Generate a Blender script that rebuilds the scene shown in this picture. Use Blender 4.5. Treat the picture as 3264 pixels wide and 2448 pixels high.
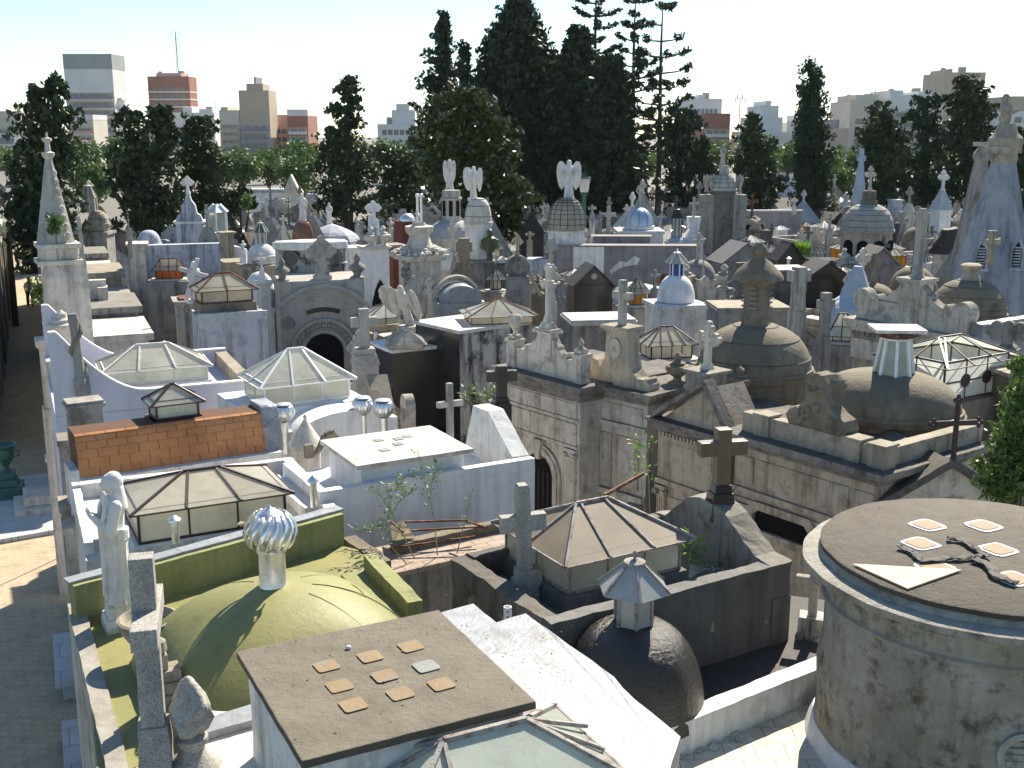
import bpy,bmesh,math,random
from mathutils import Vector,Matrix,noise
R=math.radians
rnd=random.Random(7)
sc=bpy.context.scene
for o in list(bpy.data.objects):bpy.data.objects.remove(o)
COL=sc.collection
CAMH=10.0;PITCH=R(12.75);F=3586.0
cam=bpy.data.objects.new('camera',bpy.data.cameras.new('camera'));COL.objects.link(cam)
cam.location=(0,0,CAMH);cam.rotation_euler=(R(90)-PITCH,0,0)
cam.data.sensor_width=36;cam.data.lens=36*F/3264
cam.data.clip_start=.1;cam.data.clip_end=4000
sc.camera=cam
SUN_EL=R(42);SUN_AZ=R(24)
w=bpy.data.worlds.new('World');sc.world=w;w.use_nodes=True
nt=w.node_tree;bg=nt.nodes['Background'];bg.inputs[1].default_value=.08
sky=nt.nodes.new('ShaderNodeTexSky');sky.sky_type='NISHITA';sky.sun_disc=False
sky.sun_elevation=SUN_EL;sky.sun_rotation=SUN_AZ;sky.dust_density=.2;sky.air_density=.9;sky.ozone_density=3.5
tint=nt.nodes.new('ShaderNodeMix');tint.data_type='RGBA';tint.blend_type='MULTIPLY';tint.inputs[0].default_value=1;tint.inputs[7].default_value=(.93,.98,.92,1)
nt.links.new(sky.outputs[0],tint.inputs[6]);nt.links.new(tint.outputs[2],bg.inputs[0])
sun=bpy.data.objects.new('sun',bpy.data.lights.new('sun','SUN'));COL.objects.link(sun)
sun.data.energy=4.6;sun.data.angle=R(.5);sun.data.color=(1,.9,.74)
sdir=Vector((math.sin(SUN_AZ)*math.cos(SUN_EL),math.cos(SUN_AZ)*math.cos(SUN_EL),math.sin(SUN_EL)))
sun.rotation_euler=sdir.to_track_quat('Z','Y').to_euler()
sc.view_settings.view_transform='Standard';sc.view_settings.look='None'
sc.view_settings.exposure=1.22;sc.view_settings.gamma=1
REG={0:(0,0,.6777),1:(0,100,2.011),2:(1000,0,1.7015),3:(2100,100,1.8436),4:(0,800,1.952),5:(700,600,2.074),6:(1500,600,2.074),7:(2264,600,2.074),8:(0,1600,1.956),9:(700,1300,2.074),10:(1400,1300,1.8436),11:(2264,1300,1.445),12:(700,1900,1.7015),13:(0,500,3.6867),14:(550,550,3.6867),15:(1100,500,3.6867),16:(1650,500,3.6867),17:(2200,450,3.6867),18:(2664,450,3.6867),19:(0,900,3.6867),20:(0,1300,3.6867)}
def ray(r,x,y):
 ox,oy,s=REG[r];a=(ox+x/s-1632)/F;b=-(oy+y/s-1224)/F
 return Vector((a,math.cos(PITCH)+math.sin(PITCH)*b,-math.sin(PITCH)+math.cos(PITCH)*b))
def G(r,x,y,z):
 d=ray(r,x,y);t=(z-CAMH)/d.z
 return Vector((d.x*t,d.y*t,z))
def GY(r,x,y,Y):
 d=ray(r,x,y);t=Y/d.y
 return Vector((d.x*t,Y,CAMH+d.z*t))
def ZAT(r,x,y,Y):return GY(r,x,y,Y).z
def mpp(P):return(P.y*math.cos(PITCH)+(CAMH-P.z)*math.sin(PITCH))/F
def frame(A,B,C):
 u=(B-A);u.z=0;wd=u.length;u.normalize();n=Vector((-u.y,u.x,0))
 dp=(C-A).dot(n);c=A+u*wd/2+n*dp/2
 return Vector((c.x,c.y,0)),math.atan2(u.y,u.x),wd,dp
class MB:
 def __init__(s,M=None):s.v=[];s.f=[];s.M=M or Matrix()
 def add(s,vs,fs):
  n=len(s.v);s.v+=[s.M@Vector(p)for p in vs];s.f+=[tuple(i+n for i in f)for f in fs];return s
 def box(s,x0,x1,y0,y1,z0,z1,tx=0,ty=0):
  return s.add([(x0,y0,z0),(x1,y0,z0),(x1,y1,z0),(x0,y1,z0),(x0+tx,y0+ty,z1),(x1-tx,y0+ty,z1),(x1-tx,y1-ty,z1),(x0+tx,y1-ty,z1)],[(3,2,1,0),(4,5,6,7),(0,1,5,4),(1,2,6,5),(2,3,7,6),(3,0,4,7)])
 def cb(s,cx,cy,z0,w,d,h,tx=0,ty=0):return s.box(cx-w/2,cx+w/2,cy-d/2,cy+d/2,z0,z0+h,tx,ty)
 def prism(s,pts,z0,z1):
  n=len(pts);a=sum(pts[i][0]*pts[(i+1)%n][1]-pts[(i+1)%n][0]*pts[i][1]for i in range(n))
  if a<0:pts=pts[::-1]
  return s.add([(p[0],p[1],z0)for p in pts]+[(p[0],p[1],z1)for p in pts],[tuple(range(n))[::-1],tuple(range(n,2*n))]+[(i,(i+1)%n,n+(i+1)%n,n+i)for i in range(n)])
 def ext(s,pts,y0,y1):
  n=len(pts);a=sum(pts[i][0]*pts[(i+1)%n][1]-pts[(i+1)%n][0]*pts[i][1]for i in range(n))
  if a<0:pts=pts[::-1]
  return s.add([(p[0],y0,p[1])for p in pts]+[(p[0],y1,p[1])for p in pts],[tuple(range(n)),tuple(range(n,2*n))[::-1]]+[(n+i,n+(i+1)%n,(i+1)%n,i)for i in range(n)])
 def extx(s,pts,x0,x1):
  n=len(pts);a=sum(pts[i][0]*pts[(i+1)%n][1]-pts[(i+1)%n][0]*pts[i][1]for i in range(n))
  if a<0:pts=pts[::-1]
  return s.add([(x0,p[0],p[1])for p in pts]+[(x1,p[0],p[1])for p in pts],[tuple(range(n))[::-1],tuple(range(n,2*n))]+[(i,(i+1)%n,n+(i+1)%n,n+i)for i in range(n)])
 def lathe(s,prof,c=(0,0,0),seg=24,sx=1,sy=1,ph=0,wob=None):
  vs=[];k=len(prof)
  for i in range(seg):
   a=2*math.pi*i/seg+ph
   for(r,z)in prof:
    q=r*(wob(a,z)if wob else 1)
    vs.append((c[0]+q*math.cos(a)*sx,c[1]+q*math.sin(a)*sy,c[2]+z))
  fs=[(i*k+j,((i+1)%seg)*k+j,((i+1)%seg)*k+j+1,i*k+j+1)for i in range(seg)for j in range(k-1)]
  fs+=[tuple(i*k for i in range(seg))[::-1],tuple(i*k+k-1 for i in range(seg))]
  return s.add(vs,fs)
 def tube(s,p0,p1,r0,r1=None,seg=6):
  p0=Vector(p0);p1=Vector(p1);r1=r0 if r1 is None else r1;q=(p1-p0)
  if q.length<1e-6:return s
  m=q.to_track_quat('Z','Y').to_matrix();vs=[]
  for(p,r)in((p0,r0),(p1,r1)):
   for i in range(seg):
    a=2*math.pi*i/seg;vs.append(p+m@Vector((r*math.cos(a),r*math.sin(a),0)))
  return s.add(vs,[(i,(i+1)%seg,seg+(i+1)%seg,seg+i)for i in range(seg)]+[tuple(range(seg))[::-1],tuple(range(seg,2*seg))])
 def path(s,pts,rs,seg=6):
  for i in range(len(pts)-1):
   a=rs[i]if isinstance(rs,(list,tuple))else rs;b=rs[i+1]if isinstance(rs,(list,tuple))else rs
   s.tube(pts[i],pts[i+1],a,b,seg)
  return s
 def bar(s,p0,p1,w,h=None):
  p0=Vector(p0);p1=Vector(p1);h=w if h is None else h;q=p1-p0;ql=q.normalized()
  sd=ql.cross(Vector((0,0,1)))
  if sd.length<.05:sd=Vector((1,0,0))
  sd.normalize();up=sd.cross(ql);vs=[]
  for p in(p0,p1):
   for(a,b)in((-1,-1),(1,-1),(1,1),(-1,1)):vs.append(p+sd*a*w/2+up*b*h/2)
  return s.add(vs,[(0,1,5,4),(1,2,6,5),(2,3,7,6),(3,0,4,7),(3,2,1,0),(4,5,6,7)])
 def ell(s,c,rx,ry,rz,seg=12,rings=8):
  return s.lathe([(max(.001,math.sin(math.pi*j/rings)),-math.cos(math.pi*j/rings)*rz)for j in range(rings+1)],c,seg,rx,ry)
 def plate(s,pts,t):
  P=[Vector(p)for p in pts];n=(P[1]-P[0]).cross(P[2]-P[0]).normalized();k=len(P)
  if n.z<0:P=P[::-1];n=-n
  return s.add([p for p in P]+[p-n*t for p in P],[tuple(range(k)),tuple(range(k,2*k))[::-1]]+[(k+i,k+(i+1)%k,(i+1)%k,i)for i in range(k)])
 def build(s,name,mat,parent=None,smooth=False,bevel=0,rough=0,cell=.25):
  me=bpy.data.meshes.new(name);me.from_pydata(s.v,[],s.f);me.update()
  if rough:
   bm=bmesh.new();bm.from_mesh(me);bmesh.ops.remove_doubles(bm,verts=bm.verts,dist=1e-4)
   for it in range(5):
    es=[e for e in bm.edges if e.calc_length()>cell]
    if not es or len(bm.verts)>30000:break
    bmesh.ops.subdivide_edges(bm,edges=es,cuts=1,use_grid_fill=True)
   bm.normal_update()
   for v in bm.verts:
    p=v.co;a=noise.noise(p*2.3)*.55+noise.noise(p*7.1)*.45
    v.co=p+Vector((noise.noise(p*5+Vector((9,0,0))),noise.noise(p*5+Vector((0,9,0))),a))*rough
   bm.to_mesh(me);bm.free()
  me.materials.append(mat)
  if smooth:
   for p in me.polygons:p.use_smooth=True
   try:me.set_sharp_from_angle(angle=R(38))
   except Exception:pass
  o=bpy.data.objects.new(name,me);COL.objects.link(o)
  if parent is not None:o.parent=parent
  if bevel:
   b=o.modifiers.new('bevel','BEVEL');b.width=bevel;b.segments=2;b.limit_method='ANGLE'
  return o
def T(x=0,y=0,z=0,rz=0,rx=0,ry=0,s=1):return Matrix.Translation((x,y,z))@Matrix.Rotation(rz,4,'Z')@Matrix.Rotation(ry,4,'Y')@Matrix.Rotation(rx,4,'X')@Matrix.Scale(s,4)
def thing(name,label,cat,loc=(0,0,0),rz=0,group=None):
 o=bpy.data.objects.new(name,None);COL.objects.link(o);o.location=loc;o.rotation_euler=(0,0,rz);o.empty_display_size=.2
 o['label']=label;o['category']=cat
 if group:o['group']=group
 return o
def tag(o,label,cat,group=None):
 o['label']=label;o['category']=cat
 if group:o['group']=group
 return o
def kind(o,k='structure'):o['kind']=k;return o
def copy_tree(o,parent=None):
 c=o.copy();COL.objects.link(c);c.parent=parent
 for ch in[q for q in bpy.data.objects if q.parent==o]:copy_tree(ch,c)
 return c
def newmat(name):
 m=bpy.data.materials.new(name);m.use_nodes=True;n=m.node_tree
 return m,n,n.nodes,n.links,n.nodes['Principled BSDF']
def nz(n,l,vec,scale,detail=4,rough=.6):
 t=n.new('ShaderNodeTexNoise');t.inputs['Scale'].default_value=scale;t.inputs['Detail'].default_value=detail;t.inputs['Roughness'].default_value=rough
 l.new(vec,t.inputs['Vector']);return t.outputs['Fac']
def rmp(n,l,fac,a,b,va=0.,vb=1.):
 t=n.new('ShaderNodeMapRange');t.inputs[1].default_value=a;t.inputs[2].default_value=b;t.inputs[3].default_value=va;t.inputs[4].default_value=vb
 l.new(fac,t.inputs[0]);return t.outputs[0]
def mx(n,l,fac,a,b,mode='MIX'):
 t=n.new('ShaderNodeMix');t.data_type='RGBA';t.blend_type=mode
 if isinstance(fac,float):t.inputs[0].default_value=fac
 else:l.new(fac,t.inputs[0])
 for(i,c)in((6,a),(7,b)):
  if isinstance(c,(tuple,list)):t.inputs[i].default_value=(*c[:3],1)
  else:l.new(c,t.inputs[i])
 return t.outputs[2]
def mth(n,l,op,a,b):
 t=n.new('ShaderNodeMath');t.operation=op
 for(i,c)in((0,a),(1,b)):
  if isinstance(c,(int,float)):t.inputs[i].default_value=c
  else:l.new(c,t.inputs[i])
 return t.outputs[0]
def stone(name,c1,c2,dark=(.05,.045,.04),blotch=.5,streak=.4,top=None,topamt=.6,rough=.85,bump=.4,fine=.25,sc_=1.,spec=.3,speck=0,joints=None,crack=0,metal=0):
 m,nt,n,l,p=newmat(name)
 g=n.new('ShaderNodeNewGeometry');pos=g.outputs['Position']
 sep=n.new('ShaderNodeSeparateXYZ');l.new(g.outputs['Normal'],sep.inputs[0])
 col=mx(n,l,rmp(n,l,nz(n,l,pos,1.1*sc_,5),.35,.65),c1,c2)
 fn=nz(n,l,pos,14*sc_,6,.7)
 col=mx(n,l,rmp(n,l,fn,.35,.75,fine,0.),col,(c1[0]*.45,c1[1]*.44,c1[2]*.42))
 upf=rmp(n,l,sep.outputs[2],.3,.8)
 if streak:
  mp=n.new('ShaderNodeMapping');mp.inputs['Scale'].default_value=(5*sc_,5*sc_,.45*sc_);l.new(pos,mp.inputs[0])
  st=rmp(n,l,nz(n,l,mp.outputs[0],1,5,.65),.48,.68,0.,streak)
  st=mth(n,l,'MULTIPLY',st,mth(n,l,'SUBTRACT',1.,upf));col=mx(n,l,st,col,dark)
 if blotch:
  b1=rmp(n,l,nz(n,l,pos,2.6*sc_,9,.72),.5,.64,0.,blotch);col=mx(n,l,b1,col,dark)
 if top:
  tf=rmp(n,l,nz(n,l,pos,3.1*sc_,8,.7),.36,.6,topamt*.5,topamt);col=mx(n,l,mth(n,l,'MULTIPLY',tf,upf),col,top)
 if speck:
  v=n.new('ShaderNodeTexVoronoi');v.inputs['Scale'].default_value=130;l.new(pos,v.inputs[0])
  col=mx(n,l,rmp(n,l,v.outputs['Color'],.2,.8,0.,speck),col,(.04,.04,.045))
 if joints:
  bt=n.new('ShaderNodeTexBrick');bt.inputs['Color1'].default_value=(1,1,1,1);bt.inputs['Color2'].default_value=(.93,.93,.93,1);bt.inputs['Mortar'].default_value=(.35,.33,.3,1)
  bt.inputs['Scale'].default_value=1;bt.inputs['Brick Width'].default_value=joints[1];bt.inputs['Row Height'].default_value=joints[0];bt.inputs['Mortar Size'].default_value=joints[2]if len(joints)>2 else .008
  cx=n.new('ShaderNodeCombineXYZ');sp=n.new('ShaderNodeSeparateXYZ')
  to=n.new('ShaderNodeTexCoord');l.new(to.outputs['Object'],sp.inputs[0])
  if len(joints)>3:l.new(sp.outputs[0],cx.inputs[0]);l.new(sp.outputs[1],cx.inputs[1])
  else:l.new(mth(n,l,'ADD',sp.outputs[0],sp.outputs[1]),cx.inputs[0]);l.new(sp.outputs[2],cx.inputs[1])
  l.new(cx.outputs[0],bt.inputs[0]);col=mx(n,l,1.,col,bt.outputs[0],'MULTIPLY')
 if crack:
  v=n.new('ShaderNodeTexVoronoi');v.feature='DISTANCE_TO_EDGE';v.inputs['Scale'].default_value=1.3
  ds=n.new('ShaderNodeMix');ds.data_type='VECTOR';ds.inputs[0].default_value=.12;l.new(pos,ds.inputs[4])
  nn=n.new('ShaderNodeTexNoise');nn.inputs['Scale'].default_value=4;l.new(pos,nn.inputs[0]);l.new(nn.outputs['Color'],ds.inputs[5]);l.new(ds.outputs[1],v.inputs[0])
  cr=mth(n,l,'MULTIPLY',rmp(n,l,v.outputs['Distance'],.003,.012,crack,0.),rmp(n,l,nz(n,l,pos,.9),.48,.56))
  col=mx(n,l,cr,col,dark)
 l.new(col,p.inputs['Base Color']);p.inputs['Roughness'].default_value=rough;p.inputs['Specular IOR Level'].default_value=spec;p.inputs['Metallic'].default_value=metal
 if bump:
  bp=n.new('ShaderNodeBump');bp.inputs['Strength'].default_value=bump;bp.inputs['Distance'].default_value=.02
  l.new(mth(n,l,'ADD',fn,nz(n,l,pos,3.5*sc_,5)),bp.inputs['Height']);l.new(bp.outputs[0],p.inputs['Normal'])
 return m
def plain(name,c,rough=.6,metal=0,spec=.4,var=.15,scale=6,bump=0):
 m,nt,n,l,p=newmat(name);g=n.new('ShaderNodeNewGeometry')
 f=nz(n,l,g.outputs['Position'],scale,5)
 l.new(mx(n,l,rmp(n,l,f,.3,.7),tuple(q*(1-var)for q in c),tuple(min(1,q*(1+var))for q in c)),p.inputs['Base Color'])
 p.inputs['Roughness'].default_value=rough;p.inputs['Metallic'].default_value=metal;p.inputs['Specular IOR Level'].default_value=spec
 if bump:
  bp=n.new('ShaderNodeBump');bp.inputs['Strength'].default_value=bump;bp.inputs['Distance'].default_value=.02;l.new(f,bp.inputs['Height']);l.new(bp.outputs[0],p.inputs['Normal'])
 return m
def glassm(name,c,trans=.35,rough=.12,clear=0.):
 m,nt,n,l,p=newmat(name);g=n.new('ShaderNodeNewGeometry');pos=g.outputs['Position']
 f=nz(n,l,pos,2.2,6,.7);col=mx(n,l,rmp(n,l,f,.42,.68,0.,.55),c,tuple(q*.55 for q in c))
 v=rmp(n,l,nz(n,l,pos,.7,2),.3,.7,.8,1.12);hs=n.new('ShaderNodeHueSaturation');l.new(v,hs.inputs['Value']);l.new(col,hs.inputs['Color']);col=hs.outputs[0]
 l.new(col,p.inputs['Base Color']);p.inputs['Roughness'].default_value=rough;p.inputs['Specular IOR Level'].default_value=.6
 tl=n.new('ShaderNodeBsdfTranslucent');l.new(col,tl.inputs[0]);ms=n.new('ShaderNodeMixShader');ms.inputs[0].default_value=trans
 l.new(p.outputs[0],ms.inputs[1]);l.new(tl.outputs[0],ms.inputs[2]);out=ms.outputs[0]
 if clear:
  tr=n.new('ShaderNodeBsdfTransparent');m2=n.new('ShaderNodeMixShader');m2.inputs[0].default_value=clear;l.new(out,m2.inputs[1]);l.new(tr.outputs[0],m2.inputs[2]);out=m2.outputs[0]
 bp=n.new('ShaderNodeBump');bp.inputs['Strength'].default_value=.15;bp.inputs['Distance'].default_value=.01;l.new(nz(n,l,pos,40,3),bp.inputs['Height']);l.new(bp.outputs[0],p.inputs['Normal'])
 l.new(out,n['Material Output'].inputs[0]);return m
def leafm(name,a,b,rough=.55,trans=.25):
 m,nt,n,l,p=newmat(name);g=n.new('ShaderNodeNewGeometry')
 c=mx(n,l,rmp(n,l,nz(n,l,g.outputs['Position'],1.2,4),.35,.65),a,b)
 rn=mx(n,l,rmp(n,l,g.outputs['Random Per Island'],0.,1.,0.,.45),c,tuple(q*1.7 for q in b))
 l.new(rn,p.inputs['Base Color']);p.inputs['Roughness'].default_value=rough
 tl=n.new('ShaderNodeBsdfTranslucent');l.new(rn,tl.inputs[0]);ms=n.new('ShaderNodeMixShader');ms.inputs[0].default_value=trans
 l.new(p.outputs[0],ms.inputs[1]);l.new(tl.outputs[0],ms.inputs[2]);l.new(ms.outputs[0],n['Material Output'].inputs[0]);return m
LICHEN=(.16,.14,.10)
M={}
M['white']=stone('white_limewash',(.74,.74,.73),(.64,.64,.62),(.2,.18,.15),.4,.55,(.55,.54,.5),.3,bump=.35,fine=.12)
M['whiteclean']=stone('white_paint',(.78,.78,.78),(.7,.7,.71),(.33,.31,.28),.28,.4,bump=.25,fine=.08)
M['silver']=stone('silver_roof_paint',(.31,.33,.36),(.23,.25,.28),(.12,.11,.1),.5,.3,rough=.5,bump=.35,fine=.15,spec=.5,crack=.9,metal=.1)
M['lilacshade']=stone('lilac_shaded_white_wall',(.62,.62,.7),(.57,.57,.64),(.3,.3,.32),.12,.2,bump=.2,fine=.1)  # white wall with its lavender shade put into the base colour
M['bluewhite']=stone('bluish_plaster',(.5,.53,.6),(.4,.43,.5),(.1,.11,.13),.5,.9,bump=.4)
M['marble']=stone('weathered_marble',(.66,.62,.55),(.56,.52,.46),(.12,.1,.08),.45,.5,(.55,.52,.46),.3,bump=.3)
M['marbleclean']=stone('statue_marble',(.76,.73,.7),(.68,.65,.62),(.25,.22,.2),.25,.5,bump=.25,fine=.15)
M['pale']=stone('pale_cement',(.5,.48,.44),(.4,.385,.35),(.08,.075,.065),.55,.75,LICHEN,.55)
M['grey']=stone('grey_cement',(.33,.32,.3),(.26,.25,.235),(.06,.055,.05),.55,.7,LICHEN,.6)
M['greywall']=stone('grey_render',(.31,.3,.31),(.23,.225,.235),(.1,.1,.1),.35,.5,bump=.4)
M['dark']=stone('dark_stained_cement',(.19,.18,.165),(.12,.115,.105),(.03,.028,.025),.6,.6,(.1,.09,.07),.6)
M['brown']=stone('brown_mossy_cement',(.27,.235,.18),(.19,.165,.125),(.06,.05,.035),.55,.5,(.15,.13,.09),.6,bump=.7)
M['brownpale']=stone('buff_stone',(.46,.41,.33),(.36,.32,.255),(.08,.07,.05),.55,.6,(.2,.18,.13),.6,bump=.5)
M['slab']=stone('shade_dark_lichen_slab',(.13,.113,.088),(.095,.082,.062),(.07,.06,.045),.5,0,(.24,.215,.165),.5,bump=.6,sc_=1.1)  # dark base includes the slab's shadow; large pale lichen blotches replace sun patches
M['drumtop']=stone('dark_lichen_top',(.1,.087,.066),(.07,.06,.046),(.05,.045,.035),.5,0,(.2,.18,.15),.35,bump=.7,sc_=2)
M['drum']=stone('mossy_drum_stone',(.44,.41,.35),(.26,.235,.17),(.07,.06,.03),.85,.35,(.34,.33,.31),.7,bump=.8,sc_=1.6)
M['granite']=stone('speckled_granite',(.56,.54,.5),(.46,.44,.4),(.08,.07,.06),.3,.25,(.4,.38,.34),.3,speck=.55,bump=.3)
M['blackgran']=stone('black_granite',(.02,.02,.022),(.035,.034,.034),(.01,.01,.01),.2,0,rough=.22,bump=.03,spec=.6,fine=0)
M['brgran']=stone('polished_brown_granite',(.16,.11,.075),(.12,.085,.06),(.03,.025,.02),.3,.3,(.3,.27,.22),.5,rough=.35,bump=.1,spec=.5)
M['blackwall']=stone('black_stained_wall',(.5,.49,.47),(.4,.39,.37),(.012,.012,.013),.98,.98,sc_=.9,bump=.6)
M['blackgloss']=stone('tarred_dome',(.03,.027,.024),(.045,.04,.036),(.015,.013,.012),.4,.3,rough=.24,bump=.8,spec=.6,fine=.1,sc_=2)
M['darkroof']=stone('dark_roof_felt',(.055,.053,.055),(.035,.034,.035),(.02,.02,.02),.4,0,(.1,.09,.08),.3,rough=.7,bump=.6)
M['green']=stone('moss_green_membrane',(.25,.24,.085),(.185,.19,.065),(.09,.1,.03),.35,.4,(.3,.28,.13),.3,bump=.22,fine=.1,rough=.55)
M['greenwall']=stone('green_tinted_wall',(.3,.31,.14),(.25,.265,.13),(.08,.09,.04),.45,.45,bump=.6)
M['tile']=stone('terracotta_tile',(.6,.28,.125),(.5,.22,.09),(.15,.06,.03),.3,.2,bump=.25,fine=.15)
M['grout']=stone('tile_joint',(.14,.07,.04),(.1,.05,.03),blotch=.2,streak=0)
M['redtile']=stone('pink_floor_tile',(.44,.36,.3),(.38,.3,.24),(.2,.14,.1),.4,0,joints=(.14,.28,.006,1),bump=.2)
M['cream']=stone('cream_roof_tile',(.72,.68,.57),(.64,.6,.5),(.25,.22,.17),.3,.1,joints=(.3,.3,.004,1),bump=.2,crack=.4)
M['whiteroof']=stone('flat_white_roof',(.66,.65,.62),(.55,.54,.5),(.2,.18,.15),.5,.3,(.5,.47,.42),.5,bump=.5)
M['rose']=stone('pinkish_white_roof',(.74,.71,.68),(.64,.6,.56),(.28,.24,.2),.4,.2,bump=.5)
M['lime']=plain('white_metal',(.78,.78,.76),.45,.0,.5,.1)
M['rust']=stone('rusty_iron',(.16,.06,.025),(.09,.035,.02),(.5,.48,.45),.35,0,sc_=4,bump=.3)
M['rustwhite']=stone('flaking_white_frame',(.42,.4,.38),(.3,.27,.25),(.09,.03,.015),.8,0,sc_=4,bump=.5)
M['iron']=plain('dark_iron',(.05,.028,.03),.5,0,.5,.3,20)
M['greenmetal']=plain('green_enamel',(.03,.1,.085),.4,0,.5,.2)
M['steel']=plain('galvanised_steel',(.85,.86,.87),.26,.9,.5,.08,12)
M['tin']=plain('tin_sheet',(.72,.73,.74),.38,.9,.5,.15,10,.3)
M['redwall']=stone('brick_red_wall',(.2,.06,.04),(.16,.05,.035),blotch=.3,streak=.3)
M['blueroof']=stone('pale_blue_roof',(.5,.53,.55),(.4,.44,.47),(.15,.18,.2),.5,.3)
M['skyblue']=stone('pale_blue_plaster',(.46,.52,.6),(.41,.47,.56),(.2,.24,.3),.25,.3)
M['glass']=glassm('frosted_glass',(.68,.68,.61),.55)
M['glasswarm']=glassm('dusty_glass',(.66,.62,.51),.5,.3)
M['glasspale']=glassm('pale_green_glass',(.66,.71,.63),.5)
M['glasswhite']=glassm('white_glass',(.72,.74,.72),.5)
M['amber']=glassm('amber_glass',(.75,.38,.05),.6)
M['orange']=glassm('orange_glass',(.55,.15,.02),.5)
M['blueglass']=glassm('blue_glass',(.02,.1,.5),.4)
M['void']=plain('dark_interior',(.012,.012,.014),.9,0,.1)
M['window']=plain('window_glass',(.08,.09,.11),.15,0,.7,.4,.5)
M['ashglass']=glassm('brown_dirty_glass',(.3,.25,.19),.3,.7)
def P_(name,mat,parent,fn,**k):
 m=MB();fn(m);return m.build(name,M[mat]if isinstance(mat,str)else mat,parent,**k)
def mcross(m,x,y,z,h,w=None,t=None,style='plain',d=None):
 w=w or h*.58;t=t or h*.14;d=d or t;za=z+h*.66
 if style=='plain':
  m.box(x-t/2,x+t/2,y-d/2,y+d/2,z,z+h)
  m.box(x-w/2,x-t/2+.001,y-d*.48,y+d*.48,za-t/2,za+t/2);m.box(x+t/2-.001,x+w/2,y-d*.48,y+d*.48,za-t/2,za+t/2)
 elif style=='trefoil':
  m.box(x-t/2,x+t/2,y-d/2,y+d/2,z,z+h*.93);m.box(x-w*.42,x+w*.42,y-d*.45,y+d*.45,za-t/2,za+t/2)
  for(a,b)in((0,z+h-t*.8),(-w/2+t*.7,za),(w/2-t*.7,za)):
   for(e,f)in((0,.75),(.7,-.1),(-.7,-.1))if a==0 else((math.copysign(.75,a),0),(0,.7),(0,-.7)):
    c=[(x+a+e*t*.75+math.cos(q*math.pi/5)*t*.62,b+f*t*.75+math.sin(q*math.pi/5)*t*.62)for q in range(10)]
    m.ext(c,y-d*.42-.002*(e+f),y+d*.42+.002*(e+f))
  m.box(x-t*.9,x+t*.9,y-d*.9,y+d*.9,z,z+h*.12,t*.3,d*.3)
 elif style=='flare':
  m.ext([(x-t*.9,z),(x+t*.9,z),(x+t*.42,z+h*.3),(x+t*.42,za-t*.5),(x+w*.38,za-t*.5),(x+w/2,za-t*.85),(x+w/2,za+t*.85),(x+w*.38,za+t*.5),(x+t*.42,za+t*.5),(x+t*.42,z+h*.9),(x+t*.85,z+h),(x-t*.85,z+h),(x-t*.42,z+h*.9),(x-t*.42,za+t*.5),(x-w*.38,za+t*.5),(x-w/2,za+t*.85),(x-w/2,za-t*.85),(x-w*.38,za-t*.5),(x-t*.42,za-t*.5),(x-t*.42,z+h*.3)],y-d/2,y+d/2)
 elif style=='ring':
  mcross(m,x,y,z,h,w,t,'flare',d)
  n=20;ro=w*.36;ri=w*.27
  for i in range(n):
   a=2*math.pi*i/n;b=2*math.pi*(i+1)/n
   m.ext([(x+ri*math.cos(a),za+ri*math.sin(a)),(x+ro*math.cos(a),za+ro*math.sin(a)),(x+ro*math.cos(b),za+ro*math.sin(b)),(x+ri*math.cos(b),za+ri*math.sin(b))],y-d*.3,y+d*.3)
def cross(parent,x,y,z,h,mat='grey',style='plain',w=None,t=None,base=0,rz=0,name='cross',d=None,bevel=.006):
 m=MB(T(x,y,z,rz))
 if base:m.cb(0,0,0,base*1.5,base*1.5,base*.45);m.cb(0,0,base*.45,base,base,base*.6,base*.08,base*.08);mcross(m,0,0,base*1.05,h,w,t,style,d)
 else:mcross(m,0,0,0,h,w,t,style,d)
 return m.build(name,M[mat],parent,bevel=bevel if h>.4 else 0)
def murn(m,x,y,z,h,fl=True):
 p=[(.30,0),(.30,.05),(.14,.1),(.12,.2),(.2,.26),(.33,.36),(.38,.48),(.36,.56),(.2,.62),(.24,.66),(.12,.7),(.08,.74)]
 if fl:p+=[(.14,.8),(.15,.88),(.07,.96),(.01,1.)]
 m.lathe([(r*h,q*h)for r,q in p],(x,y,z),14)
def mfin(m,x,y,z,h):
 m.lathe([(r*h,q*h)for r,q in[(.3,0),(.3,.06),(.16,.12),(.16,.22),(.34,.42),(.3,.52),(.14,.62),(.1,.68),(.14,.76),(.12,.86),(.02,1.)]],(x,y,z),10)
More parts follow.
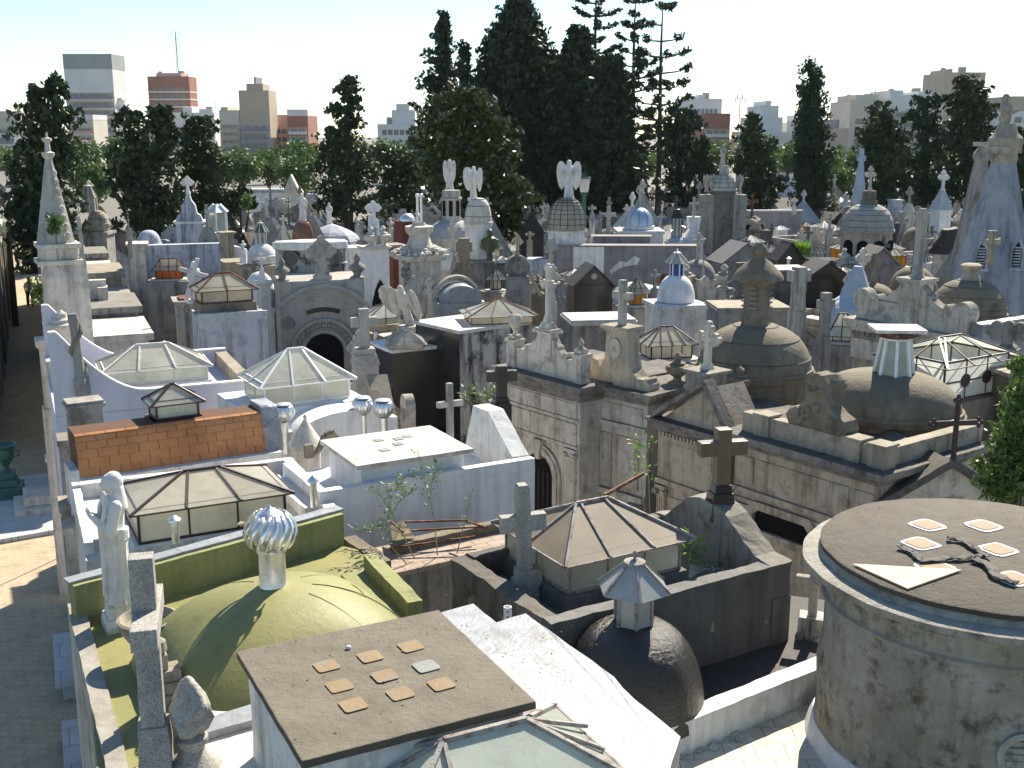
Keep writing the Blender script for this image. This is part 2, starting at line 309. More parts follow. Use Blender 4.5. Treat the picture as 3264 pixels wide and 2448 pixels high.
def skylight(parent,x,y,z,w,d,hw,hr,ov=.08,ridge=None,nx=3,ny=2,t=.03,fm='rustwhite',gm='glass',rm=None,rz=0,curb=0,cm='grey',name='skylight',nw=None,glazed=None,skip=()):
 ridge=max(0,w-d)if ridge is None else ridge;rm=rm or gm
 Mx=T(x,y,z,rz);f=MB(Mx);g=MB(Mx);gr=MB(Mx)
 if curb:
  c=MB(Mx);c.box(-w/2-.1,w/2+.1,-d/2-.1,d/2+.1,-curb,0,.03,.03)
  c.build('curb',M[cm],parent,bevel=.015)
 z0=.0;z1=hw;W=w/2;D=d/2;WO=W+ov;DO=D+ov;ze=z1-ov*hr/D*.9;zr=z1+hr;rl=ridge/2
 for sx in(-1,1):
  for sy in(-1,1):f.box(sx*W-t/2,sx*W+t/2,sy*D-t/2,sy*D+t/2,z0,z1)
 for sy in(-1,1):
  f.bar((-W,sy*D,z0+t/2),(W,sy*D,z0+t/2),t);f.bar((-W,sy*D,z1-t/2),(W,sy*D,z1-t/2),t)
  for i in range(1,nx):q=-W+w*i/nx;f.bar((q,sy*D,z0),(q,sy*D,z1),t*.7)
 for sx in(-1,1):
  f.bar((sx*W,-D,z0+t/2),(sx*W,D,z0+t/2),t);f.bar((sx*W,-D,z1-t/2),(sx*W,D,z1-t/2),t)
  for i in range(1,ny):q=-D+d*i/ny;f.bar((sx*W,q,z0),(sx*W,q,z1),t*.7)
 rt=.012
 for(a,b,c_,e)in(((-W,-D),(W,-D),0,0),((W,-D),(W,D),0,0),((W,D),(-W,D),0,0),((-W,D),(-W,-D),0,0)):
  g.add([(a[0],a[1],z0+.01),(b[0],b[1],z0+.01),(b[0],b[1],z1-.01),(a[0],a[1],z1-.01)],[(0,1,2,3)])
 E=[(-WO,-DO,ze),(WO,-DO,ze),(WO,DO,ze),(-WO,DO,ze)];A=(-rl,0,zr);B=(rl,0,zr)
 if rl<.01:B=A
 fr=[[E[0],E[1],B,A],[E[1],E[2],B],[E[2],E[3],A,B],[E[3],E[0],A]]
 for i,q in enumerate(fr):
  if i in skip:continue
  if A==B and len(q)==4:q=q[:3]
  gr.add(q,[tuple(range(len(q)))])
 up=t*.35
 for e,q in((E[0],A),(E[1],B),(E[2],B),(E[3],A)):f.bar((e[0],e[1],e[2]+up),(q[0],q[1],q[2]+up),t,t*.8)
 if rl>.01:f.bar((A[0],0,zr+up),(B[0],0,zr+up),t*1.1)
 for i in range(1,nx):
  q=-WO+2*WO*i/nx;xx=max(-rl,min(rl,q*rl/WO*2.2 if rl>.01 else 0));
  for sy in(-1,1):f.bar((q,sy*DO,ze+up),(xx,0,zr+up),t*.8,t*.7)
 for i in range(1,ny):
  q=-DO+2*DO*i/ny
  for sx,e in((-1,A),(1,B)):f.bar((sx*WO,q,ze+up),(e[0],0,zr+up),t*.8,t*.7)
 for i in range(4):f.bar(E[i],E[(i+1)%4],t*.5,t*.6)
 o=f.build(name,M[fm],parent);g.build('side_glass',M[gm],o);gr.build('roof_glass',M[rm],o)
 return o
def lantern(parent,x,y,z,r,h,hr,seg=6,gm='glasswhite',fm='rustwhite',rm=None,taper=1.,cap=True,ov=1.5,name='lantern',ph=.3):
 f=MB(T(x,y,z));g=MB(T(x,y,z));t=r*.1
 A=[(math.cos(2*math.pi*i/seg+ph),math.sin(2*math.pi*i/seg+ph))for i in range(seg)]
 for i in range(seg):
  a=A[i];b=A[(i+1)%seg];f.bar((a[0]*r,a[1]*r,0),(a[0]*r*taper,a[1]*r*taper,h),t*1.6)
  f.bar((a[0]*r,a[1]*r,.01),(b[0]*r,b[1]*r,.01),t);f.bar((a[0]*r*taper,a[1]*r*taper,h),(b[0]*r*taper,b[1]*r*taper,h),t)
  g.plate([(a[0]*r*.97,a[1]*r*.97,.01),(b[0]*r*.97,b[1]*r*.97,.01),(b[0]*r*.97*taper,b[1]*r*.97*taper,h-.01),(a[0]*r*.97*taper,a[1]*r*.97*taper,h-.01)],.006)
 ro=MB(T(x,y,z));ri=r*.42*taper
 if hr:
  for i in range(seg):
   a=A[i];b=A[(i+1)%seg];k=r*ov*taper
   ro.plate([(a[0]*k,a[1]*k,h-.02),(b[0]*k,b[1]*k,h-.02),(b[0]*ri,b[1]*ri,h+hr),(a[0]*ri,a[1]*ri,h+hr)],.01)
   f.bar((a[0]*k,a[1]*k,h-.01),(a[0]*ri,a[1]*ri,h+hr+.01),t*1.3)
  if cap:f.lathe([(ri*1.35,h+hr-.005),(ri*1.35,h+hr+r*.1),(ri*.5,h+hr+r*.2),(.05*r,h+hr+r*.25),(.16*r,h+hr+r*.42),(.13*r,h+hr+r*.55),(.01,h+hr+r*.68)],(0,0,0),14)
 o=f.build(name,M[fm],parent);g.build('lantern_glass',M[gm],o)
 if hr:ro.build('lantern_roof',M[rm or gm],o)
 return o
def mdome(m,x,y,z,r,h,seg=28,p=1.,top=0.,rings=10,sx=1,sy=1,lip=0):
 pr=[]
 if lip:pr+=[(r+lip,-.02),(r+lip,.05),(r,.06)]
 for i in range(rings+1):
  a=math.pi/2*i/rings;rr=r*math.cos(a)**p;pr.append((max(rr,top,.005),h*math.sin(a)+(.061 if lip and i==0 else 0)))
  if rr<top:break
 m.lathe(pr,(x,y,z),seg,sx,sy)
def figure(m,h,wings=False,arms='pray',seed=1,lean=0,wspread=.35,kneel=0):
 """robed stone figure, feet at the origin, facing -Y"""
 rs=random.Random(seed);ph=rs.random()*6
 def fold(a,z):return 1+.13*math.sin(9*a+ph+z*2/h)*max(0,1-z/(h*.8))+.03*math.sin(17*a+z*9/h)
 k=.75 if kneel else 1.
 pr=[(.125,0),(.14,.02),(.125,.12),(.11,.28),(.108,.42),(.115,.5),(.088,.6),(.1,.7),(.112,.77),(.095,.82),(.05,.855),(.044,.88)]
 m.lathe([(r*h,z*h*k)for r,z in pr],(0,0,0),30,1.0,.72,wob=fold)
 hz_=h*k;m.ell((0,-.01*h,hz_*.935+(.02*h if kneel else 0)),.058*h,.068*h,.078*h,14,10)
 m.ell((0,-.075*h,hz_*.93+(.02*h if kneel else 0)),.012*h,.018*h,.02*h,6,5)
 m.ell((0,.012*h,hz_*.94+(.02*h if kneel else 0)),.07*h,.072*h,.085*h,14,8)
 m.lathe([(.1*h,hz_*.74),(.085*h,hz_*.82),(.07*h,hz_*.9),(.05*h,hz_*.95)],(0,.03*h,0),16,1.05,.75)
 sh=hz_*.79
 for sx in(-1,1):
  S=Vector((sx*.115*h,0,sh))
  if arms=='pray':E_=Vector((sx*.13*h,-.05*h,sh-.19*h));H_=Vector((sx*.018*h,-.17*h,sh-.07*h))
  elif arms=='down':E_=Vector((sx*.16*h,-.02*h,sh-.18*h));H_=Vector((sx*.13*h,-.1*h,sh-.32*h))
  elif arms=='open':E_=Vector((sx*.2*h,-.06*h,sh-.14*h));H_=Vector((sx*.27*h,-.16*h,sh-.08*h))
  elif arms=='up':E_=Vector((sx*.17*h,-.04*h,sh-(.14*h if sx>0 else-.02*h)));H_=Vector((sx*.12*h,-.1*h,sh+(.18*h if sx<0 else-.24*h)))
  else:E_=Vector((sx*.14*h,-.05*h,sh-.18*h));H_=Vector((-sx*.04*h,-.13*h,sh-.15*h))
  m.tube(S,E_,.045*h,.04*h,10);m.ell(E_,.04*h,.04*h,.04*h,8,6);m.tube(E_,H_,.042*h,.02*h,10);m.ell(S,.048*h,.045*h,.045*h,8,6)
  dr=(H_-E_).normalized();up=Vector((0,-.3,1))if arms=='pray' else dr
  m.ell(H_+up*.012*h,.011*h,.02*h,.028*h,8,6)
  for q in range(4):m.tube(H_+up*.02*h+Vector((0,(q-1.5)*.009*h,0)),H_+up*(.058-.004*abs(q-1))*h+Vector((0,(q-1.5)*.009*h,0)),.006*h,.004*h,5)
  m.tube(H_,H_+up*.03*h+Vector((0,.02*h,0)),.007*h,.005*h,5)
 for i in range(5):
  zz=hz_*(.5+.022*i);pts=[]
  for q in range(15):a=2*math.pi*q/14;pts.append((.118*h*math.cos(a),.085*h*math.sin(a),zz+.02*h*math.sin(a+1+i*.3)))
  m.path(pts,.012*h,6)
 for sx in(-1,1):m.path([(sx*.06*h,-.05*h,hz_*.86),(sx*.1*h,-.085*h,hz_*.74),(sx*.06*h,-.1*h,hz_*.6),(-sx*.02*h,-.1*h,hz_*.3),(-sx*.05*h,-.11*h,hz_*.05)],[.012*h,.018*h,.02*h,.02*h,.012*h],6)
 if wings:
  for sx in(-1,1):
   for(k2,n)in((1.,9),):
    pts=[]
    for(a,b)in((.02,.62),(.1,.86),(.2,.98),(.3,.97),(.36,.85),(.37,.65),(.34,.45),(.28,.28),(.2,.2),(.13,.32),(.06,.48)):
     pts.append((sx*a*h*wspread/.35,b*h))
    m.M=m.M@Matrix.Translation((0,.075*h,0))@Matrix.Rotation(sx*-.25,4,'Z');m.ext(pts,0,.035*h)
    for q in range(6):
     a0=.08+q*.05
     m.tube((sx*a0*h*wspread/.35,.0,(.9-.01*q)*h*(.93 if q<1 else .96)),(sx*(a0*.6+.08+q*.012)*h*wspread/.35,-.004*h,(.3+q*.02)*h),.014*h,.008*h,5)
    m.M=m.M@(Matrix.Translation((0,.075*h,0))@Matrix.Rotation(sx*-.25,4,'Z')).inverted()
def statue(name,label,loc,h,rz=0,mat='marbleclean',wings=False,arms='pray',ped=None,group=None,seed=1,wspread=.35,kneel=0,vox=None,tilt=0,cat='statue'):
 t=thing(name,label,cat,loc,rz,group)
 m=MB(T(0,0,0,0,tilt));figure(m,h,wings,arms,seed,0,wspread,kneel)
 o=m.build('figure',M[mat],t,smooth=True);r=o.modifiers.new('fuse','REMESH');r.mode='VOXEL';r.voxel_size=vox or h/90;r.use_smooth_shade=True
 if ped:
  p=MB()
  for(w_,hh,z_)in ped:p.cb(0,0,z_,w_,w_,hh,.01,.01)
  p.build('plinth',M[mat],t,bevel=.01)
 return t
def vent(parent,x,y,z,h=.3,r=.05,mat='tin',name='vent_pipe'):
 m=MB(T(x,y,z));m.lathe([(r,0),(r,h*.75),(r*.9,h*.75),(r*.9,h*.8),(r*1.7,h*.8),(r*1.6,h*.86),(.01,h)],seg=14)
 return m.build(name,M[mat],parent,smooth=True)
M['bluegrey']=stone('blue_grey_dome',(.36,.37,.4),(.3,.31,.34),(.12,.12,.13),.4,.4,(.34,.34,.34),.4,bump=.3)
M['tinblue']=stone('silver_blue_sheet',(.5,.6,.7),(.42,.52,.64),(.2,.22,.26),.25,.3,rough=.35,metal=.4,bump=.4,spec=.5)
M['brglass']=glassm('brown_glass_panes',(.34,.16,.09),.3)
M['towerwall']=stone('tower_bluish_cement',(.38,.4,.44),(.3,.32,.36),(.12,.13,.14),.45,.8,bump=.3,sc_=.6)
M['scaled']=stone('scale_stone',(.42,.41,.37),(.33,.32,.28),(.12,.11,.09),.5,.3,(.38,.37,.33),.4,bump=.6,sc_=2.5)
M['scalew']=stone('green_white_cupola',(.5,.52,.47),(.38,.41,.37),(.1,.12,.1),.6,.4,bump=.5)
M['greyfelt']=stone('grey_felt',(.2,.2,.21),(.17,.17,.18),(.08,.08,.08),.3,0,bump=.3)
M['dark2']=stone('shaded_grey_wall',(.13,.13,.13),(.095,.095,.098),(.03,.03,.03),.4,.5,(.22,.215,.2),.6,bump=.6)  # grey wall with its shade put into the dark base colour
M['brgran2']=stone('grey_black_granite',(.1,.085,.07),(.07,.06,.05),(.015,.015,.015),.3,.3,(.3,.27,.22),.6,rough=.4,bump=.1)
#  SETTING
gm_=MB();gm_.add([(-700,-60,0),(700,-60,0),(700,1500,0),(-700,1500,0)],[(0,1,2,3)])
M['ground']=stone('cemetery_ground',(.2,.185,.165),(.16,.15,.135),(.08,.075,.07),.4,0,bump=.3)
kind(gm_.build('ground',M['ground']))
WA=math.atan2(68.62-18.67,-29.33+8.45)
wd_=Vector((math.cos(WA),math.sin(WA),0));wn_=Vector((wd_.y,-wd_.x,0))
M['paver']=stone('walkway_tile',(.52,.43,.3),(.45,.37,.26),(.16,.13,.1),.35,0,joints=(.2,.2,.003,1),bump=.2)
w0=G(0,178,1290,0)
m=MB(T(w0.x,w0.y,0,WA-math.pi/2));m.add([(-6.5,-14,.004),(0.0,-14,.004),(0.0,160,.004),(-6.5,160,.004)],[(0,1,2,3)])
kind(m.build('walkway',M['paver']))
#  NEAR TOMBS
A=G(12,445,895,6.2);B=G(12,1718,570,6.2);C=G(12,135,290,6.2)
c,rz,W_,D_=frame(A,B,C)
slabt=thing('mausoleum','white mausoleum under a lichen-grey concrete slab set with nine amber glass tiles','mausoleum',c,rz)
Lm=T(c.x,c.y,0,rz).inverted()
def L(p):return Lm@p
m=MB();w2,d2=W_/2,D_/2;SW,SD=w2,d2;m.box(-w2,w2,-d2,d2,6.14,6.2);s_=m.build('roof_slab',M['slab'],slabt,bevel=.008,rough=.006,cell=.12)
m=MB();m.box(-w2+.07,w2-.07,-d2+.07,d2-.07,5.3,6.139);m.build('upper_wall',M['white'],slabt,rough=.012,cell=.2)
pts=[L(G(12,x,y,5.6))for(x,y)in((1100,130),(1215,82),(1380,40),(1500,145),(1660,95),(1815,205),(2140,440),(2250,560),(2500,760),(2300,1400),(300,1400))]
m=MB();m.prism([(p.x,p.y)for p in pts],4.9,5.6);m.build('roof_deck',M['silver'],slabt,rough=.014,cell=.2)
pts=[L(G(8,x,y,5.35))for(x,y)in((1085,1125),(1560,995),(1780,900),(1900,1900),(1180,1900))]
m=MB();m.prism([(p.x,p.y)for p in pts],4.9,5.35);m.build('side_roof',M['rose'],slabt,rough=.016,cell=.2)
pts=[L(G(8,x,y,5.35))for(x,y)in((1270,1405),(1620,1290),(1650,1385),(1290,1490))]
m=MB();m.prism([(p.x,p.y)for p in pts],5.352,5.42);m.build('roof_step',M['silver'],slabt,rough=.01,cell=.15)
m=MB();m.box(-w2+.05,w2+.3,-d2-.9,d2-.1,0,4.89);m.box(-w2-.75,-w2+.04,-d2-.6,d2+.1,0,4.888);m.build('body',M['white'],slabt)
E1=G(12,1215,805,6.1);E2=G(12,1660,690,6.1);mid=(E1+E2)/2;sa=math.atan2(E2.y-E1.y,E2.x-E1.x)
rdl=(E2-E1).length
skt=thing('mausoleum','white tomb at the bottom edge with a wide glass skylight and flaking bars','mausoleum',(mid.x,mid.y,0),sa)
skylight(skt,0,0,5.62,rdl+.95,.98,.24,.26,.05,rdl,1,1,.034,'rustwhite','glasspale')
m=MB();m.box(-.9,.9,-.95,.56,0,5.6);m.build('body',M['silver'],skt)
m=MB();pass
for(s1,dx,dy)in((1,.55,.12),(1,.5,-.2),(-1,.5,.12),(-1,.1,-.55)):
 m=MB();m.bar((s1*rdl/2,0,6.13),(s1*(rdl/2+dx),dy,5.88),.028);m.build('rib',M['rustwhite'],skt)
pts=[G(0,x,y,4.2)for(x,y)in((1300,1680),(1395,1590),(1440,1560),(1800,1420),(2300,1500),(2300,1900),(1300,1900))]
te=thing('tomb_terrace','cream tiled roof terrace beside the big stone drum, littered with broken glass','roof terrace',(pts[0].x,pts[0].y,0))
m=MB(T(-pts[0].x,-pts[0].y,0));m.prism([(p.x,p.y)for p in pts],3.2,4.2);m.build('floor',M['cream'],te)
a=G(0,1425,1583,4.55);b=G(0,1800,1432,4.55)
m=MB(T(-pts[0].x,-pts[0].y,0));u=(b-a).normalized();v=Vector((-u.y,u.x,0));a=a-u*.1
for k_ in range(1):m.prism([tuple((a)[:2]),tuple((b)[:2]),tuple((b+v*.2)[:2]),tuple((a+v*.2)[:2])],3.2,4.55)
m.build('parapet',M['white'],te,rough=.012,cell=.15)
rs=random.Random(3)
for i in range(26):
 gx=rs.uniform(1430,1620);gy=1600+(1560-gx)*.12+rs.uniform(-38,34)
 p=G(0,gx,gy,4.205);s=rs.uniform(.04,.09);n_=rs.choice((3,4,4,5));a0=rs.random()*6
 pl=[(s*rs.uniform(.6,1.3)*math.cos(a0+2*math.pi*k_/n_),s*rs.uniform(.6,1.3)*math.sin(a0+2*math.pi*k_/n_))for k_ in range(n_)]
 q=MB(T(0,0,.012,0,rs.uniform(-.3,.3),rs.uniform(-.3,.3)));q.prism(pl,0,.008)
 o=q.build('glass_shard',M['glasspale' if i%3 else 'cream']);o.location=p;tag(o,'broken roof glass shards scattered on the cream terrace left of the stone drum','glass shard','shards of broken roof glass on the cream terrace')
DC=Vector((4.42,9.85,0));DR=1.5
dr=thing('drum_tomb','massive mossy round stone drum with a dark flat lid, at the right bottom corner','mausoleum',DC)
def wb(a,z):return 1+.004*math.sin(7*a+3*z)+.003*math.sin(19*a)
m=MB();m.lathe([(.02,6.14),(DR-.06,6.14),(DR,6.15),(DR,6.19),(DR-.02,6.2),(.02,6.2)],seg=96,wob=wb);m.build('lid',M['drumtop'],dr,smooth=True)
m=MB();m.lathe([(DR-.12,5.98),(DR+.02,5.98),(DR+.16,6.0),(DR+.16,6.06),(DR+.1,6.08),(DR+.02,6.09),(DR-.02,6.139),(.1,6.139)],seg=96,wob=wb);m.build('cornice',M['drum'],dr,smooth=True)
m=MB();m.lathe([(DR-.04,4.0),(DR-.05,4.6),(DR-.03,4.9),(DR-.07,5.2),(DR-.07,5.66),(DR-.04,5.67),(DR-.03,5.7),(DR-.06,5.72),(DR-.06,5.9),(DR+.04,5.94),(DR+.06,5.979),(.1,5.979)],seg=96,wob=wb);m.build('drum_wall',M['drum'],dr,smooth=True)
m=MB();m.lathe([(DR+.2,3.6),(DR+.1,4.05),(DR+.02,4.25),(DR-.03,4.36),(DR-.1,4.37)],seg=64,wob=wb);m.build('base_collar',M['whiteclean'],dr,smooth=True)
M['gtile_a']=stone('amber_glass_tile',(.3,.21,.11),(.25,.18,.1),(.2,.2,.19),.8,0,rough=.6,bump=.3,spec=.2,sc_=3)
M['gtile_g']=stone('grey_glass_tile',(.3,.31,.3),(.24,.25,.24),(.2,.2,.19),.5,0,rough=.6,bump=.3,spec=.2,sc_=3)
for(x,y,am)in((580,383,1),(817,332,1),(1037,277,1),(650,492,.5),(895,437,.4),(1120,385,0),(725,595,.7),(980,533,.6),(1203,482,.6)):
 p=L(G(12,x,y,6.2));q=MB(T(p.x,p.y,6.2,R(3)));s=.083;pts=[]
 for(ax,ay)in((1,1),(-1,1),(-1,-1),(1,-1)):
  for k_ in range(4):a=math.atan2(ay,ax)-R(45)+R(30*k_);pts.append((ax*(s-.025)+.025*math.cos(a),ay*(s-.025)+.025*math.sin(a)))
 q.prism(pts,.0035,.010);q.build('glass_tile',M['gtile_a']if am>.3 else M['gtile_g'],s_)
for(x,y)in((1000,543),(1258,545),(968,628),(1325,655),(1035,735),(1400,790)):
 p=G(11,x,y,6.2)-DC;q=MB(T(p.x,p.y,6.2,R(28)));s=.115
 q2=MB(T(p.x,p.y,6.2,R(28)));pts=[];pt2=[]
 for(ax,ay)in((1,1),(-1,1),(-1,-1),(1,-1)):
  for k_ in range(3):a=math.atan2(ay,ax)-R(45)+R(45*k_);pts.append((ax*(s-.05)+.05*math.cos(a),ay*(s-.05)+.05*math.sin(a)));pt2.append((ax*(s+.022-.05)+.06*math.cos(a)+rs.uniform(-.008,.008),ay*(s+.022-.05)+.06*math.sin(a)+rs.uniform(-.008,.008)))
 q2.prism(pt2,.002,.008);o=q2.build('sealant_ring',M['whiteclean'],dr);q.prism(pts,.0085,.014);q.build('glass_tile',M['gtile_a'],o)
pts=[G(11,x,y,6.22)for(x,y)in((655,718),(1160,745),(910,832))];c0=sum(pts,Vector())/3
q=MB(T(-c0.x,-c0.y,-6.215));q.plate(pts,.01);o=q.build('glass_sheet',M['glasswarm']);o.location=(c0.x,c0.y,6.217);tag(o,'triangular sheet of frosted glass lying at the edge of the drum lid','glass pane')
fl=[G(11,x,y,6.235)for(x,y)in((870,632),(940,665),(975,705),(1090,690),(1200,685),(1270,680),(1215,640),(1160,605),(1090,598))]
q=MB(T(-fl[4].x,-fl[4].y,-6.2))
def strip(q,pp,w,seed):
 r_=random.Random(seed);fine=[]
 for i in range(len(pp)-1):
  for k_ in range(6):fine.append(pp[i].lerp(pp[i+1],k_/6))
 fine.append(pp[-1]);vs=[];n=len(fine);K=5
 for i,p in enumerate(fine):
  d_=(fine[min(i+1,n-1)]-fine[max(i-1,0)]).normalized();s_2=Vector((-d_.y,d_.x,0));ww=w*r_.uniform(.8,1.15)
  for k_ in range(K):vs.append(p+s_2*ww*(k_/(K-1)-.5)+Vector((0,0,.008*math.sin(k_*2.4+i*1.3)+r_.uniform(0,.012)-.008)))
 q.add(vs,[(i*K+j,(i+1)*K+j,(i+1)*K+j+1,i*K+j+1)for i in range(n-1)for j in range(K-1)])
strip(q,fl,.075,1);strip(q,[G(11,x,y,6.24)for(x,y)in((1215,690),(1285,720),(1320,770),(1410,805))],.1,2)
o=q.build('felt_strip',M['darkroof'],smooth=True);o.location=(fl[4].x,fl[4].y,6.2);s2=o.modifiers.new('t','SOLIDIFY');s2.thickness=.006
tag(o,'torn black strip of roofing felt crumpled on top of the stone drum','roofing felt')
vp=Vector((math.cos(R(-97))*(DR-.055),math.sin(R(-97))*(DR-.055),4.93))
q=MB(T(vp.x,vp.y,vp.z,R(-97)+math.pi/2));q.M=q.M@Matrix.Rotation(R(90),4,'X')
q.lathe([(.16,-.03),(.22,-.03),(.22,.03),(.19,.045),(.16,.03),(.155,-.02)],seg=40)
for k_ in range(5):
 yy=-.12+.06*k_;hw_=math.sqrt(max(0,.158**2-yy*yy));q.add([(-hw_,yy-.022,-.01),(hw_,yy-.022,-.01),(hw_,yy+.022,.03),(-hw_,yy+.022,.03),(-hw_,yy-.022,-.02),(hw_,yy-.022,-.02),(hw_,yy+.022,.02),(-hw_,yy+.022,.02)],[(0,1,2,3),(7,6,5,4),(0,4,5,1),(2,6,7,3),(1,5,6,2),(0,3,7,4)])
q.build('round_vent',M['pale'],dr)
A=G(0,175,1290,5.2);Bm=G(8,1150,1090,5.2);Cc=G(0,745,1108,5.2)
gA=G(0,355,1385,5.1);c,rz,W_,D_=frame(G(0,200,1330,5.1),G(0,880,1150,5.1),G(0,150,1180,5.1))
gd=thing('domed_tomb','tomb with a moss-green sheeted dome carrying a shiny turbine ventilator','mausoleum',(-2.25,10.35,0),R(30))
Lg=T(-2.25,10.35,0,R(30)).inverted()
deck=[Lg@G(r_,x,y,5.1)for(r_,x,y)in((0,178,1293),(0,330,1235),(0,745,1180),(9,950,950),(9,1240,1230),(9,1250,1400),(0,620,1560),(0,285,1659),(0,300,1900),(0,230,1900))]
m=MB();m.prism([(p.x,p.y)for p in deck],4.6,5.1);m.build('roof_deck',M['green'],gd,rough=.012,cell=.2)
hx=[(p.x,p.y)for p in deck];m=MB();m.prism([(x*.93+(-.02),y*.93)for x,y in hx],0,4.6);m.build('body',M['greywall'],gd)
dc=Lg@G(0,590,1290,5.75);
def gw(a,z):return 1+.006*math.sin(5*a+9*z)+.004*math.sin(23*a+3*z)
m=MB(T(0,0,0));R0=1.22
prof=[]
for i in range(15):a=math.pi/2*i/14;prof.append((max(.01,R0*math.cos(a)**.92),.0+.8*math.sin(a)**1.25))
seg=72;vs=[];k=len(prof)
for i in range(seg):
 a=2*math.pi*i/seg
 for j,(r_,z_)in enumerate(prof):
  e=1+.22*(abs(math.sin(2*(a)))**2)*(1-j/(k-1));vs.append((r_*e*math.cos(a)*gw(a,z_),r_*e*math.sin(a),z_))
cdx,cdy=dc.x+.02,dc.y-.12
m.M=T(cdx,cdy,5.1,0);m.add(vs,[(i*k+j,((i+1)%seg)*k+j,((i+1)%seg)*k+j+1,i*k+j+1)for i in range(seg)for j in range(k-1)]+[tuple(i*k+k-1 for i in range(seg))])
gdome=m.build('dome',M['green'],gd,smooth=True)
m=MB(T(cdx,cdy,5.1))
for(a0,j0)in((R(-60),0),(R(20),0),(R(110),0),(R(200),0),(R(-20),0)):
 m=MB(T(cdx,cdy,5.1));m.path([(prof[j][0]*math.cos(a0+.2*j/14)*(1+.22*abs(math.sin(2*a0))**2*(1-j/14)),prof[j][0]*math.sin(a0+.2*j/14)*(1+.22*abs(math.sin(2*a0))**2*(1-j/14)),prof[j][1]+.002)for j in range(0,13)],.006,6);m.build('seam',M['green'],gdome,smooth=True)
m=MB(T(cdx,cdy,5.1));j=8;m.path([(prof[j][0]*1.01*math.cos(q*.1),prof[j][0]*1.01*math.sin(q*.1),prof[j][1]+.004)for q in range(-25,8)],.005,5)
m.build('seam',M['green'],gdome,smooth=True)
tb=thing('turbine_vent','shiny ribbed metal turbine ventilator standing on the green dome','ventilator',G(0,590,1262,5.9))
m=MB();m.lathe([(.14,-.03),(.125,0),(.12,.3),(.135,.33),(.135,.36),(.1,.37)],seg=32);m.build('flue',M['tin'],tb,smooth=True)
m=MB();m.lathe([(.1,.37),(.16,.42),(.19,.5),(.185,.58),(.13,.67),(.1,.7),(.03,.74),(.02,.745),(.005,.77)],seg=40);m.build('turbine_head',M['tin'],tb,smooth=True)
m=MB();nv=15
for i in range(nv):
 a=2*math.pi*i/nv;vs=[]
 for j in range(9):
  tt=j/8;rr=.09+.15*math.sin(math.pi*(.14+.8*tt))**.7;zz=.37+.33*tt;aa=a+.6*tt
  vs+=[(rr*math.cos(aa),rr*math.sin(aa),zz),((rr+.012)*math.cos(aa+.21),(rr+.012)*math.sin(aa+.21),zz)]
 m.add(vs,[(2*j,2*j+1,2*j+3,2*j+2)for j in range(8)])
o=m.build('vanes',M['steel'],tb,smooth=True);o.modifiers.new('t','SOLIDIFY').thickness=.004
def wall(parent,Li,a,b,z0,z1,th,mat,name='parapet',rough=.012,off=0,topw=0,cell=.18):
 a=Li@a;b=Li@b;u=b-a;u.z=0;ln=u.length;an=math.atan2(u.y,u.x)
 m=MB(T(a.x,a.y,0,an));m.box(0,ln,0+off,th+off,z0,z1);return m.build(name,M[mat],parent,rough=rough,cell=cell)
wall(gd,Lg,G(0,160,1268,5.5),G(0,742,1110,5.5),4.5,5.5,.14,'greenwall','back_parapet')
wall(gd,Lg,G(0,150,1265,5.5),G(0,742,1104,5.5),5.502,5.53,.17,'silver','parapet_cap')
a,b=G(0,180,1300,5.15),G(0,285,1680,5.15);wall(gd,Lg,b,a,0,5.16,.16,'pale','side_parapet')
for(q1,q2,z_)in(((9,950,975),(9,1245,1290),5.28),):wall(gd,Lg,G(*q2,z_),G(*q1,z_),4.7,z_,.16,'greenwall','parapet',off=-.16)
wall(gd,Lg,G(9,1170,1400,5.25),G(9,840,1075,5.25),5.05,5.22,.14,'green','kerb',off=-.07)
cx0=G(0,338,1640,5.45)
gc=thing('granite_cross','tall speckled granite cross on a rough base beside the green roof','cross',(cx0.x,cx0.y,0),R(-68))
gc.rotation_euler.z=R(14)
zt=ZAT(0,305,1200,cx0.y)
m=MB();t_=.17
m.box(-t_/2,t_/2,-.075,.075,5.5,zt);zarm=ZAT(0,340,1330,cx0.y)
zarm+=.07;m.box(-.075,.105,-.42,.42,zarm-.16,zarm)
m.build('cross',M['granite'],gc,bevel=.008)
m=MB();m.box(-.13,.13,-.13,.13,5.2,5.75,.03,.03);m.box(-.2,.2,-.2,.2,4.9,5.3,.03,.03);m.build('base',M['granite'],gc,rough=.02,cell=.06)
m=MB();m.box(-.3,.3,-.5,.6,0,5.0);m.box(-.22,.22,-.4,.3,5.0,5.18);m.build('pedestal',M['pale'],gc,bevel=.01)
sb_=thing('stone_plinth','stepped stone block behind the foot of the granite cross','plinth',G(0,358,1500,5.3),R(26))
m=MB();m.cb(0,0,-.35,.42,.3,.4);m.cb(0,0,.05,.34,.24,.1);m.cb(0,0,.15,.26,.2,.1);m.cb(-.04,0,.25,.14,.14,.14);m.build('steps',M['brownpale'],sb_,bevel=.01,)
m=MB();m.lathe([(.05,.39),(.08,.42),(.07,.5),(.02,.54)],(-.04,0,0));m.build('knob',M['brownpale'],sb_,smooth=True)
bp=G(0,322,1375,5.35);bo=thing('stone_bowl','shallow round stone bowl half hidden behind the granite cross','bowl',bp)
m=MB();m.lathe([(.08,-.3),(.1,-.12),(.2,0),(.27,.12),(.28,.19),(.25,.2),(.22,.12),(.02,.06)],seg=36);m.build('bowl',M['brownpale'],bo,smooth=True)
fp=G(0,418,1650,5.35)
ff=thing('flame_finial','carved stone flame finial on a round urn in front of the granite cross','finial',(fp.x,fp.y,0))
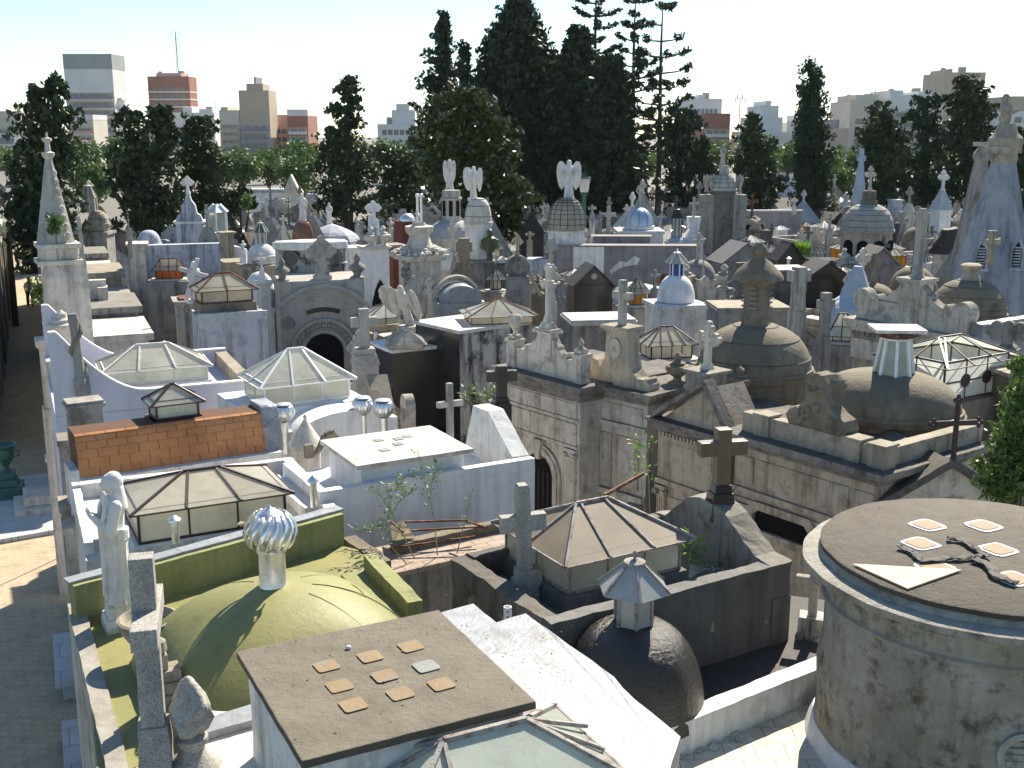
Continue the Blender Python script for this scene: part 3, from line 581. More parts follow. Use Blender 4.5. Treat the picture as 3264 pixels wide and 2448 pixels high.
m=MB();m.lathe([(.3,4.9),(.32,5.2),(.26,5.32),(.12,5.42),(.09,5.5),(.12,5.54),(.12,5.58),(.08,5.6),(.02,5.61)],seg=28);m.build('urn',M['granite'],ff,smooth=True)
m=MB();m.lathe([(.06,5.58),(.115,5.64),(.14,5.74),(.125,5.85),(.09,5.95),(.05,6.03),(.01,6.07)],seg=20,wob=lambda a,z:1+.24*math.sin(3*a+9*z)+.08*math.sin(7*a-14*z))
for i in range(5):m.path([(.125*math.cos(i*1.26+q*.45)*(1-abs(q-3)/6),.125*math.sin(i*1.26+q*.45)*(1-abs(q-3)/6),5.62+q*.065)for q in range(7)],[.02,.035,.04,.035,.03,.02,.01],8)
o=m.build('flame',M['granite'],ff,smooth=True);r_=o.modifiers.new('fuse','REMESH');r_.mode='VOXEL';r_.voxel_size=.012;r_.use_smooth_shade=True
sp=G(0,262,1300,5.35)
zt=ZAT(0,245,1022,sp.y+.05)
st=statue('praying_statue','white marble veiled woman praying on a tall plinth beside the walkway',(sp.x,sp.y,5.35),zt-5.35,R(-62),'marbleclean',arms='pray',ped=[(.3,.12,-.12),(.36,.08,-.2)],vox=.01)
m=MB();m.box(-.19,.19,-.19,.19,-1.2,-.2);m.build('pedestal',M['marble'],st,bevel=.01)
c,rz,W_,D_=frame(G(20,1000,1660,5.3),G(9,790,700,5.3),G(20,950,900,5.3))
t3=thing('mausoleum','white tomb with a dark-ribbed frosted glass skylight just below the terracotta tiles','mausoleum',c,rz);L3=T(c.x,c.y,0,rz).inverted()
m=MB();m.box(-W_/2,W_/2,-D_/2,D_/2,0,5.15);m.build('body',M['whiteroof'],t3,rough=.01,cell=.5)
m=MB();h_=5.3
m.box(-W_/2,W_/2,D_/2-.14,D_/2,5.14,5.34);m.box(W_/2-.15,W_/2,-D_/2,D_/2-.13,5.14,5.36);m.box(-W_/2,-W_/2+.1,-D_/2+.2,D_/2-.13,5.14,5.3);m.build('parapet',M['white'],t3,rough=.015,cell=.15)
a=L3@G(4,1140,1370,5.95);b=L3@G(4,1370,1340,5.95);ml=(a+b)/2
skylight(t3,ml.x,ml.y,5.3,1.72,1.1,.42,.22,.1,(b-a).length,3,1,.03,'iron','glass','glasswarm',rz=math.atan2(b.y-a.y,b.x-a.x),curb=.16,cm='white')
for(r_,x,y,h_)in((8,1095,230,.33),):p=L3@G(r_,x,y,5.5);vent(t3,p.x,p.y,5.45,h_,.045)
p=L3@G(9,622,580,5.5);vent(t3,p.x,p.y,5.35,.42,.045)
rs=random.Random(5)
for i in range(5):
 p=G(8,1500+55*i+rs.uniform(-20,20),128+rs.uniform(-12,8)-i*4,5.56);q=MB(T(0,0,0,rs.random()*6,.2));s=.06;q.prism([(-s,-s*.4),(s,-s*.7),(s*.6,s)],0,.008);o=q.build('glass_shard',M['glasswarm']);o.location=p;tag(o,'small broken glass pieces lying on the silver parapet above the green roof','glass shard','glass pieces on the silver parapet')
Z5=5.25
a=G(4,500,1440,5.1);b=G(4,1660,1270,5.1);c3=G(4,640,1120,5.75)
c,rz,W_,D_=frame(a,b,c3)
t4=thing('tiled_tomb','tomb with a terracotta tile roof and a small glass lantern box','mausoleum',c,rz);L4=T(c.x,c.y,0,rz).inverted()
D2=D_/2;W2=W_/2;rise=.65;cur=lambda t:5.1+rise*(1-(1-t)**1.6)
ln=2*D2;rows=6;
m=MB();m.extx([(-D2,4.9)]+[(-D2+ln*k_/12,cur(k_/12))for k_ in range(13)]+[(D2+.5,cur(1)),(D2+.5,4.9)],-W2,W2);m.build('roof',M['grout'],t4)
m=MB();tw=.285
for k_ in range(rows):
 t0=k_/rows;t1=(k_+1)/rows;y0=-D2+ln*t0;y1=-D2+ln*t1;z0=cur(t0);z1=cur(t1);off=(k_%2)*tw/2
 i=-1
 while True:
  x0=max(-W2,-W2+i*tw+off+.004);x1=min(W2,-W2+(i+1)*tw+off-.004);i+=1
  if x0>W2-.02:break
  if x1-x0<.02:continue
  n_=Vector((0,-(z1-z0),y1-y0)).normalized();j=rs.uniform(.0,.008);e=.006
  q=[Vector((x0,y0+e,z0)),Vector((x1,y0+e,z0)),Vector((x1,y1-e*.2,z1)),Vector((x0,y1-e*.2,z1))]
  m.add([p+n_*.003 for p in q]+[q[0]+n_*(.026+j),q[1]+n_*(.026+j*.5),q[2]+n_*.012,q[3]+n_*.012],[(4,5,6,7),(0,1,5,4),(1,2,6,5),(2,3,7,6),(3,0,4,7)])
m.build('tiles',M['tile'],t4)
m=MB();m.box(-W2,W2,-D2,D2+.5,0,4.9);m.box(-W2-.12,-W2-.002,-D2,D2+.3,3,5.28);m.build('body',M['white'],t4)
m=MB();m.extx([(-D2,4.9)]+[(-D2+ln*k_/8,cur(k_/8)+.07)for k_ in range(9)]+[(D2+.5,cur(1)+.07),(D2+.5,4.9)],W2+.002,W2+.26);m.build('gable_coping',M['silver'],t4,rough=.03,cell=.12)
m=MB();m.box(-W2,W2+.2,-D2-.14,-D2-.002,4.7,5.16);m.build('front_edge',M['white'],t4,rough=.014,cell=.15)
p=L4@G(4,1100,1110,5.55)
skylight(t4,p.x,p.y+.1,5.75,.62,.44,.3,.18,.09,.06,1,1,.034,'iron','glasspale','glass',curb=.28,cm='brown',name='roof_lantern')
pb=L4@G(4,560,1170,5.3)
m=MB(T(pb.x-.02,pb.y-.0));m.cb(0,.05,5.0,.52,.4,.22);m.cb(-.02,.06,5.22,.5,.38,.62);m.cb(-.02,.06,5.84,.58,.46,.05);m.cb(-.02,.06,5.89,.54,.42,.04);m.build('pedestal',M['pale'],t4,bevel=.01)
a=G(9,655,550,5.5);b=G(9,2072,328,5.5);c3=G(9,430,400,5.5)
c,rz,W_,D_=frame(a,b,c3);D_+=.1
t5=thing('mausoleum','long white box tomb with a raised flat white lid in the middle','mausoleum',c,rz);L5=T(c.x,c.y,0,rz).inverted();W2,D2=W_/2,D_/2
m=MB();m.box(-W2,W2,-D2,D2+.6,0,5.22);m.build('body',M['whiteclean'],t5)
m=MB();m.box(-W2,W2,-D2-.001,-D2+.13,4.2,5.5);m.box(-W2,-W2+.14,-D2+.131,D2+.3,5.0,5.47);m.build('parapet',M['whiteclean'],t5,rough=.01,cell=.2)
m=MB();m.box(-W2-.2,-W2-.002,-D2+.05,D2+.2,4.6,5.3);m.build('side_ledge',M['white'],t5,rough=.015,cell=.15)
a=L5@G(9,905,385,5.75);b=L5@G(9,1680,270,5.75);c3=L5@G(9,715,205,5.75);c_,rz_,w_,d_=frame(a,b,c3)
m=MB(T(c_.x,c_.y,0,rz_));m.cb(0,0,5.69,w_,d_,.06);m.build('lid',M['marble'],t5,bevel=.006,rough=.006,cell=.2)
m=MB(T(c_.x,c_.y,0,rz_));m.cb(0,0,5.21,w_-.2,d_-.2,.479);m.build('lid_base',M['whiteclean'],t5)
for(x,y)in((1050,215),(1180,205),(1180,240),(1090,280),(1240,190)):
 p=L5@G(9,x,y,5.75);m=MB(T(p.x,p.y,0,rz_));m.cb(0,0,5.752,.13,.13,.006);m.build('glass_tile',M['gtile_g'],t5)
a=L5@G(9,2010,320,5.5);m=MB();m.extx([(-D2+.14,5.2),(-D2+.14,5.52),(D2*.4,6.02),(D2+.1,6.0),(D2+.4,5.2)],W2-.28,W2-.02);m.build('buttress',M['white'],t5,rough=.01,cell=.2)
p=L5@G(9,1580,140,5.6);cross(t5,p.x,p.y+.3,5.3,.95,'pale',t=.09,w=.42)
a=G(4,900,862,5.35);b=G(4,1605,800,5.35);c3=G(4,1330,605,5.35)
u=(b-a);u.z=0;u.normalize();n_=Vector((-u.y,u.x,0));rz=math.atan2(u.y,u.x);x1=0.
dp=(c3-b).dot(n_);left=G(4,650,1110,4.6);
t6=thing('mausoleum','lavender white tomb with sweeping curved parapet, obelisk tower and long hip skylight','mausoleum',(b.x,b.y,0),rz);L6=T(b.x,b.y,0,rz).inverted()
wl=(a-b).length
lf=-wl-1.55
m=MB();m.box(lf,0,0,dp,0,5.0);m.build('body',M['lilacshade'],t6)
def sweep(x):
 return 5.33+(0 if x>-wl else .95*((-wl-x)/1.25)**1.7)
cur_=[(lf+.0,4.99)]+[(lf+(0-lf)*k_/30,min(6.5,sweep(lf+(0-lf)*k_/30)))for k_ in range(31)]+[(0,4.99)]
m=MB();m.ext(cur_,0,.13);m.ext(cur_,dp-.13,dp);m.build('curved_parapet',M['lilacshade'],t6)
for yy in(0,dp-.13):
 m=MB();
 for k_ in range(30):
  xa=lf+(0-lf)*k_/30;xb=lf+(0-lf)*(k_+1)/30;m.bar((xa,yy+.065,min(6.5,sweep(xa))+.012),(xb,yy+.065,min(6.5,sweep(xb))+.012),.15,.03)
 m.build('coping',M['whiteclean'],t6)
m=MB();m.box(-.24,-.002,.131,dp-.131,5.0,5.3);m.build('side_parapet',M['brownpale'],t6,rough=.012,cell=.2)
p=L6@G(4,945,580,5.95);skylight(t6,p.x+.0,p.y-.05,5.3,1.85,1.05,.32,.33,.1,.62,3,1,.04,'rose','glasspale','glass',curb=.26,cm='rose')
vent(t6,-1.3,dp-.3,5.3,.35,.05)
E1=G(5,460,1105,6.15);E2=G(5,520,1045,6.15)
a=G(5,265,1285,5.75);b=G(5,905,1212,5.75);c3=G(5,190,1185,5.75);c,rz,W_,D_=frame(a,b,c3)
t7=thing('mausoleum','white tomb with a large glass skylight edged in pale bars','mausoleum',c,rz);L7=T(c.x,c.y,0,rz).inverted()
print('sky16',W_,D_)
D_=max(D_,1.3)
skylight(t7,0,0,5.28,W_-.22,D_-.22,.42,.44,.11,.3,3,2,.035,'lime','glass','glass')
m=MB();m.box(-W_/2-.3,W_/2+.15,-D_/2-.12,D_/2+.3,0,5.26);m.build('body',M['whiteclean'],t7,rough=.012,cell=.4)
m=MB();m.box(-W_/2+.0,W_/2+.5,-D_/2-.62,-D_/2-.122,4,4.98);m.build('lower_step',M['white'],t7,rough=.03,cell=.2)
for(r_,x,y,h_)in((5,320,1500,.6),(5,430,1640,.62),(5,950,1590,.6),(5,1085,1610,.55)):
 p=G(r_,x,y,4.9)
 o=thing('ball_vent',{320:'silver ribbed ball vent left of the white-framed skylight',430:'silver ribbed ball vent at the corner of the terracotta roof',950:'silver ribbed ball vent, left one of the pair right of the white skylight',1085:'silver ribbed ball vent, right one of the pair right of the white skylight'}[x],'ventilator',p)
 o['group']='ribbed ball vents'
 m=MB();m.lathe([(.075,-.3),(.075,.25),(.1,.27)],seg=18);m.build('flue',M['tin'],o,smooth=True)
 m=MB();m.lathe([(.05,.26),(.13,.3),(.185,.38),(.19,.45),(.15,.53),(.06,.56)],seg=64,wob=lambda a,z:1+.035*math.sin(16*a));m.lathe([(.14,.555),(.13,.57),(.02,.59)],seg=20);m.build('ball',M['steel2']if 'steel2' in M else M['tin'],o,smooth=True)
p=G(9,800,190,4.85);o=thing('barrel_vault_tomb','low tomb with a smooth white barrel vault, behind the white lid','mausoleum',p*1,R(30));o.location.z=0
m=MB(T(.15,.5,0));pts=[(.95*math.cos(math.pi*q/20),4.85+.42*math.sin(math.pi*q/20))for q in range(21)];m.ext(pts+[(-.95,2),(.95,2)],-.45,.6);m.build('vault',M['whiteclean'],o,smooth=True)
p=G(9,572,235,5.2);o=thing('stone_pinnacle','conical cream stone roof with a knob, right of the terracotta tiles','pinnacle',p)
m=MB();m.lathe([(.22,-.8),(.22,-.06),(.27,-.06),(.27,0),(.25,.02),(.03,.38),(.02,.4),(.035,.43),(.01,.47)],seg=28);m.build('cone',M['marble'],o,smooth=True)
p=G(9,590,320,5.35);o=thing('stone_scroll','mossy carved stone scroll ornament lying on the white roof','ornament',p,R(28))
m=MB();m.cb(0,0,-.02,.12,.1,.2);m.path([(.05,0,.02),(.14,0,.06),(.2,0,.16),(.26,0,.27),(.36,0,.3),(.44,0,.22),(.42,0,.1)],[.04,.04,.05,.06,.06,.05,.04],10);m.build('scroll',M['brown'],o,smooth=True)
#  THE DARK-ROOFED TOMB (centre)
c,rz,W_,D_=frame(G(0,1190,1348,5.3),G(0,1707,1213,5.3),G(0,880,1222,5.3))
t8=thing('mausoleum','rough grey cement tomb with a sunken dark roof, large rusty-framed skylight and curved gable','mausoleum',c,rz);L8=T(c.x,c.y,0,rz).inverted();W2,D2=W_/2,D_/2
m=MB();m.box(-W2,W2,-D2,D2,0,5.02);m.build('body',M['grey'],t8,rough=.012,cell=.4)
m=MB();m.box(-W2,W2,-D2-.01,-D2+.17,4.0,5.3);m.build('front_wall',M['dark2']if 'dark2' in M else M['grey'],t8,rough=.02,cell=.14)
m=MB();m.box(-W2-.005,-W2+.2,-D2+.171,D2,4.4,5.28);m.build('left_parapet',M['dark'],t8,rough=.035,cell=.1)
m=MB();m.box(-W2+.2,W2-.3,D2-.16,D2,5.0,5.3);m.build('back_parapet',M['dark'],t8,rough=.03,cell=.12)
gp=[(-D2,4.9),(-D2,5.3),(-D2*.75,5.33),(-D2*.55,5.45),(-D2*.3,5.66),(-.16,5.72),(.2,5.74),(D2*.4,5.68),(D2*.62,5.5),(D2*.8,5.34),(D2,5.3),(D2,4.9)]
m=MB();m.extx(gp,W2-.28,W2+.02);m.build('gable',M['grey'],t8,rough=.03,cell=.1)
m=MB();m.box(W2-.25,W2+.02,-D2-.02,-D2+.3,0,4.9);m.build('pier',M['dark2'],t8)
p=Vector((W2-.13,0.0,0));pw=t8.matrix_world
wp=T(c.x,c.y,0,rz)@Vector((W2-.12,.02,0));zt=ZAT(0,1552,925,wp.y)
gx=thing('granite_cross','dark brown polished granite cross on the curved gable behind the skylight','cross',(wp.x,wp.y,5.7),rz+R(90));gx.rotation_euler.z=R(12)
m=MB();mcross(m,0,0,.22,zt-5.92,.58,.17,'plain',.15);m.build('cross',M['brgran'],gx,bevel=.006)
m=MB();m.cb(0,0,-.2,.3,.26,.34,.02,.02);m.cb(0,0,.14,.22,.2,.1,.01,.01);m.build('base',M['blackgran'],gx,bevel=.01)
a=L8@G(10,745,905,5.66);b=L8@G(10,1515,735,5.66);c3=L8@G(10,300,640,5.66);c_,rz_,w_,d_=frame(a,b,c3)
print('sky8',w_,d_)
s8=skylight(t8,c_.x,c_.y,5.22,w_-.26,d_-.26,.42,.3,.13,max(.2,w_-d_*.8),3,2,.03,'rustwhite','glass','ashglass',rz=rz_,curb=.2,cm='dark',skip=(1,2))
rl=max(.2,w_-d_*.8)/2;Wo,Do=w_/2,d_/2;m=MB(T(c_.x,c_.y,5.22,rz_));ze=.42-.13*.3/(d_/2-.13)*.9
m.plate([(Wo,-Do,ze),(Wo,Do,ze),(rl,0,.72)],.008);m.plate([(Wo,Do,ze),(-Wo,Do,ze),(-rl,0,.72),(rl,0,.72)],.008);m.build('pale_roof_glass',M['glasspale'],s8)
m=MB(T(c_.x,c_.y,5.22,rz_));m.bar((rl*.9,.05,.74),(rl+.75,.35,.8),.035);m.build('loose_bar',M['rust'],s8)
p=G(0,1135,1282,5.05);gx=thing('stone_cross','weathered speckled cross with a stepped foot, left of the rusty skylight','cross',p,R(14));zt=ZAT(0,1120,1052,p.y)
m=MB(T(0,0,0,0,0,R(-2)));hh=zt-5.05;m.box(-.075,.075,-.06,.06,0,hh);m.box(-.25,.25,-.055,.055,hh*.6,hh*.75);m.ext([(-.075,hh-.001),(.075,hh-.001),(.05,hh+.035),(-.05,hh+.035)],-.059,.059)
m.box(-.15,.13,-.12,.1,-.05,.18,.02,.01);m.box(-.12,.18,-.1,.09,.1,.3,.02,.01);m.build('cross',M['granite'],gx,rough=.008,cell=.04)
q=MB(T(0,0,.03,0,.25,.12));q.plate([(-.25,.1,.0),(.3,.05,.02),(-.1,-.16,.08)],.01);o=q.build('glass_sheet',M['glasswarm']);o.location=G(10,230,925,5.1);tag(o,'cream triangular glass sheet propped on the dark roof left of the speckled cross','glass pane')
q=MB(T(0,0,.02,.6,.1,.05));q.plate([(-.16,-.1,.0),(.2,-.02,.02),(.08,.14,.03)],.01);o=q.build('glass_sheet',M['glasspale']);o.location=G(10,1490,975,5.06);tag(o,'pale broken glass piece lying right of the glass lantern on the dark roof','glass pane')
for i in range(26):
 m=MB(T(0,0,.012,rs.random()*6));m.ell((0,0,0),.016*rs.uniform(.5,1.3),.012,.01,6,4)
 (x,y)=((rs.uniform(110,190),rs.uniform(975,1005))if i<10 else(rs.uniform(1560,1720),rs.uniform(920,960))if i<20 else(rs.uniform(300,460),rs.uniform(1045,1085)))
 o=m.build('white_pebble',M['whiteclean']);o.location=G(10,x,y,5.03);tag(o,'tiny white chips scattered on the dark sunken roof','pebble','white chips on the dark roof')
bp_=G(10,1140,1268,5.3)
t9=thing('domed_tomb','tomb with a small glossy tarred dome and a hexagonal frosted glass lantern','mausoleum',(bp_.x,bp_.y,0),R(28))
pit=[(p-bp_)for p in(G(0,1200,1400,4.4),G(0,1420,1600,4.4),G(0,1800,1450,4.4),G(0,1800,1290,4.4),G(0,1640,1270,4.4))]
Mi=T(0,0,0,R(28)).inverted()
m=MB(Mi);m.prism([(q.x,q.y)for q in pit],0,4.35);m.build('roof',M['darkroof'],t9)
m=MB();mdome(m,0,0,4.4,.72,.92,48,.68,rings=16);m.build('dome',M['blackgloss'],t9,smooth=True)
lantern(t9,0,0,5.27,.185,.42,.24,6,'glasswhite','rustwhite','glasswhite',ov=2.,ph=.1)
p0=Mi@(G(0,1190,1352,4.6)-bp_)
p=G(11,470,960,4.6);o=thing('small_cross','pale tilted stone cross on a blackened block, left of the big drum','cross',p,R(-20))
m=MB();m.cb(0,0,-.4,.36,.3,.42,.04,.04);m.build('block',M['blackwall'],o,rough=.03,cell=.08);cross(o,0,0,.02,.62,'pale',t=.1,w=.4)
c,rz,W_,D_=frame(G(9,1100,1080,4.95),G(9,1900,900,4.95),G(9,830,940,4.95))
tn=thing('ruined_roof','narrow pink-tiled roof strip with rusty frames and weeds, against the long white wall','roof',c,rz);Ln=T(c.x,c.y,0,rz).inverted()
m=MB();m.box(-W_/2,W_/2+.4,-D_/2,D_/2,4.84,4.9);m.build('tiled_roof',M['redtile'],tn);m=MB();m.box(-W_/2+.01,W_/2+.39,-D_/2+.01,D_/2-.01,0,4.839);m.build('body',M['grey'],tn)
a=Ln@G(9,1080,950,4.9);
m=MB();m.box(-W_/2+.4,W_/2+.5,D_/2-.35,D_/2-.2,4.89,5.02);m.build('curb',M['brown'],tn,rough=.02,cell=.1)
m=MB();m.box(-W_/2-.15,-W_/2+.02,-D_/2-.1,D_/2,4.5,5.12);m.build('left_kerb',M['brown'],tn,rough=.02,cell=.1)
for(x0,y0,x1_,y1_,z0)in((1200,755,1640,742,5.25),(1210,815,1750,785,5.12),(1600,740,1760,790,5.22),(1120,930,1690,850,5.0),(1130,750,1215,820,5.3)):
 p=Ln@G(9,x0,y0,z0);q=Ln@G(9,x1_,y1_,z0);m=MB();m.bar(p,q,.022);m.build('rusty_bar',M['rust'],tn)
def sheet(name,pts,label,mat='glasswarm',cat='glass pane',curl=.03):
 c0=sum(pts,Vector())/len(pts);q=MB(T(-c0.x,-c0.y,-c0.z));q.plate(pts,.01);o=q.build(name,M[mat]);o.location=c0;return tag(o,label,cat)
sheet('glass_sheet',[G(9,1130,780,5.1),G(9,1215,745,5.3),G(9,1300,870,5.0),G(9,1150,900,4.95)],'warped cream glass sheet among the rusty bars below the long white wall')
#  PLANTS
M['leaf_y']=leafm('young_leaf',(.22,.34,.05),(.13,.26,.03));M['leaf_g']=leafm('grey_green_leaf',(.16,.25,.1),(.1,.17,.06));M['stem']=plain('green_stem',(.32,.3,.17),.7)
def weed(name,label,base,stems,mat='leaf_y',leaf=.045,n=18,group=None,cat='plant'):
 t=thing(name,label,cat,base,0,group);r_=random.Random(int(base.x*977)+n)
 for st_ in stems:
  pts=[Vector(p)-base for p in st_];m=MB();k_=len(pts);m.path(pts,[.008-.006*i/k_ for i in range(k_)],5);so=m.build('stem',M['stem'],t)
  m=MB();L_=[(pts[i]-pts[i+1]).length for i in range(k_-1)];tot=sum(L_)
  for j in range(n):
   s=tot*(.45+.55*(j+.5)/n);i=0
   while i<k_-2 and s>L_[i]:s-=L_[i];i+=1
   p=pts[i].lerp(pts[i+1],min(1,s/L_[i]));a=r_.random()*6.28;d_=Vector((math.cos(a),math.sin(a),r_.uniform(.1,.9))).normalized();lw=leaf*r_.uniform(.6,1.2)
   b0=p+d_*lw*r_.uniform(.6,2.4);m.tube(p,b0,.0025,.002,3);sd=d_.cross(Vector((r_.uniform(-1,1),r_.uniform(-1,1),1))).normalized()
   nn_=d_.cross(sd);m.add([b0,b0+d_*lw*.5+sd*lw*.32+nn_*lw*.08,b0+d_*lw*1.2,b0+d_*lw*.5-sd*lw*.32+nn_*lw*.08],[(0,1,2),(0,2,3)])
  m.build('leaves',M[mat],t)
 return t
def stem_px(r,base,zb,pts):
 b=G(r,*base,zb);return[b]+[GY(r,x,y,b.y)+Vector((0,rnd.uniform(-.05,.05),0))for(x,y)in pts]
s1=stem_px(9,(1440,975),4.92,[(1425,760),(1390,600),(1340,420),(1310,270)])
s1b=[s1[2],GY(9,1400,500,s1[0].y),GY(9,1440,380,s1[0].y)]
weed('sapling','tall spindly sapling with sparse leaves in front of the long white wall',s1[0],[s1,s1b,[s1[3],GY(9,1240,440,s1[0].y),GY(9,1150,560,s1[0].y)]],'leaf_g',.055,34)
s2=stem_px(9,(1290,1000),4.92,[(1210,830),(1140,700),(1060,560),(960,540)])
weed('sapling','leaning leafy weed just left of the tall spindly sapling',s2[0],[s2,[s2[2],GY(9,1200,600,s2[0].y),GY(9,1290,540,s2[0].y)],[s2[1],GY(9,1080,780,s2[0].y),GY(9,900,820,s2[0].y)]],'leaf_g',.055,34)
s3=stem_px(9,(1235,1030),4.92,[(1130,900),(1060,830),(1090,720)])
weed('sapling','small bent weed at the corner of the green roof, leftmost of the weeds',s3[0],[s3],'leaf_g',.05,30)
s4=stem_px(9,(1570,960),4.92,[(1600,830),(1635,700),(1660,600)])
weed('sapling','short single-stemmed weed with a dry seed head, left of the speckled cross',s4[0],[s4],'leaf_y',.04,14)
s5=stem_px(10,(1205,625),5.25,[(1190,450),(1165,300),(1150,170)]);s6=stem_px(10,(1238,650),5.25,[(1235,450),(1215,280),(1235,190)])
weed('sapling','two-stemmed yellow-green sapling rising in front of the grey tomb facades',s5[0],[s5,s6],'leaf_y',.06,26)
s7=stem_px(10,(1450,950),5.0,[(1440,880),(1400,800)]);s8_=stem_px(10,(1460,950),5.0,[(1480,850),(1530,760)])
weed('weed_bush','bright green broad-leaved weed growing beside the right end of the rusty skylight',s7[0],[s7,s8_,[s7[0],s7[0]+Vector((.1,0,.1)),s7[0]+Vector((.2,0,.12))]],'leaf_y',.085,16)
#  LEFT SIDE: obelisk tower, crest pieces, ground monuments
P0=GY(0,155,745,24.0);Y0=24.0
ob=thing('obelisk_spire','tall white pillar topped by a crocketed stone spire at the edge of the walkway','obelisk',(GY(0,145,650,Y0).x,Y0,0),R(28))
zs=ZAT(0,130,558,Y0);zc=ZAT(0,130,525,Y0);zsp=ZAT(0,120,335,Y0);zf=ZAT(0,118,285,Y0)
m=MB();m.box(-.42,.42,-.42,.42,0,zs-.35,0,0);m.box(-.42,.42,-.42,.42,zs-.349,zs,.09,.09);m.build('shaft',M['marble'],ob)
m=MB();m.cb(-.1,0,zs-.1,.9,.9,.1);m.cb(-.1,0,zs,.74,.74,zc-zs-.08);m.cb(-.1,0,zc-.08,.86,.86,.1);m.build('capital',M['marble'],ob,bevel=.02)
m=MB(T(-.12,0,zc));m.lathe([(.4,0),(.06,zsp-zc),(.03,zsp-zc)],seg=8,ph=R(22.5));m.build('spire',M['pale'],ob)
for k_ in range(8):
 m=MB(T(-.12,0,zc));tt=.1+k_*.1;rr=.4-.34*tt;m.ell((rr*math.cos(-.9),rr*math.sin(-.9),(zsp-zc)*tt),.05,.05,.07,8,5);m.build('crocket',M['marble'],ob,smooth=True)
m=MB(T(-.12,0,zsp));m.lathe([(.06,-.1),(.13,0),(.13,.05),(.06,.08),(.05,.25),(.1,.3),(.1,.34),(.03,.36),(.02,zf-zsp-.02),(.002,zf-zsp)],seg=12);m.build('finial',M['marble'],ob,smooth=True)
def gput(r,x,y,z):return G(r,x,y,z)
b=G(4,520,900,5.35);zt=ZAT(4,455,390,b.y)
o=thing('garland_column','broken stone column wound with a carved garland on a pedestal beside the walkway','column',b,0)
m=MB(T(0,0,0,0,0,R(-3)));hh=zt-5.35;m.cb(0,0,0,.2,.2,.32);m.lathe([(.1,.32),(.1,.36),(.085,.4),(.075,hh*.85),(.09,hh*.9),(.08,hh)],seg=20);m.build('column',M['grey'],o,smooth=True)
m=MB(T(0,0,0,0,0,R(-3)));rr_=random.Random(4)
for k_ in range(46):tt=k_/46;a=tt*9;m.ell((.1*math.cos(a),.1*math.sin(a),.42+(hh-.45)*tt),.05*rr_.uniform(.7,1.2),.045,.04,6,5)
q=m.build('garland',M['brown'],o,smooth=True);r_=q.modifiers.new('fuse','REMESH');r_.mode='VOXEL';r_.voxel_size=.02
b=G(4,400,640,5.5);o=thing('covered_urn','covered stone urn with a stepped lid left of the garland column','urn',b)
m=MB();m.lathe([(.16,-.6),(.16,0),(.07,.04),(.07,.12),(.16,.3),(.22,.48),(.24,.56),(.28,.58),(.28,.63),(.2,.66),(.2,.72),(.13,.76),(.11,.84),(.03,.9),(.01,.92)],seg=24);m.build('urn',M['marble'],o,smooth=True)
for(r_,x,y,z,w_,h_,lab)in((4,395,660,5.55,.55,1.6,'stone pedestal with moulded cornice under the covered urn'),(4,300,540,5.7,.4,1.5,'slender stone bracket block at the very edge of the walkway')):
 b=G(r_,x,y,z);o=thing('crest_pedestal',lab,'pedestal',(b.x,b.y,0),R(24));m=MB();m.cb(0,0,z-h_,w_,w_,h_-.2);m.cb(0,0,z-.2,w_+.06,w_+.06,.05);m.cb(0,0,z-.15,w_+.14,w_+.14,.15);m.cb(0,0,0,w_+.1,w_+.1,z-h_);m.build('block',M['marble'],o,bevel=.015)
for i,(r_,x,y,z)in enumerate(((4,430,1150,5.1),(20,850,1080,4.7),(20,900,1330,4.6))):
 b=G(r_,x,y,z);o=thing('pilaster',['grey mossy pilaster block beside the tiled tomb, farthest of three','buff pilaster cap on the walkway side left of the praying statue','pale stepped pilaster nearest the praying statue on the walkway side'][i],'pilaster',(b.x,b.y,0),R(24));m=MB();m.cb(0,0,0,.34,.5,z-.1);m.cb(0,0,z-.1,.4,.56,.1);m.build('block',M[['grey','brownpale','pale'][i]],o,bevel=.01)
b=G(20,110,1080,0);o=thing('green_urn','dark green enamelled garden urn on a square pedestal by the walkway','urn',b,R(20));zt=ZAT(20,90,430,b.y)
k_=zt;m=MB();m.cb(0,0,0,.8,.8,.28*k_);m.cb(0,0,.28*k_,.62,.62,.12*k_,.08,.08);m.cb(0,0,.4*k_,.44,.44,.12*k_);m.build('pedestal',M['greenmetal'],o,bevel=.02)
m=MB();m.lathe([(.18,.52*k_),(.1,.56*k_),(.07,.62*k_),(.13,.65*k_),(.1,.67*k_),(.2,.72*k_),(.24,.8*k_),(.24,.92*k_),(.34,.98*k_),(.35,k_),(.3,k_),(.22,.95*k_)],seg=24);m.build('bowl',M['greenmetal'],o,smooth=True)
for sx in(-1,1):m=MB();m.path([(sx*.22,0,.76*k_),(sx*.34,0,.78*k_),(sx*.36,0,.86*k_),(sx*.25,0,.9*k_)],.025,8);m.build('handle',M['greenmetal'],o,smooth=True)
b=G(20,620,1180,0);o=thing('marble_monument','white marble monument on two broad steps beside the green urn','monument',b,R(24));k_=ZAT(20,640,400,b.y)
m=MB();m.cb(.2,0,0,2.3,1.5,.25);m.cb(.2,.1,.25,1.8,1.1,.25);m.build('steps',M['marble'],o,bevel=.02)
m=MB();m.cb(.3,.2,.5,.6,.5,k_*.15);m.ext([(.08,.5+k_*.15),(.56,.5+k_*.15),(.5,k_*.45),(.6,k_*.7),(.0,k_*.7),(.16,k_*.45)],0,.4);m.cb(.3,.2,k_*.7,.75,.55,.1);m.cb(.3,.2,k_*.7+.1,.5,.4,k_*.3-.35);m.ell((.3,.2,k_-.1),.12,.12,.14);m.build('stele',M['marbleclean'],o,bevel=.015)
pl=[G(20,-300,880,.12),G(20,-300,1600,.12),G(20,940,1380,.12),G(20,740,740,.12)]
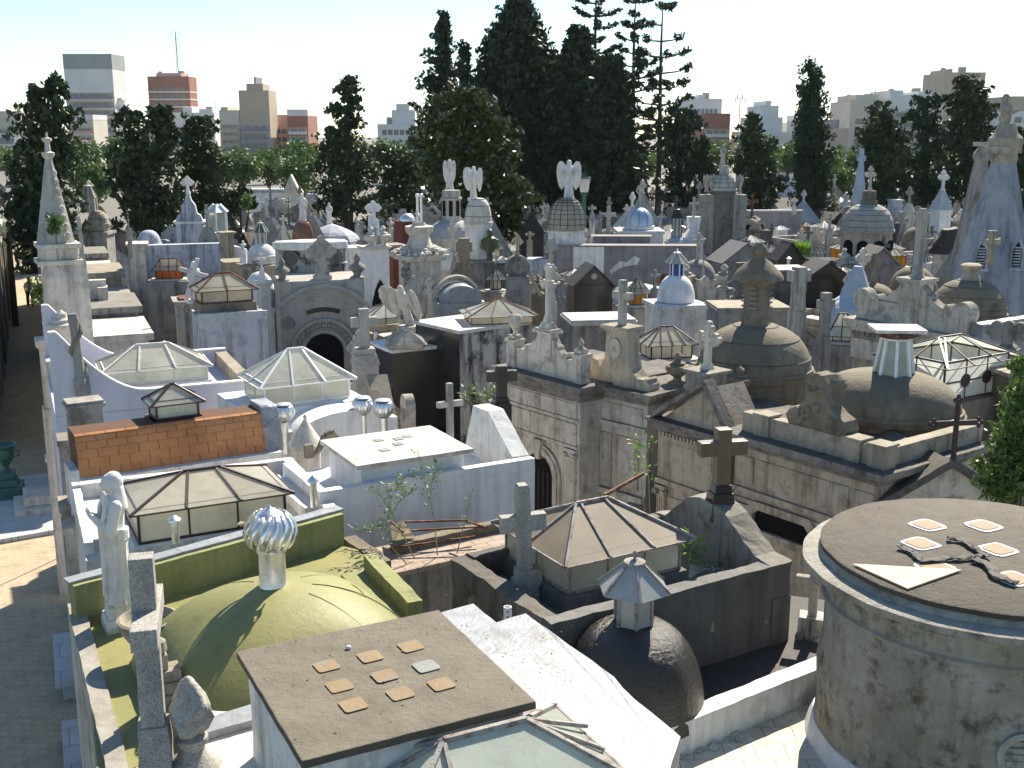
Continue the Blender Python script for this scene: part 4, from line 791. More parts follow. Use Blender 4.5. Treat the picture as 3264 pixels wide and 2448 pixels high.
m=MB();m.prism([(p.x,p.y)for p in pl],0,.12);M['plaza']=stone('plaza_marble',(.55,.55,.56),(.48,.48,.5),(.25,.24,.23),.3,0,joints=(.6,.6,.006,1),bump=.1);kind(m.build('pavement',M['plaza'],bevel=.015))
for i,(x,y,w_,d_)in enumerate(((480,950,.8,2.2),(560,1500,.8,1.8))):
 b=G(8,x,y,.4);o=thing('stone_bench',['bluish marble slab bench low beside the walkway, the farther one','bluish marble slab bench low beside the walkway, nearest the camera'][i],'bench',(b.x,b.y,0),WA-math.pi/2,'marble slabs along the walkway');m=MB();m.cb(0,0,.3,w_,d_,.1);m.build('slab',M['plaza'],o,bevel=.01);m=MB();m.cb(0,0,0,w_-.2,d_-.3,.3);m.build('base',M['plaza'],o)
p=G(10,402,1235,5.3);o=thing('pipe_stub','short white pipe stub with two holes beside the silver roof deck','pipe',p);m=MB();m.lathe([(.04,-.3),(.04,.12),(.033,.12),(.033,.02)],seg=18);m.build('pipe',M['lime'],o,smooth=True)
for dz in(.03,.08):m=MB(Matrix.Translation((0,-.041,dz))@Matrix.Rotation(R(90),4,'X'));m.lathe([(.008,-.004),(.008,.004)],seg=10);m.build('hole',M['void'],o)
p=G(12,698,288,6.2);m=MB();m.ell((0,0,.015),.022,.018,.016,10,7);o=m.build('white_stone',M['whiteclean'],smooth=True);o.location=p;tag(o,'single small white stone lying on the slab with glass tiles','stone')
M['deadleaf']=plain('dead_leaf',(.16,.1,.05),.8,var=.4)
m=MB()
for i in range(420):
 (x,y,r_,z)=rs.choice(((rs.uniform(200,1600),rs.uniform(150,850),12,6.206),(rs.uniform(2700,3200),0,11,6.206),(rs.uniform(1300,2100),rs.uniform(150,520),12,5.62),(rs.uniform(1410,1720),rs.uniform(1500,1620),0,4.21),(rs.uniform(1520,1690),rs.uniform(1370,1420),0,4.36),(rs.uniform(950,1250),rs.uniform(1240,1300),0,5.03)))
 p=G(r_,x,y,z)if r_!=11 else Vector((DC.x,DC.y,z))+Vector((math.cos(i),math.sin(i),0))*1.4*math.sqrt(rs.random())
 if r_==12 and z>6:
  q=Lm@p
  if abs(q.x)>SW-.03 or abs(q.y)>SD-.03:continue
 s=rs.uniform(.004,.016);m.M=Matrix.Translation(p)@Matrix.Rotation(rs.random()*6,4,'Z')@Matrix.Rotation(rs.uniform(-.5,.5),4,'X');m.add([(-s,0,.002),(0,-s*.5,.004),(s,0,.002),(0,s*.5,.006)],[(0,1,2,3)])
m.M=Matrix();o=m.build('leaf_litter',M['deadleaf']);kind(o,'stuff');o['label']='scattered dead leaves and grit on the nearest flat roofs';o['category']='leaf litter'
#  FACADE ROW ON THE RIGHT
M['facade']=stone('stained_facade',(.68,.63,.55),(.56,.52,.44),(.13,.11,.09),.6,.6,(.1,.09,.08),.8,bump=.5,sc_=1.3)
M['facade2']=stone('peeling_facade',(.64,.61,.55),(.46,.43,.38),(.2,.18,.16),.7,.6,(.12,.1,.08),.8,bump=.6,sc_=1.6)
M['facade3']=stone('buff_mossy_facade',(.56,.49,.39),(.45,.39,.3),(.13,.1,.075),.55,.6,(.15,.13,.1),.8,bump=.6,sc_=1.3)
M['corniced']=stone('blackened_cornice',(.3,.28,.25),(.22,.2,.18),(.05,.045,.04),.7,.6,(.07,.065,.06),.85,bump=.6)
def front(A,B):
 u=B-A;u.z=0;w_=u.length;return T((A.x+B.x)/2,(A.y+B.y)/2,0,math.atan2(u.y,u.x)),w_,math.atan2(u.y,u.x),Vector(((A.x+B.x)/2,(A.y+B.y)/2,0))
def arch_pts(x,w,z0,h,n=12):
 r=w/2;return[(x-r,z0)]+[(x+r*math.cos(math.pi-math.pi*i/n),z0+h-r+r*math.sin(math.pi-math.pi*i/n))for i in range(n+1)]+[(x+r,z0)]
def arch_ring(m,x,w,z0,h,t,y0,y1,n=14):
 r=w/2;zc=z0+h-r
 for i in range(n):
  a=math.pi*i/n;b=math.pi*(i+1)/n
  m.ext([(x+r*math.cos(a),zc+r*math.sin(a)),(x+(r+t)*math.cos(a),zc+(r+t)*math.sin(a)),(x+(r+t)*math.cos(b),zc+(r+t)*math.sin(b)),(x+r*math.cos(b),zc+r*math.sin(b))],y0,y1)
 m.box(x-r-t,x-r,y0,y1,z0,zc);m.box(x+r,x+r+t,y0,y1,z0,zc)
def cornice(m,x0,x1,y0,y1,z,steps=((.04,.07),(.09,.06),(.16,.06)),back=0):
 for(o,h)in steps:m.box(x0-o,x1+o,y0-o,y1+(o if back else 0),z,z+h);z+=h
 return z
def pilaster(parent,x,z0,z1,w,y=-.06,mat='facade',flutes=True,cap=True,name='pilaster'):
 m=MB();m.box(x-w/2,x+w/2,y,0,z0,z1)
 if flutes:
  for i in range(4):q=x-w/2+w*(i+.5)/4;m.box(q-w*.06,q+w*.06,y-.012,y,z0+.1,z1-.25)
 if cap:
  m.box(x-w*.62,x+w*.62,y-.04,0.0,z1-.07,z1);m.box(x-w*.55,x+w*.55,y-.03,0,z1-.2,z1-.16)
  for sx in(-1,1):
   m.M=m.M@Matrix.Translation((x+sx*w*.5,y-.05,z1-.12))@Matrix.Rotation(R(90),4,'X');m.lathe([(.055,-.05),(.055,.03),(.02,.04)],seg=12);m.M=Matrix()
 return m.build(name,M[mat],parent)
def scroll(parent,x,z,sx,w,h,y0,y1,mat,name='scroll'):
 m=MB();pts=[(x,z),(x,z+h)];n=10
 for i in range(1,n+1):t_=i/n;pts.append((x+sx*w*t_,z+h*((1-t_)**2*.85+.15*(1-t_))+.02))
 m.ext(pts+[(x+sx*w,z)],y0,y1)
 m.M=Matrix.Translation((x+sx*w*.92,y0-.01,z+h*.16))@Matrix.Rotation(R(-90),4,'X');m.lathe([(h*.16,0),(h*.16,(y1-y0)+.02)],seg=16);m.M=Matrix.Translation((x+sx*w*.25,y0-.01,z+h*.42))@Matrix.Rotation(R(-90),4,'X');m.lathe([(h*.22,0),(h*.22,(y1-y0)+.02)],seg=18)
 return m.build(name,M[mat],parent,bevel=.006)
A=G(6,240,1175,5.25);B=G(6,725,1300,5.25);Mf,wf,rf,of=front(A,B)
f1=thing('mausoleum','pale stained mausoleum with an arched doorway and a scrolled attic bearing a trefoil cross','mausoleum',of,rf)
h2=wf/2;DF=2.6
m=MB();m.box(-h2,h2,0,DF,0,4.9);m.build('body',M['facade'],f1)
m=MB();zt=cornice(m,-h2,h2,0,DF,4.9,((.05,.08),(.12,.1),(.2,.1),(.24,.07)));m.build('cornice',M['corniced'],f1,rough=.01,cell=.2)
m=MB();m.box(-h2+.06,h2-.06,.05,.25,zt-.001,zt+.42);m.build('attic',M['facade'],f1)
for sx in(-1,1):
 m=MB();m.cb(sx*(h2-.12),.12,zt,.26,.26,.52);m.cb(sx*(h2-.12),.12,zt+.52,.32,.32,.06);m.cb(sx*(h2-.12),.12,zt+.58,.2,.2,.08);q=m.build('pier',M['facade'],f1,bevel=.008)
m=MB();m.lathe([(.06,0),(.04,.06),(.05,.1),(.13,.2),(.15,.32),(.12,.4),(.08,.42),(.01,.425)],(-h2+.12,.12,zt+.66),18,wob=lambda a,z:1+.03*math.sin(12*a));m.build('urn',M['facade'],f1,smooth=True)
m=MB();m.lathe([(.1,0),(.08,.03),(.03,.06),(.06,.12),(.02,.2),(.01,.22)],(h2-.12,.12,zt+.66),14);m.build('knob',M['facade'],f1,smooth=True)
m=MB();m.cb(0,.14,zt+.42,.42,.2,.42);m.cb(0,.14,zt+.84,.56,.34,.05);m.cb(0,.14,zt+.89,.5,.28,.04);m.cb(0,.14,zt+.93,.34,.22,.12,.05,.04);m.build('cross_pedestal',M['facade'],f1,bevel=.006)
scroll(f1,-.21,zt+.42,-1,.42,.34,.06,.24,'facade');scroll(f1,.21,zt+.42,1,.42,.34,.06,.24,'facade')
zc=ZAT(6,540,510,(of.y));cross(f1,0,.14,zt+1.05,zc-zt-1.05,'marble','trefoil',.36,.085)
for(z0,z1,pr_)in((4.55,4.85,.02),(4.02,4.45,.03)):m=MB();m.box(-h2+.08,h2-.08,-pr_,0,z0,z1);m.box(-h2+.02,h2-.02,-pr_-.03,0,z0-.06,z0-.001);m.build('frieze',M['facade'],f1,bevel=.005)
for x in(-h2+.2,h2-.2):pilaster(f1,x,1.0,3.95,.26)
m=MB();m.ext(arch_pts(0,.86,.6,3.05),-.015,-.003);m.build('doorway',M['void'],f1)
m=MB();arch_ring(m,0,.86,.6,3.05,.12,-.09,0);arch_ring(m,0,1.1,.6,3.17,.07,-.06,0);m.ext([(-.07,3.55),(.07,3.55),(.11,3.95),(-.11,3.95)],-.14,0);m.build('arch',M['facade'],f1)
for i in range(6):m=MB();x=-.36+.145*i;m.box(x-.01,x+.01,-.028,-.016,.6,3.3);m.build('grille_bar',M['iron'],f1)
A=G(6,755,1215,5.35);B=G(6,1255,1330,5.35)if False else G(6,1175,1300,5.35);Mf,wf,rf,of=front(A,B)
f2=thing('mausoleum','peeling grey mausoleum with a concave gable, plain cross and black fire stain','mausoleum',of,rf);h2=wf/2
m=MB();m.box(-h2,h2,0,DF,0,4.95);m.build('body',M['facade2'],f2)
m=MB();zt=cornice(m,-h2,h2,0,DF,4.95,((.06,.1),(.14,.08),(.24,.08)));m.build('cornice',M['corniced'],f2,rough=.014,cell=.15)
pts=[(-h2,zt-.01),(-h2,zt+.42),(-h2+.12,zt+.48),(-h2+.3,zt+.42),(-h2+.38,zt+.3)]
pts+=[(-.3,zt+.55),(-.27,zt+1.05),(.27,zt+1.05),(.3,zt+.6),(.36,zt+.35),(.5,zt+.2),(.75,zt+.22),(h2-.1,zt+.25),(h2,zt+.12),(h2,zt-.01)]
m=MB();m.ext(pts,.02,.34);m.build('gable',M['facade3'],f2,rough=.014,cell=.12)
m=MB();m.cb(-.02,.18,zt+1.04,.6,.42,.05);m.cb(-.02,.18,zt+1.09,.68,.5,.06);m.build('cap',M['facade3'],f2,bevel=.008)
q=MB(Matrix.Translation((-.02,.0,zt+.72))@Matrix.Rotation(R(90),4,'X'));q.lathe([(.13,-.02),(.13,.03),(.1,.04)],seg=24,sx=1,sy=1.5);q.build('medallion',M['facade'],f2,smooth=True)
zc=ZAT(6,1000,612,of.y);cross(f2,-.02,.18,zt+1.15,zc-zt-1.15,'pale',w=.44,t=.13)
m=MB();m.box(-h2+.1,h2-.1,-.02,0,4.55,4.85);m.box(-h2,h2,-.07,0,4.42,4.5);m.build('frieze',M['facade2'],f2,bevel=.005)
for x in(-.34,.34):m=MB();m.box(x-.28,x+.28,-.035,0,3.25,4.25);q=m.build('panel_frame',M['facade3'],f2,bevel=.006);m=MB();m.box(x-.2,x+.2,-.04,-.034,3.32,4.18);m.build('panel',M['facade2'],q)
m=MB();m.box(-h2,h2,-.12,0,3.02,3.14);m.build('string_course',M['facade2'],f2,rough=.01,cell=.15)
for x in(-h2+.14,h2-.14):
 m=MB();m.lathe([(.1,.8),(.09,2.6),(.12,2.66),(.1,2.7),(.15,2.95),(.17,3.01)],(x,-.12,0),16);m.build('column',M['facade2'],f2,smooth=True)
pts=[(.16+.2*rs.uniform(.65,1.2)*math.cos(q*.42),2.45+.3*rs.uniform(.7,1.2)*math.sin(q*.42))for q in range(15)]
m=MB();m.ext(pts,-.012,-.004);m.build('fire_stain',M['void'],f2)
A=G(6,1245,1500,4.95);B=G(6,1690,1625,4.95);Mf,wf,rf,of=front(A,B)
f3=thing('mausoleum','buff mausoleum with a triangular pediment, dentils and corinthian pilasters','mausoleum',of,rf);h2=wf/2
m=MB();m.box(-h2,h2,0,DF,0,4.7);m.build('body',M['facade3'],f3)
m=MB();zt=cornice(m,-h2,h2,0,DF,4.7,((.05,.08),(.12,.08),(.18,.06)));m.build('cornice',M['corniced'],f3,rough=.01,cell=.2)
m=MB();m.ext([(-h2+.05,zt-.01),(.35,zt+.75),(h2-.02,zt+.1),(h2,zt-.01)],.06,.9);m.build('pediment',M['facade3'],f3)
m=MB();m.bar((-h2-.1,.0,zt+.02),(.36,.0,zt+.86),.26,.09);m.bar((.34,.0,zt+.86),(h2+.1,.0,zt+.1),.26,.09);m.build('raking_cornice',M['corniced'],f3,bevel=.01)
m=MB()
for i in range(18):x=-h2+.08+i*(wf-.16)/17;m.box(x-.022,x+.022,-.05,0,4.6,4.68)
m.build('dentils',M['facade3'],f3)
m=MB();m.box(-h2+.3,h2-.3,-.015,0,4.15,4.5);m.box(-h2,h2,-.07,0,3.7,3.8);m.box(-h2+.35,h2-.35,-.03,0,1.8,3.5);m.build('frieze',M['facade3'],f3,bevel=.005)
for x in(-h2+.16,h2-.16):pilaster(f3,x,.9,3.68,.2,mat='facade3')
m=MB();arch_ring(m,.1,.5,1.6,1.0,.06,-.05,0);m.build('niche',M['facade3'],f3)
b=G(6,1560,1300,5.5);zt_=ZAT(6,1560,1195,b.y);zc=ZAT(6,1555,890,b.y)
o=thing('cross_block','square grey block carrying a white trefoil cross, left of the banded dome','pedestal',(b.x,b.y,0),rf);m=MB();m.cb(0,0,0,.55,.55,zt_-.06);m.cb(0,0,zt_-.06,.64,.64,.06);m.build('block',M['grey'],o,bevel=.01);cross(o,0,0,zt_,zc-zt_,'marble','trefoil',.5,.11)
def urn_thing(r,x,ybase,ytop,z,label,mat='brownpale',kind_='urn',name='stone_urn',base=None,cat=None):
 b=G(r,x,ybase,z);zt=ZAT(r,x,ytop,b.y);o=thing(name,label,cat or 'urn',b);h=zt-z;m=MB()
 if kind_=='urn':murn(m,0,0,0,h)
 elif kind_=='fin':mfin(m,0,0,0,h)
 m.build('urn',M[mat],o,smooth=True)
 if base:m=MB();m.cb(0,0,-base,h*.7,h*.7,base);m.build('base',M[mat],o)
 return o
urn_thing(6,1365,1290,1080,5.2,'mossy lidded urn beside a leafy weed, left of the white trefoil cross','brown',base=.8)
urn_thing(6,1775,1370,1175,5.2,'mossy lidded flame urn in front of the banded dome','brown',base=.9)
s_=stem_px(6,(1440,1310),5.1,[(1430,1250),(1415,1200)]);weed('weed_bush','dark green weed growing between the mossy urn and the cross block',s_[0],[s_,[s_[0],s_[0]+Vector((.15,0,.15)),s_[0]+Vector((.2,0,.35))]],'leaf_y',.09,18)
A=G(7,60,1480,5.1);B=G(7,1180,1745,5.1)if False else G(11,780,285,5.1);A=G(11,120,100,5.1);Mf,wf,rf,of=front(A,B)
f4=thing('mausoleum','long buff mausoleum with a blackened cornice, octagonal slot window and a carved crest','mausoleum',of,rf);h2=wf/2;DB=2.7
m=MB();m.box(-h2,h2,0,DB,0,4.85);m.build('body',M['facade3'],f4)
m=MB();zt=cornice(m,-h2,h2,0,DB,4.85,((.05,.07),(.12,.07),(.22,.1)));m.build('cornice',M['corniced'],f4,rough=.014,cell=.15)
m=MB();m.box(-h2+.05,h2-.02,.08,.3,zt-.01,zt+.32);m.box(h2-.24,h2-.021,.301,DB,zt-.01,zt+.28);m.box(-h2+.05,h2-.3,DB-.2,DB,zt-.01,zt+.26);m.build('parapet',M['brownpale'],f4,rough=.008,cell=.25)
for x in(-h2+.5,h2-.55,h2-.1):m=MB();m.cb(x,.18,zt-.009,.3,.3,.34);m.cb(x,.18,zt+.331,.35,.34,.04);m.build('pier',M['brownpale'],f4,bevel=.01)
m=MB();m.ext([(-.52,0),(-.6,.16),(-.5,.3),(-.34,.34),(-.22,.5),(-.26,.72),(-.2,.86),(-.06,.93),(.08,.9),(.16,.78),(.16,.6),(.24,.44),(.4,.32),(.54,.26),(.6,.12),(.52,0)],0,.3)
for i in range(26):a=rs.uniform(-.42,.42);m.ell((a,-.02,rs.uniform(.06,.28 if abs(a)>.25 else .75)),.05,.05,.05,7,5)
for(q,z_)in((-.42,.17),(.42,.15)):m.M=Matrix.Translation((q,-.04,z_))@Matrix.Rotation(R(-90),4,'X');m.lathe([(.13,0),(.13,.36)],seg=16);m.M=Matrix()
m.lathe([(.14,.5),(.16,.66),(.2,.74),(.16,.82),(.06,.9),(.0,.92)],(.1,.3,0),12)
o=m.build('carved_crest',M['brown'],f4,smooth=True);o.location=(.12,.1,zt+.3);r_=o.modifiers.new('fuse','REMESH');r_.mode='VOXEL';r_.voxel_size=.02
m=MB()
for(x0,x1)in((-h2+.05,-h2+.42),(-h2+.5,h2-.5),(h2-.42,h2-.04)):m.box(x0,x1,-.025,0,4.25,4.7)
m.box(-h2,h2,-.07,0,4.08,4.16);m.box(-h2,h2,-.05,0,3.9,3.98);m.build('frieze',M['facade3'],f4,bevel=.008)
for x in(-h2+.24,h2-.24):
 m=MB();m.box(x-.2,x+.2,-.06,0,.5,3.88);m.build('pilaster',M['facade3'],f4,bevel=.008);m=MB();m.box(x-.13,x+.13,-.075,-.059,2.9,3.7);m.box(x-.13,x+.13,-.075,-.059,1.2,2.7);m.build('pilaster_panel',M['facade'],f4,bevel=.005)
xw=-.32;zw=ZAT(0,1745,1138,(Mf@Vector((xw,0,0))).y)
oc=lambda a,b,k_:[(xw-a+k_,zw-b),(xw+a-k_,zw-b),(xw+a,zw-b+k_),(xw+a,zw+b-k_),(xw+a-k_,zw+b),(xw-a+k_,zw+b),(xw-a,zw+b-k_),(xw-a,zw-b+k_)]
o_=oc(.72,.3,.14);i_=oc(.58,.17,.1);m=MB()
for i in range(8):j=(i+1)%8;m.ext([i_[i],o_[i],o_[j],i_[j]],-.09,-.001)
q=m.build('window_frame',M['facade3'],f4);m=MB();m.ext(oc(.58,.17,.1),-.02,-.002);m.build('slot_window',M['void'],q)
m=MB();arch_ring(m,xw+.1,.9,.5,1.6,.12,-.08,0);m.build('door_arch',M['facade3'],f4);m=MB();m.ext(arch_pts(xw+.1,.9,.5,1.6),-.015,-.002);m.build('doorway',M['void'],f4)
def domething(label,r,xc,xw_,ybase,ytop,z,mat,bands=0,p=1.,seg=40,drum=0,drumm=None,box=None,rz=0,name='domed_tomb',squash=1,rings=14,body='grey',top=0,ribs=0,ribm=None,lip=.04,group=None,cat='mausoleum',smooth=True):
 b=G(r,xc,ybase,z);R0=xw_/REG[r][2]*mpp(b);b=b+Vector((0,R0*squash*.8,0));R0*=(1+.8*R0/b.y)
 zt=ZAT(r,xc,ytop,b.y);h=zt-z;t=thing(name,label,cat,(b.x,b.y,0),rz,group)
 m=MB();mdome(m,0,0,z,R0,h,seg,p,top,rings,1,squash,lip=lip);d_=m.build('dome',M[mat],t,smooth=smooth)
 if bands:
  for i in range(bands):
   tt=(i+.6)/(bands+.3);a=math.pi/2*tt;rr=R0*math.cos(a)**p;zz=z+h*math.sin(a);m=MB();rr2=rr*1.004
   m.lathe([(rr2+.004,-.012),(rr2+.014,0),(rr2-.0,.014),(rr2-.05,.012),(rr2-.05,-.012)],(0,0,zz),seg,1,squash);m.build('band',M['dark'],d_,smooth=True)
 if ribs:
  for i in range(ribs):
   a0=2*math.pi*i/ribs+.2;m=MB();pts=[]
   for j in range(rings):a=math.pi/2*j/rings;rr=R0*math.cos(a)**p;
   pts=[(R0*math.cos(math.pi/2*j/rings)**p*math.cos(a0),R0*math.cos(math.pi/2*j/rings)**p*math.sin(a0)*squash,z+h*math.sin(math.pi/2*j/rings)+(.06 if lip and j==0 else 0))for j in range(rings)]
   m.path(pts,R0*.018,5);m.build('rib',M[ribm or 'dark'],d_)
 if drum:
  m=MB();m.lathe([(R0*.97,z-drum),(R0*.97,z-.12),(R0*1.04,z-.1),(R0*1.06,z-.02)],(0,0,0),seg,1,squash);m.build('drum',M[drumm or mat],t,smooth=True)
 bx=box or 2.15;m=MB();m.cb(0,0,0,R0*bx,R0*bx*squash,z-drum-.02);m.cb(0,0,z-drum-.15,R0*bx+.16,R0*bx*squash+.16,.12);m.build('body',M[body],t)
 return t,b,R0,zt,d_
t,b,R0,zt,d_=domething('mausoleum with a grooved brown dome crowned by a louvred stone column',7,350,372,1250,890,5.3,'brown',3,.85,56,.9,'brown',squash=1,rz=R(28),rings=18,body='grey')
zb=zt-.1;zl=ZAT(7,365,620,b.y);zk=ZAT(7,365,425,b.y)
m=MB();m.lathe([(.42,zb-.08),(.4,zb+.02),(.3,zb+.08),(.28,zb+.14),(.25,zl-.1),(.3,zl-.05),(.34,zl),(.38,zl+.05)],seg=8,ph=.2);m.build('lantern_column',M['brown'],t)
for k_ in range(8):
 a=2*math.pi*(k_+.5)/8+.2
 if k_%2:continue
 m=MB(T(.24*math.cos(a),.24*math.sin(a),0,a+R(90)))
 for i in range(6):m.box(-.07,.07,-.06,.0,zb+.42+i*.1,zb+.45+i*.1)
 m.build('louvres',M['grey'],t)
m=MB();m.lathe([(.5,zl+.05),(.5,zl+.1),(.42,zl+.22),(.26,zl+.38),(.14,zl+.46),(.12,zl+.52),(.17,zl+.6),(.15,zl+.68),(.08,zl+.76),(.03,zk),(.01,zk+.01)],seg=28);m.build('cap',M['brown'],t,smooth=True)
t,b,R0,zt,d_=domething('low smooth brown dome topped by a tapering glass lantern with a marble cap',7,1265,470,1530,1205,5.3,'brown',0,.72,56,.3,'brown',squash=.85,rings=20,body='brown',rz=R(-30))
lx=0;m=None;zl=ZAT(7,1200,965,b.y);zq=ZAT(7,1200,925,b.y)
tp=b.x;dx=(GY(7,1200,1200,b.y).x-b.x);off=T(0,0,0,R(30))@Vector((dx,-.1,0))
lantern(t,off.x,off.y,zt-.05,.33,zl-zt,0,8,'glasspale','lime',taper=.72)
m=MB(T(off.x,off.y,0,R(-2)));m.lathe([(.3,zl-.02),(.36,zl+.02),(.36,zl+.07),(.2,zl+.08)],seg=24);m.build('collar',M['rust'],t,smooth=True);m=MB(T(off.x,off.y,0,R(26)));m.cb(0,0,zl+.081,.84,.66,.06);m.build('marble_cap',M['marbleclean'],t,bevel=.008)
b=G(11,1118,250,5.1);zt=ZAT(7,1600,1400,b.y);o=thing('iron_cross','black wrought iron lattice cross standing in front of the mossy wall by the tree','cross',b,R(8));hh=zt-5.1
m=MB()
for(p,q)in(((0,0),(0,hh)),((-.34,hh*.63),(.34,hh*.63))):
 for s2 in(-1,1):
  if p[0]==q[0]:m.bar((s2*.035,0,p[1]),(s2*.035,0,q[1]),.014)
  else:m.bar((p[0],0,p[1]+s2*.035),(q[0],0,q[1]+s2*.035),.014)
 n_=16
 for i in range(n_):t_=(i+.5)/n_;m.ell((p[0]+(q[0]-p[0])*t_,0,p[1]+(q[1]-p[1])*t_),.04,.018,.04,8,5)
for(x,z)in((0,hh),(-.36,hh*.63),(.36,hh*.63)):
 for k_ in range(4):a=k_*math.pi/2;m.ell((x+.05*math.cos(a),0,z+.05*math.sin(a)),.04,.018,.04,8,5)
m.build('cross',M['iron'],o)
b=G(11,1090,420,4.6);zt=ZAT(11,1090,255,b.y);o=thing('gabled_tomb','small dark gabled roof peeping over the back of the stone drum','mausoleum',(b.x,b.y+.3,0),R(10));hh=zt-4.6
m=MB();m.ext([(-1.0,4.6),(0,zt-.06),(.8,4.6)],-.2,1.6);m.box(-.9,.8,-.15,1.5,0,4.6);m.build('body',M['facade'],o);m=MB();m.bar((-1.15,-.22,4.55),(.01,-.22,zt),.16,.12);m.bar((0,-.22,zt),(.95,-.22,4.55),.16,.12);m.bar((-1.1,.7,4.62),(0.01,.7,zt),1.8,.06);m.bar((0,.7,zt),(.95,.7,4.55),1.8,.06);m.build('roof',M['dark'],o,rough=.012,cell=.15)
a=G(7,1610,1150,5.75);bq=G(7,1960,1110,5.75);c3=G(7,1380,1110,5.75)
c,rz,W_,D_=frame(a,bq,c3);print('ironglass',W_,D_)
W_=1.9;D_=1.3;rz=R(32);c=a+Vector((math.cos(rz)*W_/2-math.sin(rz)*D_/2,math.sin(rz)*W_/2+math.cos(rz)*D_/2,0))-Vector((.15,0,0))
tg=thing('mausoleum','low tomb roofed by a rusty iron glass house with round coloured panes','mausoleum',(c.x,c.y,0),rz);m=MB();m.cb(0,0,0,W_+.3,D_+.3,4.95);m.build('body',M['brown'],tg)
sk=skylight(tg,0,0,4.97,W_,D_,.78,.3,.22,.7,3,2,.032,'iron','glasswhite','glasspale',skip=(0,3))
m=MB()
m.bar((-W_/2,-D_/2,5.33),(W_/2,-D_/2,5.33),.025);m.bar((-W_/2,-D_/2,5.33),(-W_/2,D_/2,5.33),.025);m.bar((-W_/2-.2,-D_/2-.2,5.68),(-.3,-.1,6.06),.03);m.build('rail',M['iron'],sk)
for(x,y,rz2,mt)in((-W_/2,0,R(90),'rose2'),(W_*-.17,-D_/2,0,'amber'),(W_*.17,-D_/2,0,'amber')):
 if mt not in M:M[mt]=glassm('pink_glass',(.5,.26,.2),.3)
 m=MB(T(x,y,5.33,rz2)@Matrix.Rotation(R(90),4,'X'));m.lathe([(.1,-.022),(.13,-.022),(.13,.022),(.1,.022)],seg=24);q=m.build('roundel_frame',M['iron'],sk);m=MB(T(x,y,5.33,rz2)@Matrix.Rotation(R(90),4,'X'));m.lathe([(.105,-.018),(.105,.018)],seg=24);m.build('roundel',M[mt],q)
b=G(7,2000,1190,5.5);o=thing('roof_slab','thin grey slab roof edge between the iron glass house and the tree','roof',(b.x+.7,b.y+.2,0),R(10));m=MB();m.cb(0,0,5.42,2.2,1.0,.08);m.build('slab',M['brownpale'],o);m=MB();m.cb(0,0,0,2.0,.8,5.4);m.build('body',M['brown'],o)
A=G(5,1295,875,5.4);B=G(5,1585,940,5.4);C=G(5,1300,870,5.4)
u=(B-A).normalized();rz=math.atan2(u.y,u.x);w_=(B-A).length;R2=G(5,1945,910,5.4);n_=Vector((-u.y,u.x,0));dd=(R2-B).dot(n_)
o=thing('mausoleum','tall black granite box tomb with one wall streaked black and white','mausoleum',(A.x,A.y,0),rz);dd=max(dd,1.8);print('granite',w_,dd,math.degrees(rz))
m=MB();m.box(0,w_,0,dd,0,5.32);m.build('body',M['blackgran'],o)
m=MB();m.box(w_+.002,w_+.03,.0,dd+.4,0,5.32);m.build('stained_side',M['blackwall'],o)
m=MB();m.box(-.05,w_+.06,-.05,dd+.3,5.321,5.4);m.build('roof',M['whiteroof'],o)
m=MB();m.box(.2,.27,-.012,-.001,3.6,4.3);m.build('slot',M['void'],o);m=MB();m.ext(arch_pts(w_*.6,.5,.5,2.4),-.02,-.001);m.build('door',M['void'],o)
p=T(A.x,A.y,0,rz).inverted()@G(5,1790,830,5.6)
skylight(o,p.x,p.y+.25,5.4,1.5,1.05,.26,.28,.14,.1,3,2,.022,'rust','glasswarm','glass',rz=R(62))
p=GY(5,1230,975,21.5);A=G(5,990,1010,4.9);B=G(5,1140,1070,4.9);R2=G(5,1305,1020,4.9)
u=(B-A).normalized();rz=math.atan2(u.y,u.x);w_=(B-A).length;n_=Vector((-u.y,u.x,0));dd=max(1.4,(R2-B).dot(n_))
o=thing('mausoleum','narrow black tomb with a bright white roof left of the black granite box','mausoleum',(A.x,A.y,0),rz);m=MB();m.box(0,w_,0,dd,0,4.82);m.build('body',M['blackgran'],o);m=MB();m.box(-.03,w_+.03,-.03,dd,4.821,4.9);m.build('roof',M['whiteclean'],o)
p=T(A.x,A.y,0,rz).inverted()@G(5,1235,1000,5.1);skylight(o,p.x,p.y,4.9,.8,.5,.2,.2,.1,.2,2,1,.022,'rustwhite','glasswarm','glass',rz=R(60));p=T(A.x,A.y,0,rz).inverted()@G(5,1030,1000,4.9);vent(o,p.x,p.y,4.9,.2,.04)
b=G(6,205,1545,4.6);zt=ZAT(6,190,1170,b.y);o=thing('granite_cross','black polished granite cross beside the pale arched mausoleum','cross',b,R(10));hh=zt-4.6;m=MB();mcross(m,0,0,.5,hh-.5,.58,.2,'plain',.18);m.build('cross',M['brgran2']if 'brgran2' in M else M['dark'],o,bevel=.008);m=MB();m.cb(0,0,-.5,.34,.3,.9);m.cb(0,0,.4,.26,.24,.1);m.build('base',M['blackgran'],o,bevel=.008)
s_=stem_px(6,(60,1500),4.2,[(40,1440),(30,1400)]);weed('weed_bush','dark bushy weed at the foot of the streaked black and white wall',s_[0],[[s_[0],s_[0]+Vector((dx_,0,.2)),s_[0]+Vector((dx_*2,.1,.5))]for dx_ in(-.15,0,.12,.2)],'leaf_g',.1,26)
b=G(5,962,1190,5.1);zt=ZAT(5,945,795,b.y);o=thing('stone_cross','speckled grey cross on a square block above a brown sloping coping','cross',b,R(18));hh=zt-5.1
